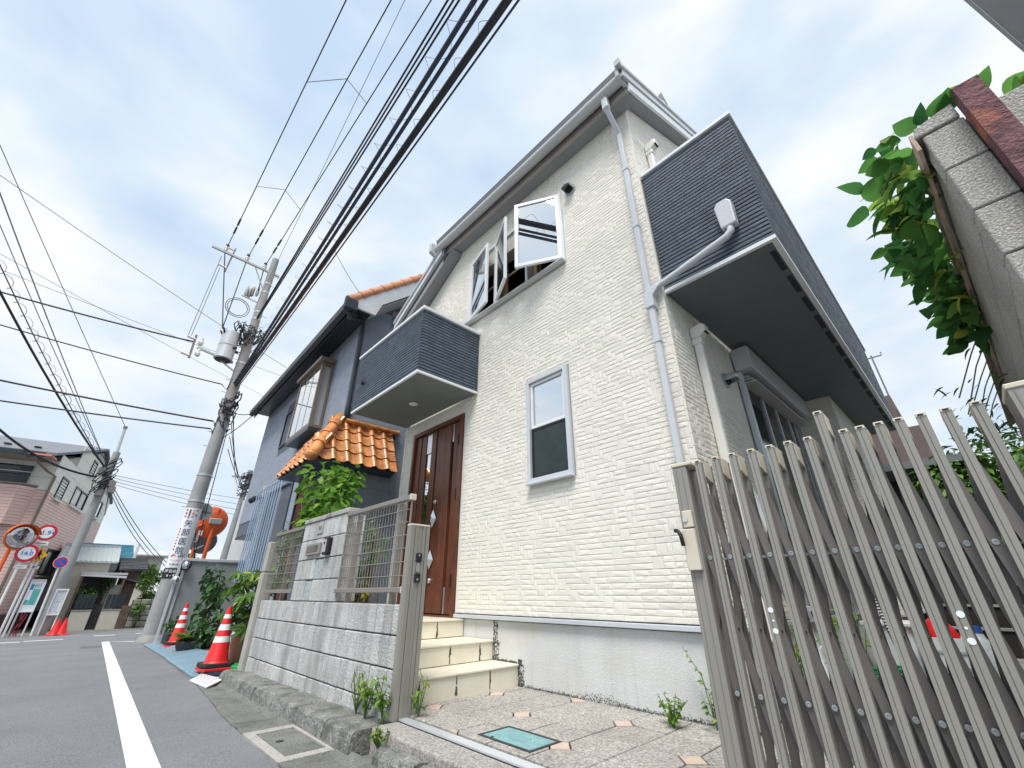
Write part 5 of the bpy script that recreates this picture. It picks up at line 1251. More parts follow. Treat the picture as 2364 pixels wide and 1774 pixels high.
for k, (z, sy) in enumerate(((6.05, 1.5), (4.80, 1.6), (4.55, 1.6))): MB().tube([(-15.2, sy, z), (-15.18, sy + .05, z - .06), (-15.15, 1.66, z - .16), (-15.1, 1.72, z + .25)], .014, 6).build('line_end_loop', CABLE, UP)
span((-20, 4.2, 9.6), off((-20, 4.2, 9.6), (-16.18, -5.2, 11.05), 1.4), .15, .010, CABLE_G, 'thin wire crossing high behind the pole')
span((-24, 5.5, 9.2), off((-24, 5.5, 9.2), (-16.4, -4.4, 8.7), 1.4), .1, .007, CABLE_G, 'faint wire crossing behind the transformer')
span((-19, 8, 8.4), off((-19, 8, 8.4), (-16.5, -4.1, 8.3), 1.4), .15, .007, CABLE_G, 'faint wire below the first crossing wire')
for k in range(4): span((-21.4, -.5 + .02 * k, 4.0 - .1 * k), (-22.5 - k, 9, 3.9 - .2 * k), .2, .009, CABLE_G, ('highest', 'second highest', 'third highest', 'lowest')[k] + ' of four slack service wires right of the slim pole', 10, 'service wires behind the corner pole')
# slim pole across the junction and its lines
P2 = thing('utility_pole', 'weathered utility pole in front of the pink house', 'utility pole', (-21.15, -.30, road(-21.15)))
MB().tube([(-21.15, -.30, -1.35), (-21.2, -.33, 4.75)], [.15, .11], 16).build('pole_shaft', POLE, P2, smooth='auto')
MB().tube([(-21.2, -.33, 4.7), (-21.25, -.40, 5.75)], .05, 10).build('top_pipe', STEEL, P2)
MB().lathe((-21.25, -.40, 5.7), [(.07, 0), (.07, .08)], 10).build('pipe_cap', GATE_DK, P2)
mb = MB()
for k in range(26):
    z0 = gk.uniform(3.3, 4.3); r_ = gk.uniform(.1, .32); ph = gk.uniform(0, 6); arc = gk.uniform(2, 5)
    mb.tube([(-21.0 + .4 * math.cos(ph + arc * i / 9) * r_, -.35 + math.sin(ph + arc * i / 9) * r_, z0 + math.sin(ph + arc * i / 7) * r_) for i in range(9)], .016, 4)
mb.build('cable_tangle', CABLE, P2, kind='stuff')
for (y, z) in ((-.52, 3.95), (-.1, 3.55), (-.35, 3.2), (-.05, 3.35)): B(-21.1, -20.9, y - .1, y + .1, z - .1, z + .13).build('junction_box', GATE_DK, P2, bevel=.02)
MB().tube([(-21.1, -.15, 3.6), (-21.1, .05, 2.5)], .02, 6).build('down_pipe', CABLE_G, P2)
span((-21.25, -.40, 5.75), (-9.2, -9.2, 15.6), .1, .011, CABLE_G, 'long thin wire rising from the slim pole to the top left', 18, None)
gl = 'lines fanning out above the pink house'
for k, (y, z, sg, r_, lb) in enumerate(((-4.6, 7.9, .2, .03, 'bold black line rising left from the slim pole'), (-4.9, 9.3, .1, .011, 'leftmost thin line fanning out above the pink house'), (-5.0, 9.9, .1, .011, 'second thin line fanning out above the pink house'), (-5.3, 10.4, .1, .008, 'third thin line fanning out above the pink house'))):
    span((-21.1, -.5, 4.3 - .15 * (k == 0)), (-13.2, y, z), sg, r_, CABLE_G if r_ < .02 else CABLE, lb, 12, gl)
o = span((-21.1, -.75, 4.45), (-13.4, -4.7, 8.5), .15, .014, CABLE, 'lashed cable with loops above the pink house', 12, gl)
MB().tube([Vector((-21.1, -.75, 4.45)).lerp(Vector((-13.4, -4.7, 8.5)), i / 160) + Vector((0, math.cos(i * .9) * .09, math.sin(i * .9) * .09 - .12 * (i / 160) * (1 - i / 160) * 4)) for i in range(161)], .007, 4).build('lashing_wire', CABLE_G, o)
span((-21.0, -.6, 3.75), (-19.6, -3.4, 4.75), .28, .035, CABLE, 'sagging black cable bundle above the pink roof', 12, None)
mb = MB()
for k in range(9):
    t = gk.uniform(0, 1); c_ = Vector((-20.3 + .2 * t, -1.95 - .5 * t, 3.92 + .12 * t)); ph = gk.uniform(0, 6)
    mb.tube([c_ + Vector((0, math.cos(ph + i) * .08, math.sin(ph + i * 1.2) * .05)) for i in range(5)], .010, 4)
mb.build('cable_splice', CABLE, kind='stuff', label='messy black cable splice above the pink roof', cat='cable')
for k in range(3): span((-21.1, -.2, 3.7 - .1 * k), (-26 - k, 3.3 - .3 * k, .9 + .2 * k), .25, .014, CABLE_G, ('left', 'middle', 'right')[k] + ' one of three service wires dropping from the slim pole towards the cottages', 10, 'service wires to the cottages')
P3 = thing('utility_pole', 'distant utility pole rising behind the orange mirror', 'utility pole', (-23.55, 4.45, -1.25))
MB().tube([(-23.55, 4.45, -1.3), (-23.5, 4.60, 5.4)], [.16, .11], 12).build('pole_shaft', POLE, P3, smooth='auto')
MB().bar((-23.5, 3.9, 5.0), (-23.5, 5.3, 5.1), .08, .08).build('crossarm', STEEL, P3)
mb = MB()
for k in range(30):
    z0 = gk.uniform(4.2, 5.2); r_ = gk.uniform(.1, .4); ph = gk.uniform(0, 6)
    mb.tube([(-23.4, 4.6 + math.cos(ph + i) * r_, z0 + math.sin(ph + i * 1.3) * r_ * .5) for i in range(6)], .016, 4)
mb.build('cable_tangle', CABLE, P3, kind='stuff')
for k in range(5): span((-15.1, 1.95 + .06 * k, 5.6 - .4 * k), (-23.4, 4.2 + .2 * k, 4.6 - .1 * k), .3, .012, CABLE, ('highest', 'second', 'middle', 'fourth', 'lowest')[k] + ' of five slack lines from the corner pole to the distant pole', 12, 'lines to the distant pole')
span((-9.3, 2.3, 8.2), (-7.6, 3.6, 5.35), .25, .009, CABLE_G, 'service wire dropping to the blue house gable', 12, None)
for k in range(2): span((-15.1, 1.95, 5.2 - .9 * k), (-13.2 + .6 * k, 2.3, 4.66), .08, .012, CABLE, ('upper', 'lower')[k] + ' service wire from the corner pole to the blue house eave', 10, 'service wires to the blue house')

# mirrors and signs beyond the pole
RS = thing('round_sign', 'back of a grey round road sign strapped to the corner pole', 'sign', (-15.45, 2.08, 2.15))
MB().lathe((-15.50, 2.12, 2.16), [(.24, 0), (.24, -.012)], 28, (1, -.13, 0)).build('sign_disc', STEEL, RS)
MB().bar((-15.47, 1.92, 2.18), (-15.47, 2.32, 2.14), .02, .04).bar((-15.46, 2.12, 1.95), (-15.46, 2.12, 2.36), .02, .03, (0, 1, 0)).build('sign_strap', GATE_DK, RS)
OM = thing('convex_mirror', 'orange backed round convex mirror on an orange pole beyond the fence', 'mirror', (-16.3, 2.55, -1.08))
MB().tube([(-16.25, 2.56, -1.1), (-16.25, 2.62, 2.38)], .055, 12).build('mirror_pole', ORANGE, OM, smooth='auto')
fx = Vector((1, -.16, -.02)).normalized()
ms = MB().lathe(Vector((-16.32, 2.50, 2.0)), [(.46, -.06), (.465, -.02), (.46, .0), (.42, .05), (.2, .11), (.05, .12)], 32, tuple(fx)).build('mirror_shell', ORANGE, OM, smooth='auto')
for a in (30, 90, 150, 210, 270, 330):
    c_, s_ = math.cos(R(a)), math.sin(R(a)); o_ = Vector((-16.32, 2.50, 2.0)) + fx * .10
    MB().bar(o_ + Vector((0, c_ * .16, s_ * .16)), o_ + Vector((0, c_ * .40, s_ * .40)) - fx * .05, .04, .03).build('shell_rib', ORANGE, ms)
B(-16.22, -16.15, 2.44, 2.78, 1.93, 2.10).build('mirror_bracket', STEEL, ms, bevel=.02)
B(-16.23, -16.22, 2.27, 2.37, 1.58, 1.72).build('paper_label', SIGNW, ms)
NP = thing('round_sign', 'dark back of a notched sign under the orange mirror', 'sign', (-16.5, 2.5, -1.08))
MB().lathe((-16.62, 2.52, 1.45), [(.36, 0), (.36, -.012)], 28, (1, -.15, 0)).build('sign_disc', mat('dark_sign_back', (.12, .13, .14), .6), NP)
MB().tube([(-16.6, 2.30, -1.1), (-16.6, 2.33, 1.25)], .035, 10).build('sign_pole', ORANGE, NP)
B(-16.59, -16.58, 2.30, 2.36, 1.45, 1.75).build('sticker', SIGNW, NP); MB().bar((-16.58, 2.32, 1.20), (-16.58, 2.55, 1.33), .01, .035).build('sticker', SIGNW, NP)
# grey steel fence panel at the end of the blue house lot, with two small mirrors
SP = thing('steel_fence', 'flat grey steel fence panel behind the potted shrubs', 'fence', (-13.3, 2.4, -1.05))
B(-13.34, -13.30, 1.80, 3.4, -1.05, .70).build('fence_panel', SHED, SP)
MB().bar((-13.31, 1.72, .735), (-13.31, 3.4, .735), .10, .06).build('top_rail', GUTTER, SP, bevel=.006)
for y in (1.70, 1.80): MB().bar((-13.30, y, -1.05), (-13.30, y, .71), .06, .045, (0, 1, 0)).build('corner_post', SILVER if y < 1.75 else STEEL, SP)
for k, (y, z, w_) in enumerate(((2.1, .28, .3), (2.3, .05, .2), (2.2, -.2, .26))): B(-13.2995, -13.2985, y, y + w_, z, z + .012).build('paint_scratch', STEEL, SP)
for nm, y, z, r_, m_, lb in (('oval_mirror', 1.82, .60, .105, BLACK, 'small black rimmed oval mirror on the grey fence top corner'), ('square_mirror', 1.70, .28, .09, STEEL, 'small chrome mirror clamped to the grey fence edge')):
    mm = thing(nm, lb, 'mirror', (-13.2, y, z))
    MB().lathe((-13.22, y, z), [(r_, 0), (r_, .03), (r_ * .85, .035)], 22, (1, -.3, .05)).build('mirror_rim', m_, mm)
    MB().lathe((-13.18, y - .013, z + .002), [(r_ * .86, 0), (r_ * .7, .02), (r_ * .3, .035), (.01, .038)], 22, (1, -.3, .05)).build('mirror_face', MIRROR, mm, smooth=True)
    MB().tube([(-13.3, y, z + .02), (-13.22, y, z)], .015, 8).build('mirror_arm', STEEL, mm)

# cones --------------------------------------------------------------
def cone(loc, label, group, h=.70, weight=True):
    t = thing('traffic_cone', label, 'traffic cone', loc, group)
    x, y, z = loc
    bs_ = MB(); s_ = .19
    bs_.prism([(x - s_, y - s_ + .04, z), (x - s_ + .04, y - s_, z), (x + s_ - .04, y - s_, z), (x + s_, y - s_ + .04, z), (x + s_, y + s_ - .04, z), (x + s_ - .04, y + s_, z), (x - s_ + .04, y + s_, z), (x - s_, y + s_ - .04, z)], (0, 0, .03))
    bs_.build('cone_base', RED, t, bevel=.006)
    zb = z + .03
    if weight:
        MB().prism([(x - .185, y - .145, z + .031), (x - .145, y - .185, z + .031), (x + .145, y - .185, z + .031), (x + .185, y - .145, z + .031), (x + .185, y + .145, z + .031), (x + .145, y + .185, z + .031), (x - .145, y + .185, z + .031), (x - .185, y + .145, z + .031)], (0, 0, .05)).build('cone_weight', RUBBER, t, bevel=.01)
        zb = z + .081
    rr_ = lambda u: .135 * (1 - u) + .026 * u
    MB().lathe((x, y, zb), [(.15, 0), (.137, .012), (rr_(.02), .02), (rr_(1), h - .10), (.022, h - .085), (.005, h - .083)], 28).build('cone_body', RED, t, smooth='auto')
    H_ = h - .10
    if weight:
        for a, b in ((.36, .47), (.58, .69), (.80, .88)): MB().lathe((x, y, zb), [(rr_(a) + .0025, H_ * a), (rr_(b) + .0025, H_ * b)], 28).build('reflective_band', REFL, t, smooth='auto')
    return t
cone((-7.47, 1.68, road(-7.47) + .05), 'nearest red cone with white bands standing on the blue ramp', 'traffic cones on the ramp', .73)
cone((-12.3, 1.93, road(-12.3) + .04), 'smaller looking red cone with white bands further along the blue ramp', 'traffic cones on the ramp', .80)
for y, lb in ((.02, 'left plain red cone by the brick plinth across the junction'), (.18, 'right plain red cone by the brick plinth across the junction')): cone((-20.8, y, road(-20.8)), lb, 'plain cones across the junction', .52, False)

# blue steel ramp plates at the kerb of the blue house, white mat
RP = 'steel ramp plates along the gutter'
for k, (xa, xb, lb) in enumerate(((-7.35, -9.9, 'blue ribbed steel ramp plate under the nearest cone'), (-9.95, -13.9, 'long blue ribbed steel ramp plate running towards the pole'))):
    t = thing('ramp_plate', lb, 'ramp', ((xa + xb) / 2, 1.7, road((xa + xb) / 2)), RP)
    ya, yb = edge_in(xa) + .05, edge_in(xb) + .03
    wdt = .52
    mb = MB()
    mb.v += [(xa, ya, road(xa) + .012), (xb, yb, road(xb) + .012), (xb, yb + wdt, road(xb) + .085), (xa, ya + wdt, road(xa) + .085), (xa, ya, road(xa) - .01), (xb, yb, road(xb) - .01), (xb, yb + wdt, road(xb) - .01), (xa, ya + wdt, road(xa) - .01)]
    mb.f += [(3, 2, 1, 0), (4, 5, 6, 7), (0, 1, 5, 4), (1, 2, 6, 5), (2, 3, 7, 6), (3, 0, 4, 7)]; mb.m += [0] * 6
    pl = mb.build('plate', RAMP, t, bevel=.004)
    mb = MB()
    for q in range(1, 14):
        f = q / 14
        mb.bar((xa - .05, ya + wdt * f, road(xa) + .012 + .073 * f + .002), (xb + .05, yb + wdt * f, road(xb) + .012 + .073 * f + .002), .012, .006)
    mb.build('plate_ribs', RAMP, t, kind='stuff')
    for q in range(4): MB().lathe((xa + (xb - xa) * (q + .5) / 4, ya + wdt * .9, road(xa) + .075), [(.014, 0), (.012, .012)], 10).build('bolt', STEEL, t)
mt = MB().prism([(-6.95, 1.34, road(-6.95) + .008), (-6.25, 1.38, road(-6.3) + .008), (-6.62, 1.62, road(-6.5) + .02), (-7.33, 1.52, road(-7.3) + .02)], (0, 0, .012)).build('mesh_mat', SIGNW, label='scrap of white perforated mat beside the cone base', cat='mat')
mb = MB()
for i in range(14):
    for j in range(7):
        u, v = (i + .5) / 14, (j + .5) / 7
        p = Vector((-6.95, 1.36, road(-6.95) + .008)).lerp(Vector((-6.35, 1.40, road(-6.3) + .008)), u).lerp(Vector((-7.33, 1.5, road(-7.3) + .02)).lerp(Vector((-6.75, 1.62, road(-6.5) + .02)), u), v)
        mb.box(p.x - .008, p.x + .008, p.y - .004, p.y + .004, p.z + .0105, p.z + .0135)
mb.build('mat_holes', POT, mt, kind='stuff')
sheet([-7.0, -13.4], [2.0, 2.62], -.0, 'doorstep_concrete', CONC, lambda x: road(x) + .07)

# ================================================================== ACROSS THE JUNCTION
t_ = Vector((-.983, .182, 0)); l_ = Vector((-.182, -.983, 0)); P0 = Vector((-23.43, -1.809, 0))
def pk(s, w_, z): p = P0 + t_ * s + l_ * w_; return (p.x, p.y, z)
PH = thing('pink_house', 'pink tiled house with cream upper storey across the junction', 'house', (-28, -5, -1.3))
def pbox(s0, s1, w0, w1, z0, z1, mb=None):
    mb = mb or MB(); v = [pk(s, w_, z) for z in (z0, z1) for s, w_ in ((s0, w0), (s1, w0), (s1, w1), (s0, w1))]
    return mb.add(v, [(0, 1, 2, 3), (7, 6, 5, 4), (0, 4, 5, 1), (1, 5, 6, 2), (2, 6, 7, 3), (3, 7, 4, 0)])
pw_ = pbox(.02, 10.4, .03, 9, -1.4, 3.47).build('lower_wall', PINK_J, PH)
mb = pbox(.02, 10.4, .03, 9, 3.471, 4.6); mb.prism([pk(.02, .03, 4.6), pk(10.4, .03, 4.6), pk(5.2, .03, 6.25)], tuple(l_ * 9)); uw = mb.build('upper_wall', CREAM_J, PH)
ws_ = [(1.0, 1.95, 3.38, 4.22), (3.2, 5.5, 3.48, 4.25), (7.1, 8.85, 3.6, 4.42), (4.05, 4.8, 5.0, 5.65), (3.25, 5.2, .69, 1.65), (6.6, 7.6, .60, 1.62)]
k = 0; z = -.72
lst = []
while z < 3.45:      # pink tile courses
    s = 0.0
    while s < 10.4:
        e2 = min(10.4, s + 1.04)
        if not any(s < h[1] and e2 > h[0] and z < h[3] and z + .1 > h[2] for h in ws_): lst.append((pbox(s + .004, e2 - .004, .0, .03, z + .006, z + .104), 1 / (25 + s)))
        else:
            q0 = s
            for h in ws_:
                if q0 < h[1] and e2 > h[0] and z < h[3] and z + .1 > h[2]:
                    if h[0] > q0: lst.append((pbox(q0 + .004, h[0], .0, .03, z + .006, z + .104), .001))
                    if h[1] < e2: lst.append((pbox(h[1], e2 - .004, .0, .03, z + .006, z + .104), .001))
        s = e2
    for w0 in (.03, 1.0, 2.0): lst.append((pbox(-.0, .02, w0, w0 + .97, z + .006, z + .104), .04))
    z += .11
pieces(lst, 'tile_course', PINK, pw_, 200, 'tile_courses')
for k in range(6):
    z0 = 3.475 + .46 * k; z1 = z0 + .45
    for s0 in (0, 2.08, 4.16, 6.24, 8.32):
        s1 = s0 + 2.08
        lim = lambda s: 4.6 + 1.65 * (1 - abs(s - 5.2) / 5.2)
        if z1 > min(lim(s0), lim(s1)): 
            if z1 > max(lim(s0), lim(s1)): continue
        mb = MB(); xs_ = sorted({s0, s1, *[h for q in ws_ for h in q[:2] if s0 < h < s1]})
        for a, b in zip(xs_, xs_[1:]):
            hh = [h for h in ws_ if a >= h[0] - .01 and b <= h[1] + .01 and z0 < h[3] and z1 > h[2]]
            if not hh: pbox(a + (.004 if a == s0 else 0), b - (.004 if b == s1 else 0), .0, .03, z0, z1, mb)
            else:
                if hh[0][2] > z0 + .02: pbox(a, b, .0, .03, z0, hh[0][2], mb)
                if hh[0][3] < z1 - .02: pbox(a, b, .0, .03, hh[0][3], z1, mb)
        mb.build('cream_board', CREAM, uw)
    if k < 3: pbox(.0, .02, .03, 6, z0, min(z1, 4.6)).build('cream_board', CREAM, uw)
for k, (a, b, c, d) in enumerate(ws_):
    mb = MB(); f = .06
    for q in ((a, a + f, c, d), (b - f, b, c, d), (a + f, b - f, c, c + f), (a + f, b - f, d - f, d)): pbox(q[0], q[1], -.04, .029, q[2], q[3], mb)
    wd_ = mb.build('window', DKTRIM, PH)
    if k in (0, 3):
        for q in range(int((d - c) / .11)): pbox(a + f, b - f, -.01, .02, c + .03 + .11 * q, c + .10 + .11 * q).build('shutter_slat', CREAM, wd_)
    else:
        pbox(a + f, b - f, .0, .01, c + f, d - f).build('pane', GLASS_SKY if k == 2 else GLASS, wd_)
        pbox((a + b) / 2 - .04, (a + b) / 2 + .04, -.03, -.001, c + f, d - f).build('stile', DKTRIM, wd_)
        pbox(a + f, a + (b - a) * .38, -.0015, -.0005, c + f, d - f).build('drawn_blind', CREAM, wd_)
    pbox(a - .05, b + .05, -.09, .0, c - .07, c - .005).build('sill', CREAM, wd_)
mb = MB()
for sa, za, sb, zb_ in ((-1.1, 4.55, 5.2, 6.40), (10.55, 4.62, 5.2, 6.40)):
    v = [pk(sa, -.10, za), pk(sb, -.10, zb_), pk(sb, -.10, zb_ + .10), pk(sa, -.10, za + .10)]; mb.prism(v, tuple(l_ * 9.3))
mb.build('roof', ROOFG, PH)
for k, w_ in enumerate((.6, 1.4, 2.2)): pbox(-.4, -.25, w_, w_ + .18, 4.92, 4.97).build('snow_guard', BLACK, PH)
pbox(-1.14, -.5, .0, .6, 4.50, 4.56).build('eave_board', mat('salmon_eave', (.62, .24, .17), .6), PH)
pbox(-1.12, -1.05, .2, 9, 4.46, 4.62).build('gutter', DKTRIM, PH); pbox(-1.0, .0, .1, 9, 4.47, 4.50).build('eave_soffit', TAUPE, PH)
MB().tube([pk(-1.0, .35, 4.5), pk(-.9, .33, 4.3), pk(-.35, .12, 4.1), pk(-.05, -.06, 4.0), pk(-.05, -.06, -1.2)], .045, 8).build('downpipe', BRONZE, PH)
blc = MB().prism([pk(.0, .30, 2.2), pk(-.35, .62, 2.2), pk(-.35, 6, 2.2), pk(.0, 6, 2.2)], (0, 0, 1.36)).build('balcony', PINK_J, PH)
for k in range(12):
    z0 = 2.205 + .11 * k
    MB().prism([pk(-.015, .285, z0), pk(-.372, .612, z0), pk(-.352, .62, z0), pk(-.0, .30, z0)], (0, 0, .1)).build('tile_course', PINK, blc)
    for w0 in (.62, 2.4, 4.2): pbox(-.37, -.352, w0, w0 + 1.775, z0, z0 + .1).build('tile_course', PINK, blc)
MB().prism([pk(-.0, .26, 3.562), pk(-.39, .60, 3.562), pk(-.39, 6, 3.562), pk(.0, 6, 3.562)], (0, 0, .05)).build('coping', BRONZE, blc)
pbox(-.03, .0, .62, 2.2, 3.6, 4.30).build('window', GLASS_DK, PH); pbox(-.06, -.031, .62, .95, 3.6, 4.28).build('louvre_panel', DKTRIM, PH)
MB().tube([pk(-.3, .5, 4.02), pk(-.3, 5, 4.02)], .012, 6).build('drying_rod', SIGNW, PH)
pl_ = pbox(-.12, 10.5, -.12, -.005, -1.4, -.66).build('brick_plinth', BLACK, PH)
for k in range(5):
    for s in range(26): pbox(-.14 + .41 * s, .26 + .41 * s, -.14, -.121, -1.2 + .115 * k, -1.095 + .115 * k).build('brick', BRICKD, pl_)
    for w_ in range(8): pbox(-.16, -.121, -.12 + .4 * w_, .27 + .4 * w_, -1.2 + .115 * k, -1.095 + .115 * k).build('brick', BRICKD, pl_)
pbox(-.05, .0, .05, 3.5, -1.3, -.4).build('plinth_band', CONC, PH)

# road signs, mirror, notice boards on the far kerb
def disc(c, r_, m, name, par, n_=(1, .05, 0), th=.006): return MB().lathe(c, [(r_, 0), (r_, th)], 30, n_).build(name, m, par)
n_ = Vector((1, .04, .0)).normalized(); tx_ = Vector((-n_.y, n_.x, 0)); K = Vector((0, 0, 1))
def F4(c, k): return frame4(Vector(c) + n_ * k, tx_, K)
S1 = thing('width_limit_sign', 'round red rimmed 1.9 m width limit sign with blue arrowheads', 'road sign', (-20.85, -1.15, -1.15))
MB().tube([(-20.86, -1.15, -1.15), (-20.86, -1.15, 2.05)], .032, 10).build('sign_pole', REFL, S1)
C1 = Vector((-20.80, -1.15, 1.79)); disc(C1, .245, SIGNR, 'sign_disc', S1, n_); disc(C1 + n_ * .005, .175, SIGNW, 'sign_face', S1, n_)
text('1.9', 'lettering', SIGNLB, S1, F4(C1 - Vector((0, .01, .01)), .013), .19, bold=.004); text('m', 'lettering', SIGNLB, S1, F4(C1 + Vector((0, .12, .09)), .013), .07)
for s_ in (-1, 1): MB().prism([C1 + n_ * .0125 + Vector((0, s_ * .165, .055)), C1 + n_ * .0125 + Vector((0, s_ * .165, -.055)), C1 + n_ * .0125 + Vector((0, s_ * .115, 0))], tuple(n_ * .002)).build('arrow_mark', SIGNB, S1)
B(-20.81, -20.80, -1.34, -1.0, 1.41, 1.52).build('sub_plate', SIGNW, S1); MB().bar((-20.795, -1.29, 1.465), (-20.795, -1.05, 1.465), .006, .018).build('arrow_mark', SIGNK, S1)
S2 = thing('weight_limit_sign', 'round red rimmed 14.0 t weight limit sign above a white plate', 'road sign', (-20.7, -1.36, -1.15))
MB().tube([(-20.72, -1.42, -1.15), (-20.72, -1.42, 1.3)], .032, 10).build('sign_pole', REFL, S2)
C2 = Vector((-20.66, -1.365, 1.145)); disc(C2, .255, SIGNR, 'sign_disc', S2, n_); disc(C2 + n_ * .005, .185, SIGNW, 'sign_face', S2, n_)
text('14.0', 'lettering', SIGNLB, S2, F4(C2 - Vector((0, .0, .01)), .013), .16, bold=.004); text('t', 'lettering', SIGNLB, S2, F4(C2 + Vector((0, .07, .10)), .013), .10, bold=.003)
B(-20.69, -20.68, -1.50, -1.235, .71, .80).build('sub_plate', SIGNW, S2); text('この先150m', 'lettering', SIGNK, S2, F4((-20.68, -1.367, .755), .003), .052)
S3 = thing('school_sign', 'yellow diamond school crossing sign with black figures', 'road sign', (-20.86, -1.12, -1.15))
MB().tube([(-20.90, -1.06, -1.15), (-20.90, -1.06, 1.3)], .032, 10).build('sign_pole', REFL, S3)
C3 = Vector((-20.84, -1.14, 1.12))
for r_, m_, k_ in ((.262, SIGNK, 0), (.25, SIGNY, .004)): MB().prism([C3 + n_ * k_ + Vector((0, 0, r_)), C3 + n_ * k_ + Vector((0, r_, 0)), C3 + n_ * k_ + Vector((0, 0, -r_)), C3 + n_ * k_ + Vector((0, -r_, 0))], tuple(n_ * .005)).build('sign_plate', m_, S3)
for dx, sc_ in ((.05, 1.0), (-.05, .8)):
    q = C3 + n_ * .010 + Vector((0, dx, .0)); kb = MB()
    kb.lathe(q + Vector((0, 0, .115 * sc_)), [(.030 * sc_, 0), (.03 * sc_, .002)], 12, tuple(n_))
    for a, b, w_ in (((0, .09), (0, -.02), .06), ((0, -.01), (.05, -.13), .026), ((0, -.01), (-.045, -.13), .026), ((0, .07), (.075, .0), .02), ((0, .07), (-.07, .01), .02)):
        kb.bar(q + Vector((0, a[0], a[1])) * sc_, q + Vector((0, b[0], b[1])) * sc_, .003, w_ * sc_, tuple(Vector((0, -(b[1] - a[1]), b[0] - a[0]))))
    kb.build('figure_mark', SIGNK, S3)
B(-20.87, -20.86, -1.23, -.97, .71, .80).build('sub_plate', SIGNW, S3); text('通学路', 'lettering', SIGNK, S3, F4((-20.86, -1.10, .755), .003), .075, bold=.002)
S4 = thing('no_parking_sign', 'small round blue and red no parking sign on a white pole', 'road sign', (-20.82, -.50, -1.13))
MB().tube([(-20.85, -.47, -1.14), (-20.85, -.53, .98)], .03, 10).build('sign_pole', REFL, S4)
C4 = Vector((-20.80, -.525, .92)); disc(C4, .165, SIGNR, 'sign_disc', S4, n_); disc(C4 + n_ * .004, .125, SIGNB, 'sign_face', S4, n_)
MB().bar(C4 + n_ * .011 + Vector((0, -.09, .09)), C4 + n_ * .011 + Vector((0, .09, -.09)), .004, .03, (0, 1, 1)).build('red_bar', SIGNR, S4)
disc(C4 - n_ * .002, .175, SIGNW, 'white_rim', S4, n_)
LM = thing('convex_mirror', 'round convex mirror with orange hood beside the road signs at far left', 'mirror', (-20.6, -1.7, -1.15))
MB().tube([(-20.75, -1.78, -1.15), (-20.75, -1.78, 1.95)], .05, 10).build('mirror_pole', ORANGE, LM)
mc = Vector((-20.60, -1.64, 1.60)); mn = Vector((.95, .38, -.08)).normalized()
sh_ = MB().lathe(mc, [(.375, -.05), (.385, 0), (.375, .015)], 32, tuple(mn)).build('mirror_rim', ORANGE, LM)
MB().lathe(mc + mn * .012, [(.36, 0), (.30, .028), (.2, .055), (.1, .07), (.01, .074)], 32, tuple(mn)).build('mirror_face', MIRROR, sh_, smooth=True)
hb = MB(); hs = mn.cross(K).normalized()
for k in range(15):
    a = R(15 + 150 * k / 14)
    for o_ in (-.02, .16): hb.v.append(tuple(mc + hs * math.cos(a) * .395 + mn.cross(hs).normalized() * -math.sin(a) * .395 * (1 if mn.cross(hs).z < 0 else -1) + mn * o_))
for k in range(14): hb.f.append((2 * k, 2 * k + 2, 2 * k + 3, 2 * k + 1)); hb.m.append(0)
hb.build('mirror_hood', ORANGE, sh_, smooth=True)
MB().bar((-20.78, -1.95, 1.62), (-20.70, -1.7, 1.62), .06, .05).build('mirror_bracket', STEEL, LM)
def board(y0, y1, z0, z1, label, fill):
    t = thing('notice_board', label, 'notice board', (-20.95, (y0 + y1) / 2, -1.14))
    for y in (y0, y1): MB().tube([(-20.98, y, -1.15), (-20.98, y, z1)], .022, 8).build('board_leg', REFL, t)
    mb = MB()
    for q in ((y0 - .02, y0 + .015, z0, z1), (y1 - .015, y1 + .02, z0, z1), (y0 + .015, y1 - .015, z0, z0 + .035), (y0 + .015, y1 - .015, z1 - .045, z1)): mb.box(-20.97, -20.93, *q)
    fr_ = mb.build('board_frame', SIGNW, t)
    B(-20.965, -20.955, y0 + .016, y1 - .016, z0 + .036, z1 - .046).build('board_face', fill, t)
    return t
b1 = board(-.97, -.67, -.50, .36, 'glazed notice board with a teal poster across the junction', SIGNW)
for q, m_ in (((-.95, -.88, .12, .28), SIGNLB), ((-.86, -.72, .16, .27), VINYL), ((-.86, -.70, -.30, .14), TEAL), ((-.95, -.87, -.30, -.16), TEAL)): B(-20.954, -20.950, *q).build('poster', m_, b1)
text('お知らせ', 'lettering', SIGNDB, b1, F4((-20.95, -.79, .23), .002), .045)
B(-20.99, -20.92, -1.0, -.66, .36, .42).build('board_roof', STEEL, b1)
b2 = board(-.33, -.07, -.60, .15, 'grey notice board on the brick plinth across the junction', VINYL)
B(-20.955, -20.95, -.14, -.10, -.5, -.25).build('poster', SIGNW, b2)
dg_ = thing('red_stand', 'dark red folding stand below the notice board', 'stand', (-20.95, -.85, -1.14))
for a, b in (((-.93, -1.13), (-.80, -.52)), ((-.80, -1.13), (-.88, -.52)), ((-.86, -1.13), (-.75, -.55))): MB().bar((-20.93, a[0], a[1]), (-20.93, b[0], b[1]), .03, .045, (1, 0, 0)).build('stand_leg', mat('maroon', (.20, .015, .035), .5) if 'maroon' not in MATS else MATS['maroon'], dg_)
CRB = thing('parked_car', 'front corner of a silver car parked beside the pink house', 'car', (-22.0, -2.5, -1.15))
MB().prism([(-21.3, -1.95, -.85), (-21.25, -1.95, -.45), (-21.6, -1.95, -.22), (-22.4, -1.95, -.12), (-23.0, -1.95, .25), (-24.6, -1.95, .25), (-24.9, -1.95, -.85)], (0, -1.6, 0)).build('car_body', STEEL, CRB, bevel=.06, seg=3)
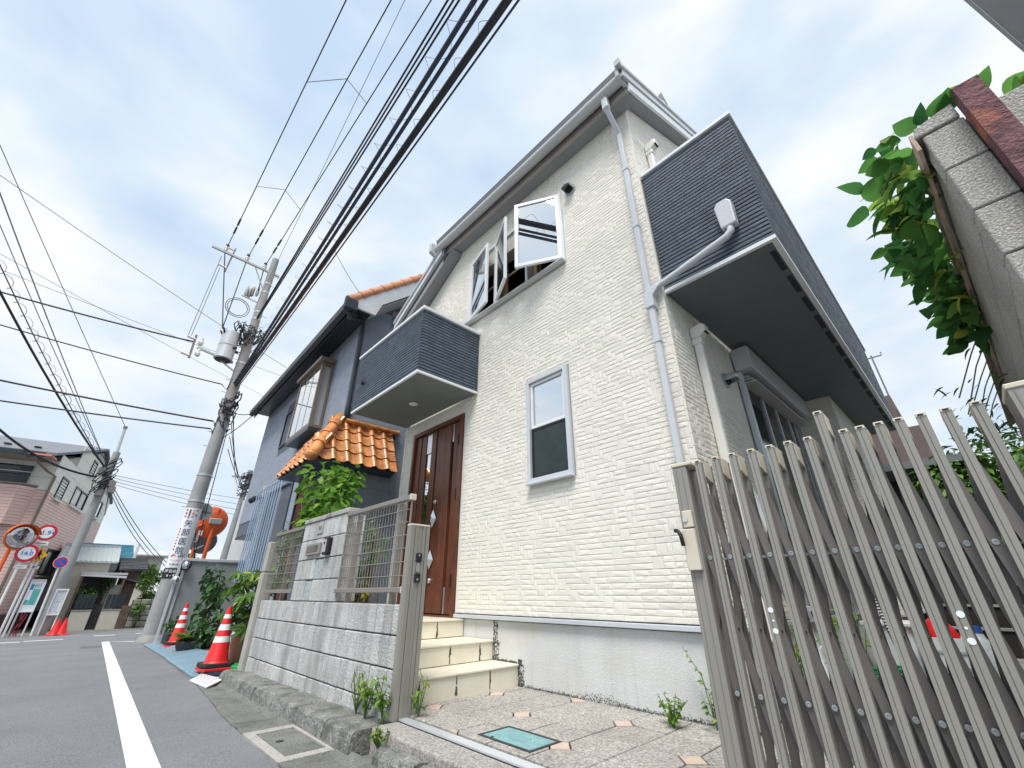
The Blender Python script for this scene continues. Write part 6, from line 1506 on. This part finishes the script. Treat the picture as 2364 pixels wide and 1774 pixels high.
MB().prism([(-22.45, -1.944, -.10), (-22.95, -1.944, .20), (-24.5, -1.944, .20), (-24.5, -1.944, -.1)], (0, .003, 0)).build('side_glass', GLASS_DK, CRB)
for x in (-21.9, -24.2): MB().lathe((x, -2.0, -.86), [(.28, 0), (.28, .16)], 20, (0, 1, 0)).build('wheel', RUBBER, CRB)
MB().bar((-21.26, -2.0, -.52), (-21.26, -2.3, -.50), .05, .1).build('headlight', SIGNW, CRB)

# cottages and garden walls along the far street
GWALL = 'cream garden walls across the junction'
for y0, y1, lb in ((.24, .80, 'cream rendered garden wall left of the black gate'), (1.10, 1.66, 'cream rendered garden wall right of the black gate')):
    t = thing('garden_wall', lb, 'wall', (-24.3, (y0 + y1) / 2, -1.25), GWALL)
    B(-24.42, -24.28, y0, y1, -1.4, -.575).build('wall_panel', PLANKW, t); B(-24.44, -24.26, y0 - .01, y1 + .01, -.574, -.54).build('wall_cap', CONC, t)
    MB().bar((-24.35, y0 + .03, -.50), (-24.35, y1 - .03, -.50), .03, .03).build('fence_rail', BLACK, t)
    for k in range(4): B(-24.36, -24.33, y0 + .03 + .14 * k, y0 + .155 + .14 * k, -.48, -.01).build('fence_panel', DKTRIM, t)
gt_ = thing('black_gate', 'narrow black metal gate between the cream garden walls', 'gate', (-24.3, .95, -1.25))
for y in (.83, 1.06): B(-24.36, -24.28, y - .02, y + .02, -1.3, -.33).build('gate_stile', BLACK, gt_)
for k in range(5): B(-24.34, -24.30, .853 + .04 * k, .887 + .04 * k, -1.2, -.36).build('gate_board', BLACK, gt_)
t = thing('garden_wall', 'dark timber post wall beside the old stone wall', 'wall', (-24.3, 1.8, -1.25))
for k in range(4): B(-24.4, -24.22, 1.68 + .065 * k, 1.74 + .065 * k, -1.4, -.42).build('post_board', BARK, t)
SW = thing('stone_wall', 'old mossy stone retaining wall behind the corner pole', 'wall', (-24.2, 2.9, -1.25))
B(-24.5, -24.22, 1.95, 4.2, -1.5, -.22).build('wall_core', PJOINT, SW)
gs_ = random.Random(3); z = -1.35
while z < -.25:
    y = 1.95; hh = gs_.uniform(.15, .22)
    while y < 4.2:
        ww = gs_.uniform(.18, .42); B(-24.30, -24.18 + gs_.uniform(-.02, .02), y + .01, min(y + ww, 4.2) - .01, z + .01, min(z + hh, -.2)).build('stone', STONEW, SW, bevel=.03, seg=2); y += ww
    z += hh
def cottage(name, label, x0, x1, y0, y1, zb, ze, zr, m_roof, m_wall, over=.2, ribs=0, tiles=None):
    t = thing(name, label, 'house', ((x0 + x1) / 2, (y0 + y1) / 2, -1.3))
    xm = (x0 + x1) / 2
    mb = MB().box(x0, x1, y0, y1, zb, ze); mb.prism([(x0, y0, ze), (x1, y0, ze), (xm, y0, zr - .06)], (0, y1 - y0, 0)); mb.build('wall', m_wall, t)
    dz = (zr - ze) / ((x1 - x0) / 2) * over
    for sx, xe in ((1, x1 + over), (-1, x0 - over)):
        r_ = MB().prism([(xe, y0 - over, ze - dz), (xm, y0 - over, zr), (xm, y0 - over, zr + .06), (xe, y0 - over, ze - dz + .06)], (0, y1 - y0 + 2 * over, 0)).build('roof', m_roof, t)
        if sx > 0:
            n = ribs or 0
            for k in range(n):
                y = y0 - over + (y1 - y0 + 2 * over) * (k + .5) / n
                MB().bar((xe, y, ze - dz + .07), (xm, y, zr + .07), .05, .03).build('roof_rib', m_roof, r_)
            if tiles:
                for k in range(tiles):
                    f = k / tiles; MB().bar((xe + (xm - xe) * f, y0 - over, ze - dz + (zr - ze + dz) * f + .075), (xe + (xm - xe) * f, y1 + over, ze - dz + (zr - ze + dz) * f + .075), .06, .03).build('tile_course', m_roof, r_)
    MB().bar((xm, y0 - over, zr + .09), (xm, y1 + over, zr + .09), .16, .1).build('ridge', m_roof, t)
    for sx in (-1, 1): MB().bar((xm, y1 + over, zr - .03), (xm + sx * ((x1 - x0) / 2 + over), y1 + over, ze - dz - .03), .03, .12).build('barge_board', BLACK, t)
    return t
A1 = cottage('cottage', 'low cottage with pale ribbed metal roof beside the pink house', -30.2, -26.2, -.6, .90, -1.3, 1.25, 1.90, ROOFM, PLANKW, .22, 12)
MB().box(-26.2, -25.0, .1, 1.52, .70, .78).build('carport_roof', GUTTER, A1); MB().bar((-25.02, .1, .68), (-25.02, 1.52, .62), .04, .08).build('carport_beam', WALLW, A1)
for y in (.15, 1.47): MB().bar((-25.05, y, -1.2), (-25.05, y, .70), .07, .07, (0, 1, 0)).build('carport_post', BARK, A1)
B(-26.19, -26.15, .2, 1.0, -.9, .65).build('dark_opening', BLACK, A1); B(-26.0, -25.9, 1.06, 1.55, -1.2, .35).build('block_screen', PLANKW, A1); B(-26.3, -26.2, .30, .50, -.2, .65).build('glass_door', GLASS, A1)
A2 = cottage('cottage', 'cottage with blue glazed tile roof behind the metal roofed one', -34.0, -28.6, -1.5, 1.42, -1.3, 1.52, 2.18, ROOFB, WALLW, .3, 0, 9)
MB().tube([(-28.2, 1.72, 2.2), (-28.2, 1.72, .6)], .06, 8).build('downpipe', SIGNW, A2)
A3 = cottage('cottage', 'small dark tiled shed house left of the corner pole', -28.4, -26.1, 1.45, 1.98, -1.3, .98, 1.34, ROOFK, BARK, .22, 0, 6)
MB().prism([(-25.7, 1.4, .58), (-25.7, 2.2, .40), (-25.7, 2.2, .44), (-25.7, 1.4, .62)], (-.8, 0, 0)).build('lean_to_roof', ROOFK, A3)
A4 = thing('white_building', 'distant low white building above the hedges', 'building', (-43, 3.4, -1.3))
B(-48, -42, 2.2, 4.25, -1.3, 2.45).build('wall', PLANKW, A4); MB().prism([(-41.5, 1.9, 2.45), (-41.5, 4.5, 2.45), (-44.5, 4.3, 2.95), (-44.5, 2.1, 2.95)], (0, 0, .08)).box(-48, -41.6, 1.9, 4.5, 2.4, 2.47).build('roof', GUTTER, A4)
for k in range(3): B(-41.99, -41.9, 2.9 + .4 * k, 3.15 + .4 * k, 1.2, 1.9).build('window', GLASS_DK, A4)
MB().tube([(-41.9, 3.3, 1.0), (-41.9, 3.3, 2.3)], .05, 8).build('lamp_post', FAN, A4)
# house behind the steel fence: a strip of a pale block with balcony pipes
A5 = thing('white_building', 'pale balcony block glimpsed left of the slate blue house', 'building', (-17.5, 4.6, -1.1))
B(-19, -16, 3.75, 6.5, -1.1, 3.2).build('wall', WALLW, A5); B(-16.0, -15.7, 3.70, 4.6, 2.0, 2.7).build('balcony_panel', SIGNW, A5)
B(-16.0, -15.6, 3.6, 4.6, 1.1, 1.2).build('balcony_slab', CREAM, A5); B(-15.99, -15.9, 3.75, 4.5, 2.75, 3.2).build('dark_window', GLASS_DK, A5)
B(-15.99, -15.92, 3.7, 4.5, -.2, 1.05).build('dark_window', BLACK, A5)
for y in (3.6, 3.85): MB().tube([(-15.75, y, -.9), (-15.75, y, 1.1)], .05, 8).build('balcony_pipe', SIGNW, A5)

# ================================================================== BEHIND THE GATE
PB_ = thing('plaster_building', 'mauve plaster building with flat canopy behind the yard', 'building', (-.9, 11.5, -.735))
B(-1.6, -.30, 11.0, 15, -.735, 3.62).build('wall', PLASTER, PB_); B(-.298, -.05, 11.0, 14, -.735, 2.9).build('wall_return', PLASTER, PB_)
B(-1.3, .25, 10.0, 10.98, 1.93, 2.05).build('canopy_slab', ROOFG, PB_); B(-1.2, .1, 10.97, 10.99, -.7, 1.9).build('dark_opening', BLACK, PB_)
for x in (-.5, -.32): MB().bar((x, 11.1, 3.62), (x, 11.1, 4.6), .03, .03, (0, 1, 0)).build('roof_rail', CABLE_G, PB_)
MB().tube([(-.5, 11.1, 4.55), (-.15, 11.1, 4.55), (-.15, 11.1, 4.62)], .014, 6).build('roof_rail', CABLE_G, PB_)
B(-.33, -.29, 11.05, 11.3, 3.2, 3.3).build('roof_vent', BLACK, PB_)
RW = thing('terrace_wall', 'dark terraced retaining wall with pale edging behind the yard', 'wall', (0, 9.6, -.735))
for k in range(4):
    B(-1.0, 1.4, 8.7 + .35 * k, 9.4 + .35 * k, -.735, -.45 + .26 * k).build('wall_block', PJOINT, RW); B(-1.0, 1.4, 8.68 + .35 * k, 8.78 + .35 * k, -.449 + .26 * k, -.42 + .26 * k).build('pale_edge', CONC, RW)
bn = thing('storage_tub', 'white rectangular plastic tub behind the gate', 'tub', (-1.0, 6.5, -.735))
MB().prism([(-1.10, 6.0, -.735), (-.75, 6.0, -.735), (-.75, 6.45, -.735), (-1.10, 6.45, -.735)], (0, 0, .42)).build('tub_body', PLASTW, bn, bevel=.02); B(-1.13, -.72, 5.97, 6.48, -.31, -.27).build('tub_rim', WHITE, bn, bevel=.01)
bc = thing('crate', 'pale grey plastic crate holding a red bag behind the gate', 'crate', (-.55, 6.1, -.735))
for q in ((-.70, -.38, 5.9, 5.93), (-.70, -.38, 6.27, 6.30), (-.70, -.67, 5.93, 6.27), (-.41, -.38, 5.93, 6.27)): B(*q, -.735, -.38).build('crate_side', PLASTW, bc)
B(-.69, -.39, 5.91, 6.29, -.735, -.70).build('crate_floor', PLASTW, bc)
for z in (-.62, -.50): B(-.705, -.375, 5.89, 5.899, z, z + .02).build('crate_rib', STEEL, bc)
rbg = MB().lathe((-.55, 6.08, -.5), [(.06, 0), (.13, .06), (.14, .14), (.10, .22), (.04, .27)], 16).build('red_bag', RED, smooth=True, label='rounded red bag sitting in the pale crate', cat='bag')
bt = thing('water_bottle', 'large clear water bottle with blue cap behind the gate', 'bottle', (-.28, 5.7, -.735))
MB().lathe((-.28, 5.7, -.735), [(.10, 0), (.11, .02), (.11, .30), (.05, .38), (.04, .42)], 18).build('bottle_body', VINYL, bt, smooth='auto'); MB().lathe((-.28, 5.7, -.315), [(.045, 0), (.045, .05)], 14).build('bottle_cap', BLUEP, bt)
hs_ = MB().tube([(-.95 + .12 * math.cos(a * .7), 5.6 + .10 * math.sin(a * .7), -.725 + .004 * a) for a in range(30)], .012, 6).build('garden_hose', GREENP, smooth=True, label='coiled green garden hose on the yard concrete', cat='hose')
lp = thing('folding_ladder', 'pale folded ladder leaning by the side of the cream house', 'ladder', (-.98, 4.0, -.735))
for y in (3.85, 4.25): MB().bar((-.96, y, -.73), (-1.16, y, .75), .025, .05, (0, 1, 0)).build('ladder_rail', PLASTW, lp)
for k in range(6): f = (k + .5) / 6; MB().bar((-.96 - .2 * f, 3.86, -.73 + 1.48 * f), (-.96 - .2 * f, 4.24, -.73 + 1.48 * f), .03, .03).build('rung', PLASTW, lp)
hz = thing('ribbed_hose', 'black and white ribbed duct hose standing behind the gate', 'hose', (-.42, 3.2, -.735))
for k in range(52): MB().lathe((-.42 - .0018 * k, 3.2, -.62 + .0145 * k), [(.018, 0), (.018, .007)], 10).build('hose_ring', SIGNW, hz)
MB().tube([(-.42, 3.2, -.74), (-.515, 3.2, .16)], .015, 8).build('hose_core', BLACK, hz)
bd = B(-.52, -.50, 2.95, 3.06, -.735, .35).build('leaning_board', PIPE_W, label='narrow cream board upright behind the gate', cat='board')
CBL = thing('hose_reel', 'yellow and black cable bundle on the yard concrete', 'cable', (.0, 5.9, -.735))
for k in range(4): MB().tube([(.0 + .16 * math.cos(R(a)), 5.9 + .12 * math.sin(R(a)), -.72 + .02 * k) for a in range(0, 361, 30)], .014, 6).build('cable_loop', SIGNY if k % 2 else CABLE, CBL)

# ================================================================== PLANTS
def bush(name, label, cat, c, rad, n, size, kind, m, seed, base=None, nst=5, group=None, most=300, r_=.012, bark=BARK, flop=.5, down=.2, shell=.35, lumps=7):
    base = base or (c[0], c[1], c[2] - rad[2] - .1)
    t = thing(name, label, cat, base, group)
    g = random.Random(seed)
    tops = [(c[0] + g.uniform(-.6, .6) * rad[0], c[1] + g.uniform(-.6, .6) * rad[1], c[2] + g.uniform(-.3, .7) * rad[2]) for _ in range(nst)]
    stems(base, tops, r_, bark, t, 'stem' if r_ < .02 else 'branch', seed=seed)
    put_leaves(t, crown(c, rad, n, size, seed, flop, down, shell, lumps), kind, m, most)
    return t
bush('garden_tree', 'small bright leafy tree in front of the orange tiled porch', 'tree', (-5.98, 2.25, 1.12), (.95, .50, .66), 1150, .125, 'broad', LF_BRIGHT, 31, (-5.6, 2.35, -.75), 8, r_=.022, lumps=12, down=.35)
bush('shrub', 'loose bright shrub spilling over the left mesh fence', 'shrub', (-6.55, 1.92, .62), (.28, .20, .36), 130, .085, 'mid', LF_BRIGHT, 32, (-6.4, 1.98, -.85), 6)
bush('shrub', 'thin shoots poking through the left mesh fence', 'shrub', (-6.0, 1.86, .22), (.40, .10, .22), 70, .08, 'mid', LF_BRIGHT, 33, (-6.0, 1.95, -.85), 5)
bush('shrub', 'green shrub with small leaves behind the right mesh fence', 'shrub', (-4.35, 2.15, .38), (.22, .14, .42), 190, .06, 'mid', LF_BRIGHT, 34, (-4.4, 2.15, -.72), 7)
bush('croton', 'low yellow leaved croton at the foot of the right mesh fence', 'shrub', (-4.45, 2.08, -.02), (.22, .12, .12), 110, .075, 'mid', LF_YEL, 35, (-4.45, 2.08, -.72), 6)
# fatsia by the cone
ft = thing('fatsia', 'tall fatsia with drooping fingered leaves beside the near cone', 'shrub', (-7.6, 2.02, -.93))
gf = random.Random(8); Ms = []; tops = []
for k in range(58):
    z = gf.uniform(-.48, .30); a = gf.uniform(0, 6.28); rr_ = gf.uniform(.08, .36)
    p = Vector((-7.68 + math.cos(a) * rr_ * 1.2, 1.98 + math.sin(a) * rr_ * .75, z))
    Ms.append(leafM(p, (math.cos(a), math.sin(a), gf.uniform(-.8, -.1)), gf.uniform(.16, .25), gf, .4)); tops.append(p)
for k in range(6): MB().tube([(-7.65, 2.02, -.55), (-7.65 + gf.uniform(-.1, .1), 2.0 + gf.uniform(-.06, .06), -.2), (-7.68 + gf.uniform(-.2, .2), 1.98 + gf.uniform(-.15, .15), .15)], [.02, .015, .008], 6).build('stem', STEM, ft)
for p in tops[::2]: MB().tube([(-7.66, 2.0, p.z - .03), p], .005, 5).build('leaf_stalk', STEM, ft)
put_leaves(ft, Ms, 'fat', LF_FATSIA)
tp = MB().lathe((-7.72, 2.04, -.93), [(.13, 0), (.15, .02), (.19, .36), (.20, .38), (.20, .40), (.17, .395)], 20).build('flower_pot', TERRA, smooth='auto', label='square shouldered terracotta pot under the fatsia', cat='pot')
gb = MB().prism([(-7.45, 1.80, -.90), (-7.1, 1.85, -.90), (-7.12, 2.1, -.90), (-7.5, 2.1, -.90)], (0, 0, .06)).build('plastic_tray', GREENP, bevel=.01, label='flat bright green plastic tray behind the near cone', cat='tray')
cvr = bpy.data.meshes.new('vinyl_cover')
mb = MB(); gv = random.Random(2)
for i in range(9):
    for j in range(9):
        u, v = i / 8 - .5, j / 8
        mb.v.append((-8.75 + u * .5, 2.12 + .06 * math.cos(v * 5) + gv.uniform(-.05, .05), -.75 + v * .85 + gv.uniform(-.05, .05)))
for i in range(8):
    for j in range(8): mb.f.append((i * 9 + j, (i + 1) * 9 + j, (i + 1) * 9 + j + 1, i * 9 + j + 1)); mb.m.append(0)
vc = mb.build('vinyl_cover', VINYL, label='crumpled grey and white vinyl sheet behind the fatsia', cat='sheet'); vc.modifiers.new('t', 'SOLIDIFY').thickness = .01
bush('shrub', 'dark upright shrub in front of the grey steel fence', 'shrub', (-11.6, 2.15, -.05), (.48, .28, .75), 240, .15, 'broad', LF_DARK, 36, (-11.6, 2.2, -.98), 9, lumps=14, down=.3, r_=.014)
bush('shrub', 'dark spreading shrub lower in front of the grey steel fence', 'shrub', (-10.5, 2.1, -.55), (.55, .25, .30), 210, .12, 'broad', LF_DARK, 37, (-10.6, 2.15, -.96), 7, lumps=9)
tgh = thing('planter', 'dark trough planter full of leafy greens near the pole', 'planter', (-13.0, 1.95, -1.02))
MB().prism([(-13.35, 1.80, -1.02), (-12.75, 1.80, -1.02), (-12.75, 2.08, -1.02), (-13.35, 2.08, -1.02)], (0, 0, .26)).build('trough', POT, tgh, bevel=.02)
bush('shrub', 'leafy greens growing in the dark trough planter', 'plant', (-13.05, 1.95, -.60), (.38, .22, .22), 190, .085, 'broad', LF_DARK, 38, (-13.05, 1.95, -.78), 6)
bo = MB().lathe((-10.9, 2.02, -.99), [(.16, 0), (.26, .03), (.30, .10), (.31, .18), (.29, .20), (.27, .17)], 24).build('bowl_planter', POT, smooth='auto', label='black bowl planter with strappy leaves behind the cones', cat='planter')
sg = thing('strap_plant', 'yellow green strap leaved plant in the black bowl', 'plant', (-10.9, 2.02, -.80)); Ms = []
for k in range(70): a = gf.uniform(0, 6.28); Ms.append(leafM((-10.9 + .12 * math.cos(a), 2.02 + .12 * math.sin(a), -.80), (math.cos(a), math.sin(a), gf.uniform(.2, 1.4)), gf.uniform(.22, .36), gf, .3))
put_leaves(sg, Ms, 'long', LF_FATSIA)
# greenery across the junction
HG = 'hedges and garden trees across the junction'
for k, (c, rad, n, lb) in enumerate((((-30.2, 2.85, .62), (.6, .75, .75), 1500, 'rounded bright hedge left of the corner pole'), ((-26.6, 2.6, -.05), (.3, .55, .22), 500, 'low bright hedge on top of the stone wall'), ((-25.3, .50, .02), (.25, .36, .32), 420, 'bright maple bush behind the dark fence panels'), ((-25.6, 1.0, .40), (.2, .28, .42), 300, 'dark climbing shrub under the carport beam'), ((-20.6, 3.0, .75), (.6, .5, .75), 800, 'bright bush between the corner pole and the steel fence'), ((-18.8, 2.55, -.2), (.3, .3, .7), 500, 'narrow bright bush right behind the corner pole'), ((-24.1, 2.2, -.55), (.2, .3, .25), 200, 'grey green weeds hanging over the stone wall'))):
    bush('hedge' if k < 2 else 'shrub', lb, 'hedge' if k < 2 else 'shrub', c, rad, n, .15 if n > 400 else .11, 'mid', LF_HEDGE if k not in (3,) else LF_DARK, 50 + k, (c[0], c[1], -1.25), 5, HG, most=40, shell=.55, lumps=10)
# back garden greenery on the right
bush('garden_tree', 'broad leafy tree beyond the yard right of the balcony', 'tree', (.45, 10.3, 1.35), (1.0, .7, 1.35), 2600, .17, 'mid', LF_HEDGE, 61, (.5, 10.3, -.73), 8, most=300, r_=.04, shell=.5, lumps=16, down=.5)
bush('garden_tree', 'darker tree behind the leafy one at the yard end', 'tree', (.95, 12.5, 1.5), (1.3, .8, 1.6), 1800, .17, 'mid', LF_DARK, 62, (.9, 12.5, -.73), 8, most=120, r_=.04, shell=.5, lumps=12)
bush('dry_shrub', 'pale dry juniper twigs on the yard concrete', 'shrub', (.35, 6.9, -.45), (.35, .25, .18), 230, .11, 'long', LF_DRY, 63, (.35, 6.9, -.735), 8, r_=.008, bark=FAN)
# kudzu-like vine over the pier wall
vn = thing('vine', 'large leaved vine hanging over the weathered wall strip', 'vine', (.45, 2.6, 1.6)); Ms = []; gv = random.Random(17)
for k in range(400):
    u = gv.random(); y = 1.93 + 1.95 * u ** .85; wid = .09 + .105 * math.sin(3.1 * min(1, u * 1.6))
    x = px_(y, 0) - .02 - abs(gv.gauss(0, .55)) * wid; z = 1.63 + gv.uniform(-.17, .17) - .06 * u
    Ms.append(leafM((x, y, z), (gv.uniform(-1.2, .2), gv.uniform(-.9, .5), gv.uniform(-.6, .5)), gv.choice((gv.uniform(.05, .09), gv.uniform(.08, .135))), gv, .9))
for k in range(90):
    x = gv.uniform(.60, 1.0); y = gv.uniform(1.95, 2.5); z = 1.62 + gv.uniform(-.02, .13)
    Ms.append(leafM((x, y, z), (gv.uniform(-1, 1), gv.uniform(-1, .4), gv.uniform(-.5, .6)), gv.uniform(.06, .10), gv, .7))
for k in range(7): Ms.append(leafM((.35 + .03 * k, 1.83, 1.60), (gv.uniform(-1, .5), -.6, .8), .08, gv, .6))
put_leaves(vn, Ms, 'round', LF_VINE)
for k in range(12):
    y = 1.95 + .17 * k; MB().tube([(.45, y, 1.62), (px_(y, 0) - .06, y + .05, 1.66 - .02 * (k % 3)), (px_(y, 0) - .16, y + .1, 1.55)], .005, 5).build('tendril', STEM, vn)
bb = thing('bamboo_grass', 'narrow leaved bamboo shoots below the hanging vine', 'plant', (.35, 4.2, .9)); Ms = []
for k in range(60):
    y = gv.uniform(3.6, 5.2); Ms.append(leafM((px_(y, 0) - gv.uniform(.0, .34), y, 1.28 + gv.uniform(-.38, .12)), (gv.uniform(-1, .2), gv.uniform(-.5, .5), gv.uniform(-.4, .3)), gv.uniform(.045, .08), gv, .7))
put_leaves(bb, Ms, 'long', LF_DARK)
for k in range(6): y = 3.7 + .25 * k; MB().tube([(px_(y, 0) + .02, y, 1.57), (px_(y, 0) - .12, y, 1.35), (px_(y, 0) - .26, y + .1, 1.12 - .05 * (k % 2))], .004, 5).build('stem', STEM, bb)
# weeds
def weed(label, base, hgt, spread, n, size, kind, m, seed, stalks=6):
    t = thing('weed', label, 'weed', base); g = random.Random(seed); Ms = []; n = int(n * 1.8); size *= .72; stalks += 3
    for k in range(stalks):
        tip = Vector(base) + Vector((g.uniform(-1, 1) * spread, g.uniform(-.8, .6) * spread, hgt * g.uniform(.5, 1)))
        mid = Vector(base).lerp(tip, .5) + Vector((g.uniform(-.3, .3) * spread, g.uniform(-.3, .3) * spread, hgt * .12))
        MB().tube([base, mid, tip], [.0035, .0028, .0015], 5).build('stem', STEM, t)
        for q in range(n // stalks):
            f = g.uniform(.2, 1); p = Vector(base).lerp(mid, f * 2) if f < .5 else mid.lerp(tip, f * 2 - 1)
            a = g.uniform(0, 6.28); Ms.append(leafM(p, (math.cos(a), math.sin(a), g.uniform(-.5, .4)), size * g.uniform(.5, 1.2), g, .6))
    put_leaves(t, Ms, kind, m); return t
weed('bright weed with long leaves at the foot of the gate catch post', (-3.03, 1.72, -.755), .30, .10, 42, .075, 'mid', LF_WEED, 71, 5)
weed('weed growing on the pavers just right of the catch post', (-2.90, 1.90, -.725), .26, .09, 30, .065, 'mid', LF_WEED, 77, 4)
weed('feathery weed between kerb and wall near the gate post', (-3.25, 1.70, -.755), .26, .14, 70, .05, 'broad', LF_WEED, 72, 7)
weed('sparse weed climbing the wall beside the feathery one', (-3.45, 1.735, -.765), .30, .16, 44, .035, 'broad', LF_WEED, 78, 6)
weed('small tuft of weed in the gap of the kerb stones', (-2.78, 1.56, -.80), .12, .08, 60, .035, 'broad', LF_WEED, 73, 7)
weed('tall thin weed against the foundation near the lead post', (-1.42, 3.0, -.725), .46, .13, 46, .045, 'broad', LF_WEED, 74, 5)
weed('low tuft of mixed weeds at the foundation corner', (-1.30, 2.97, -.725), .15, .17, 110, .045, 'broad', LF_WEED, 75, 9)
weed('yellowing weed in the paver joint near the foundation', (-1.62, 2.86, -.725), .17, .13, 54, .055, 'broad', LF_YEL if False else LF_WEED, 76, 7)
weed('weeds in the shade behind the folded gate', (-.62, 2.4, -.735), .75, .22, 130, .06, 'mid', LF_WEED, 79, 10)
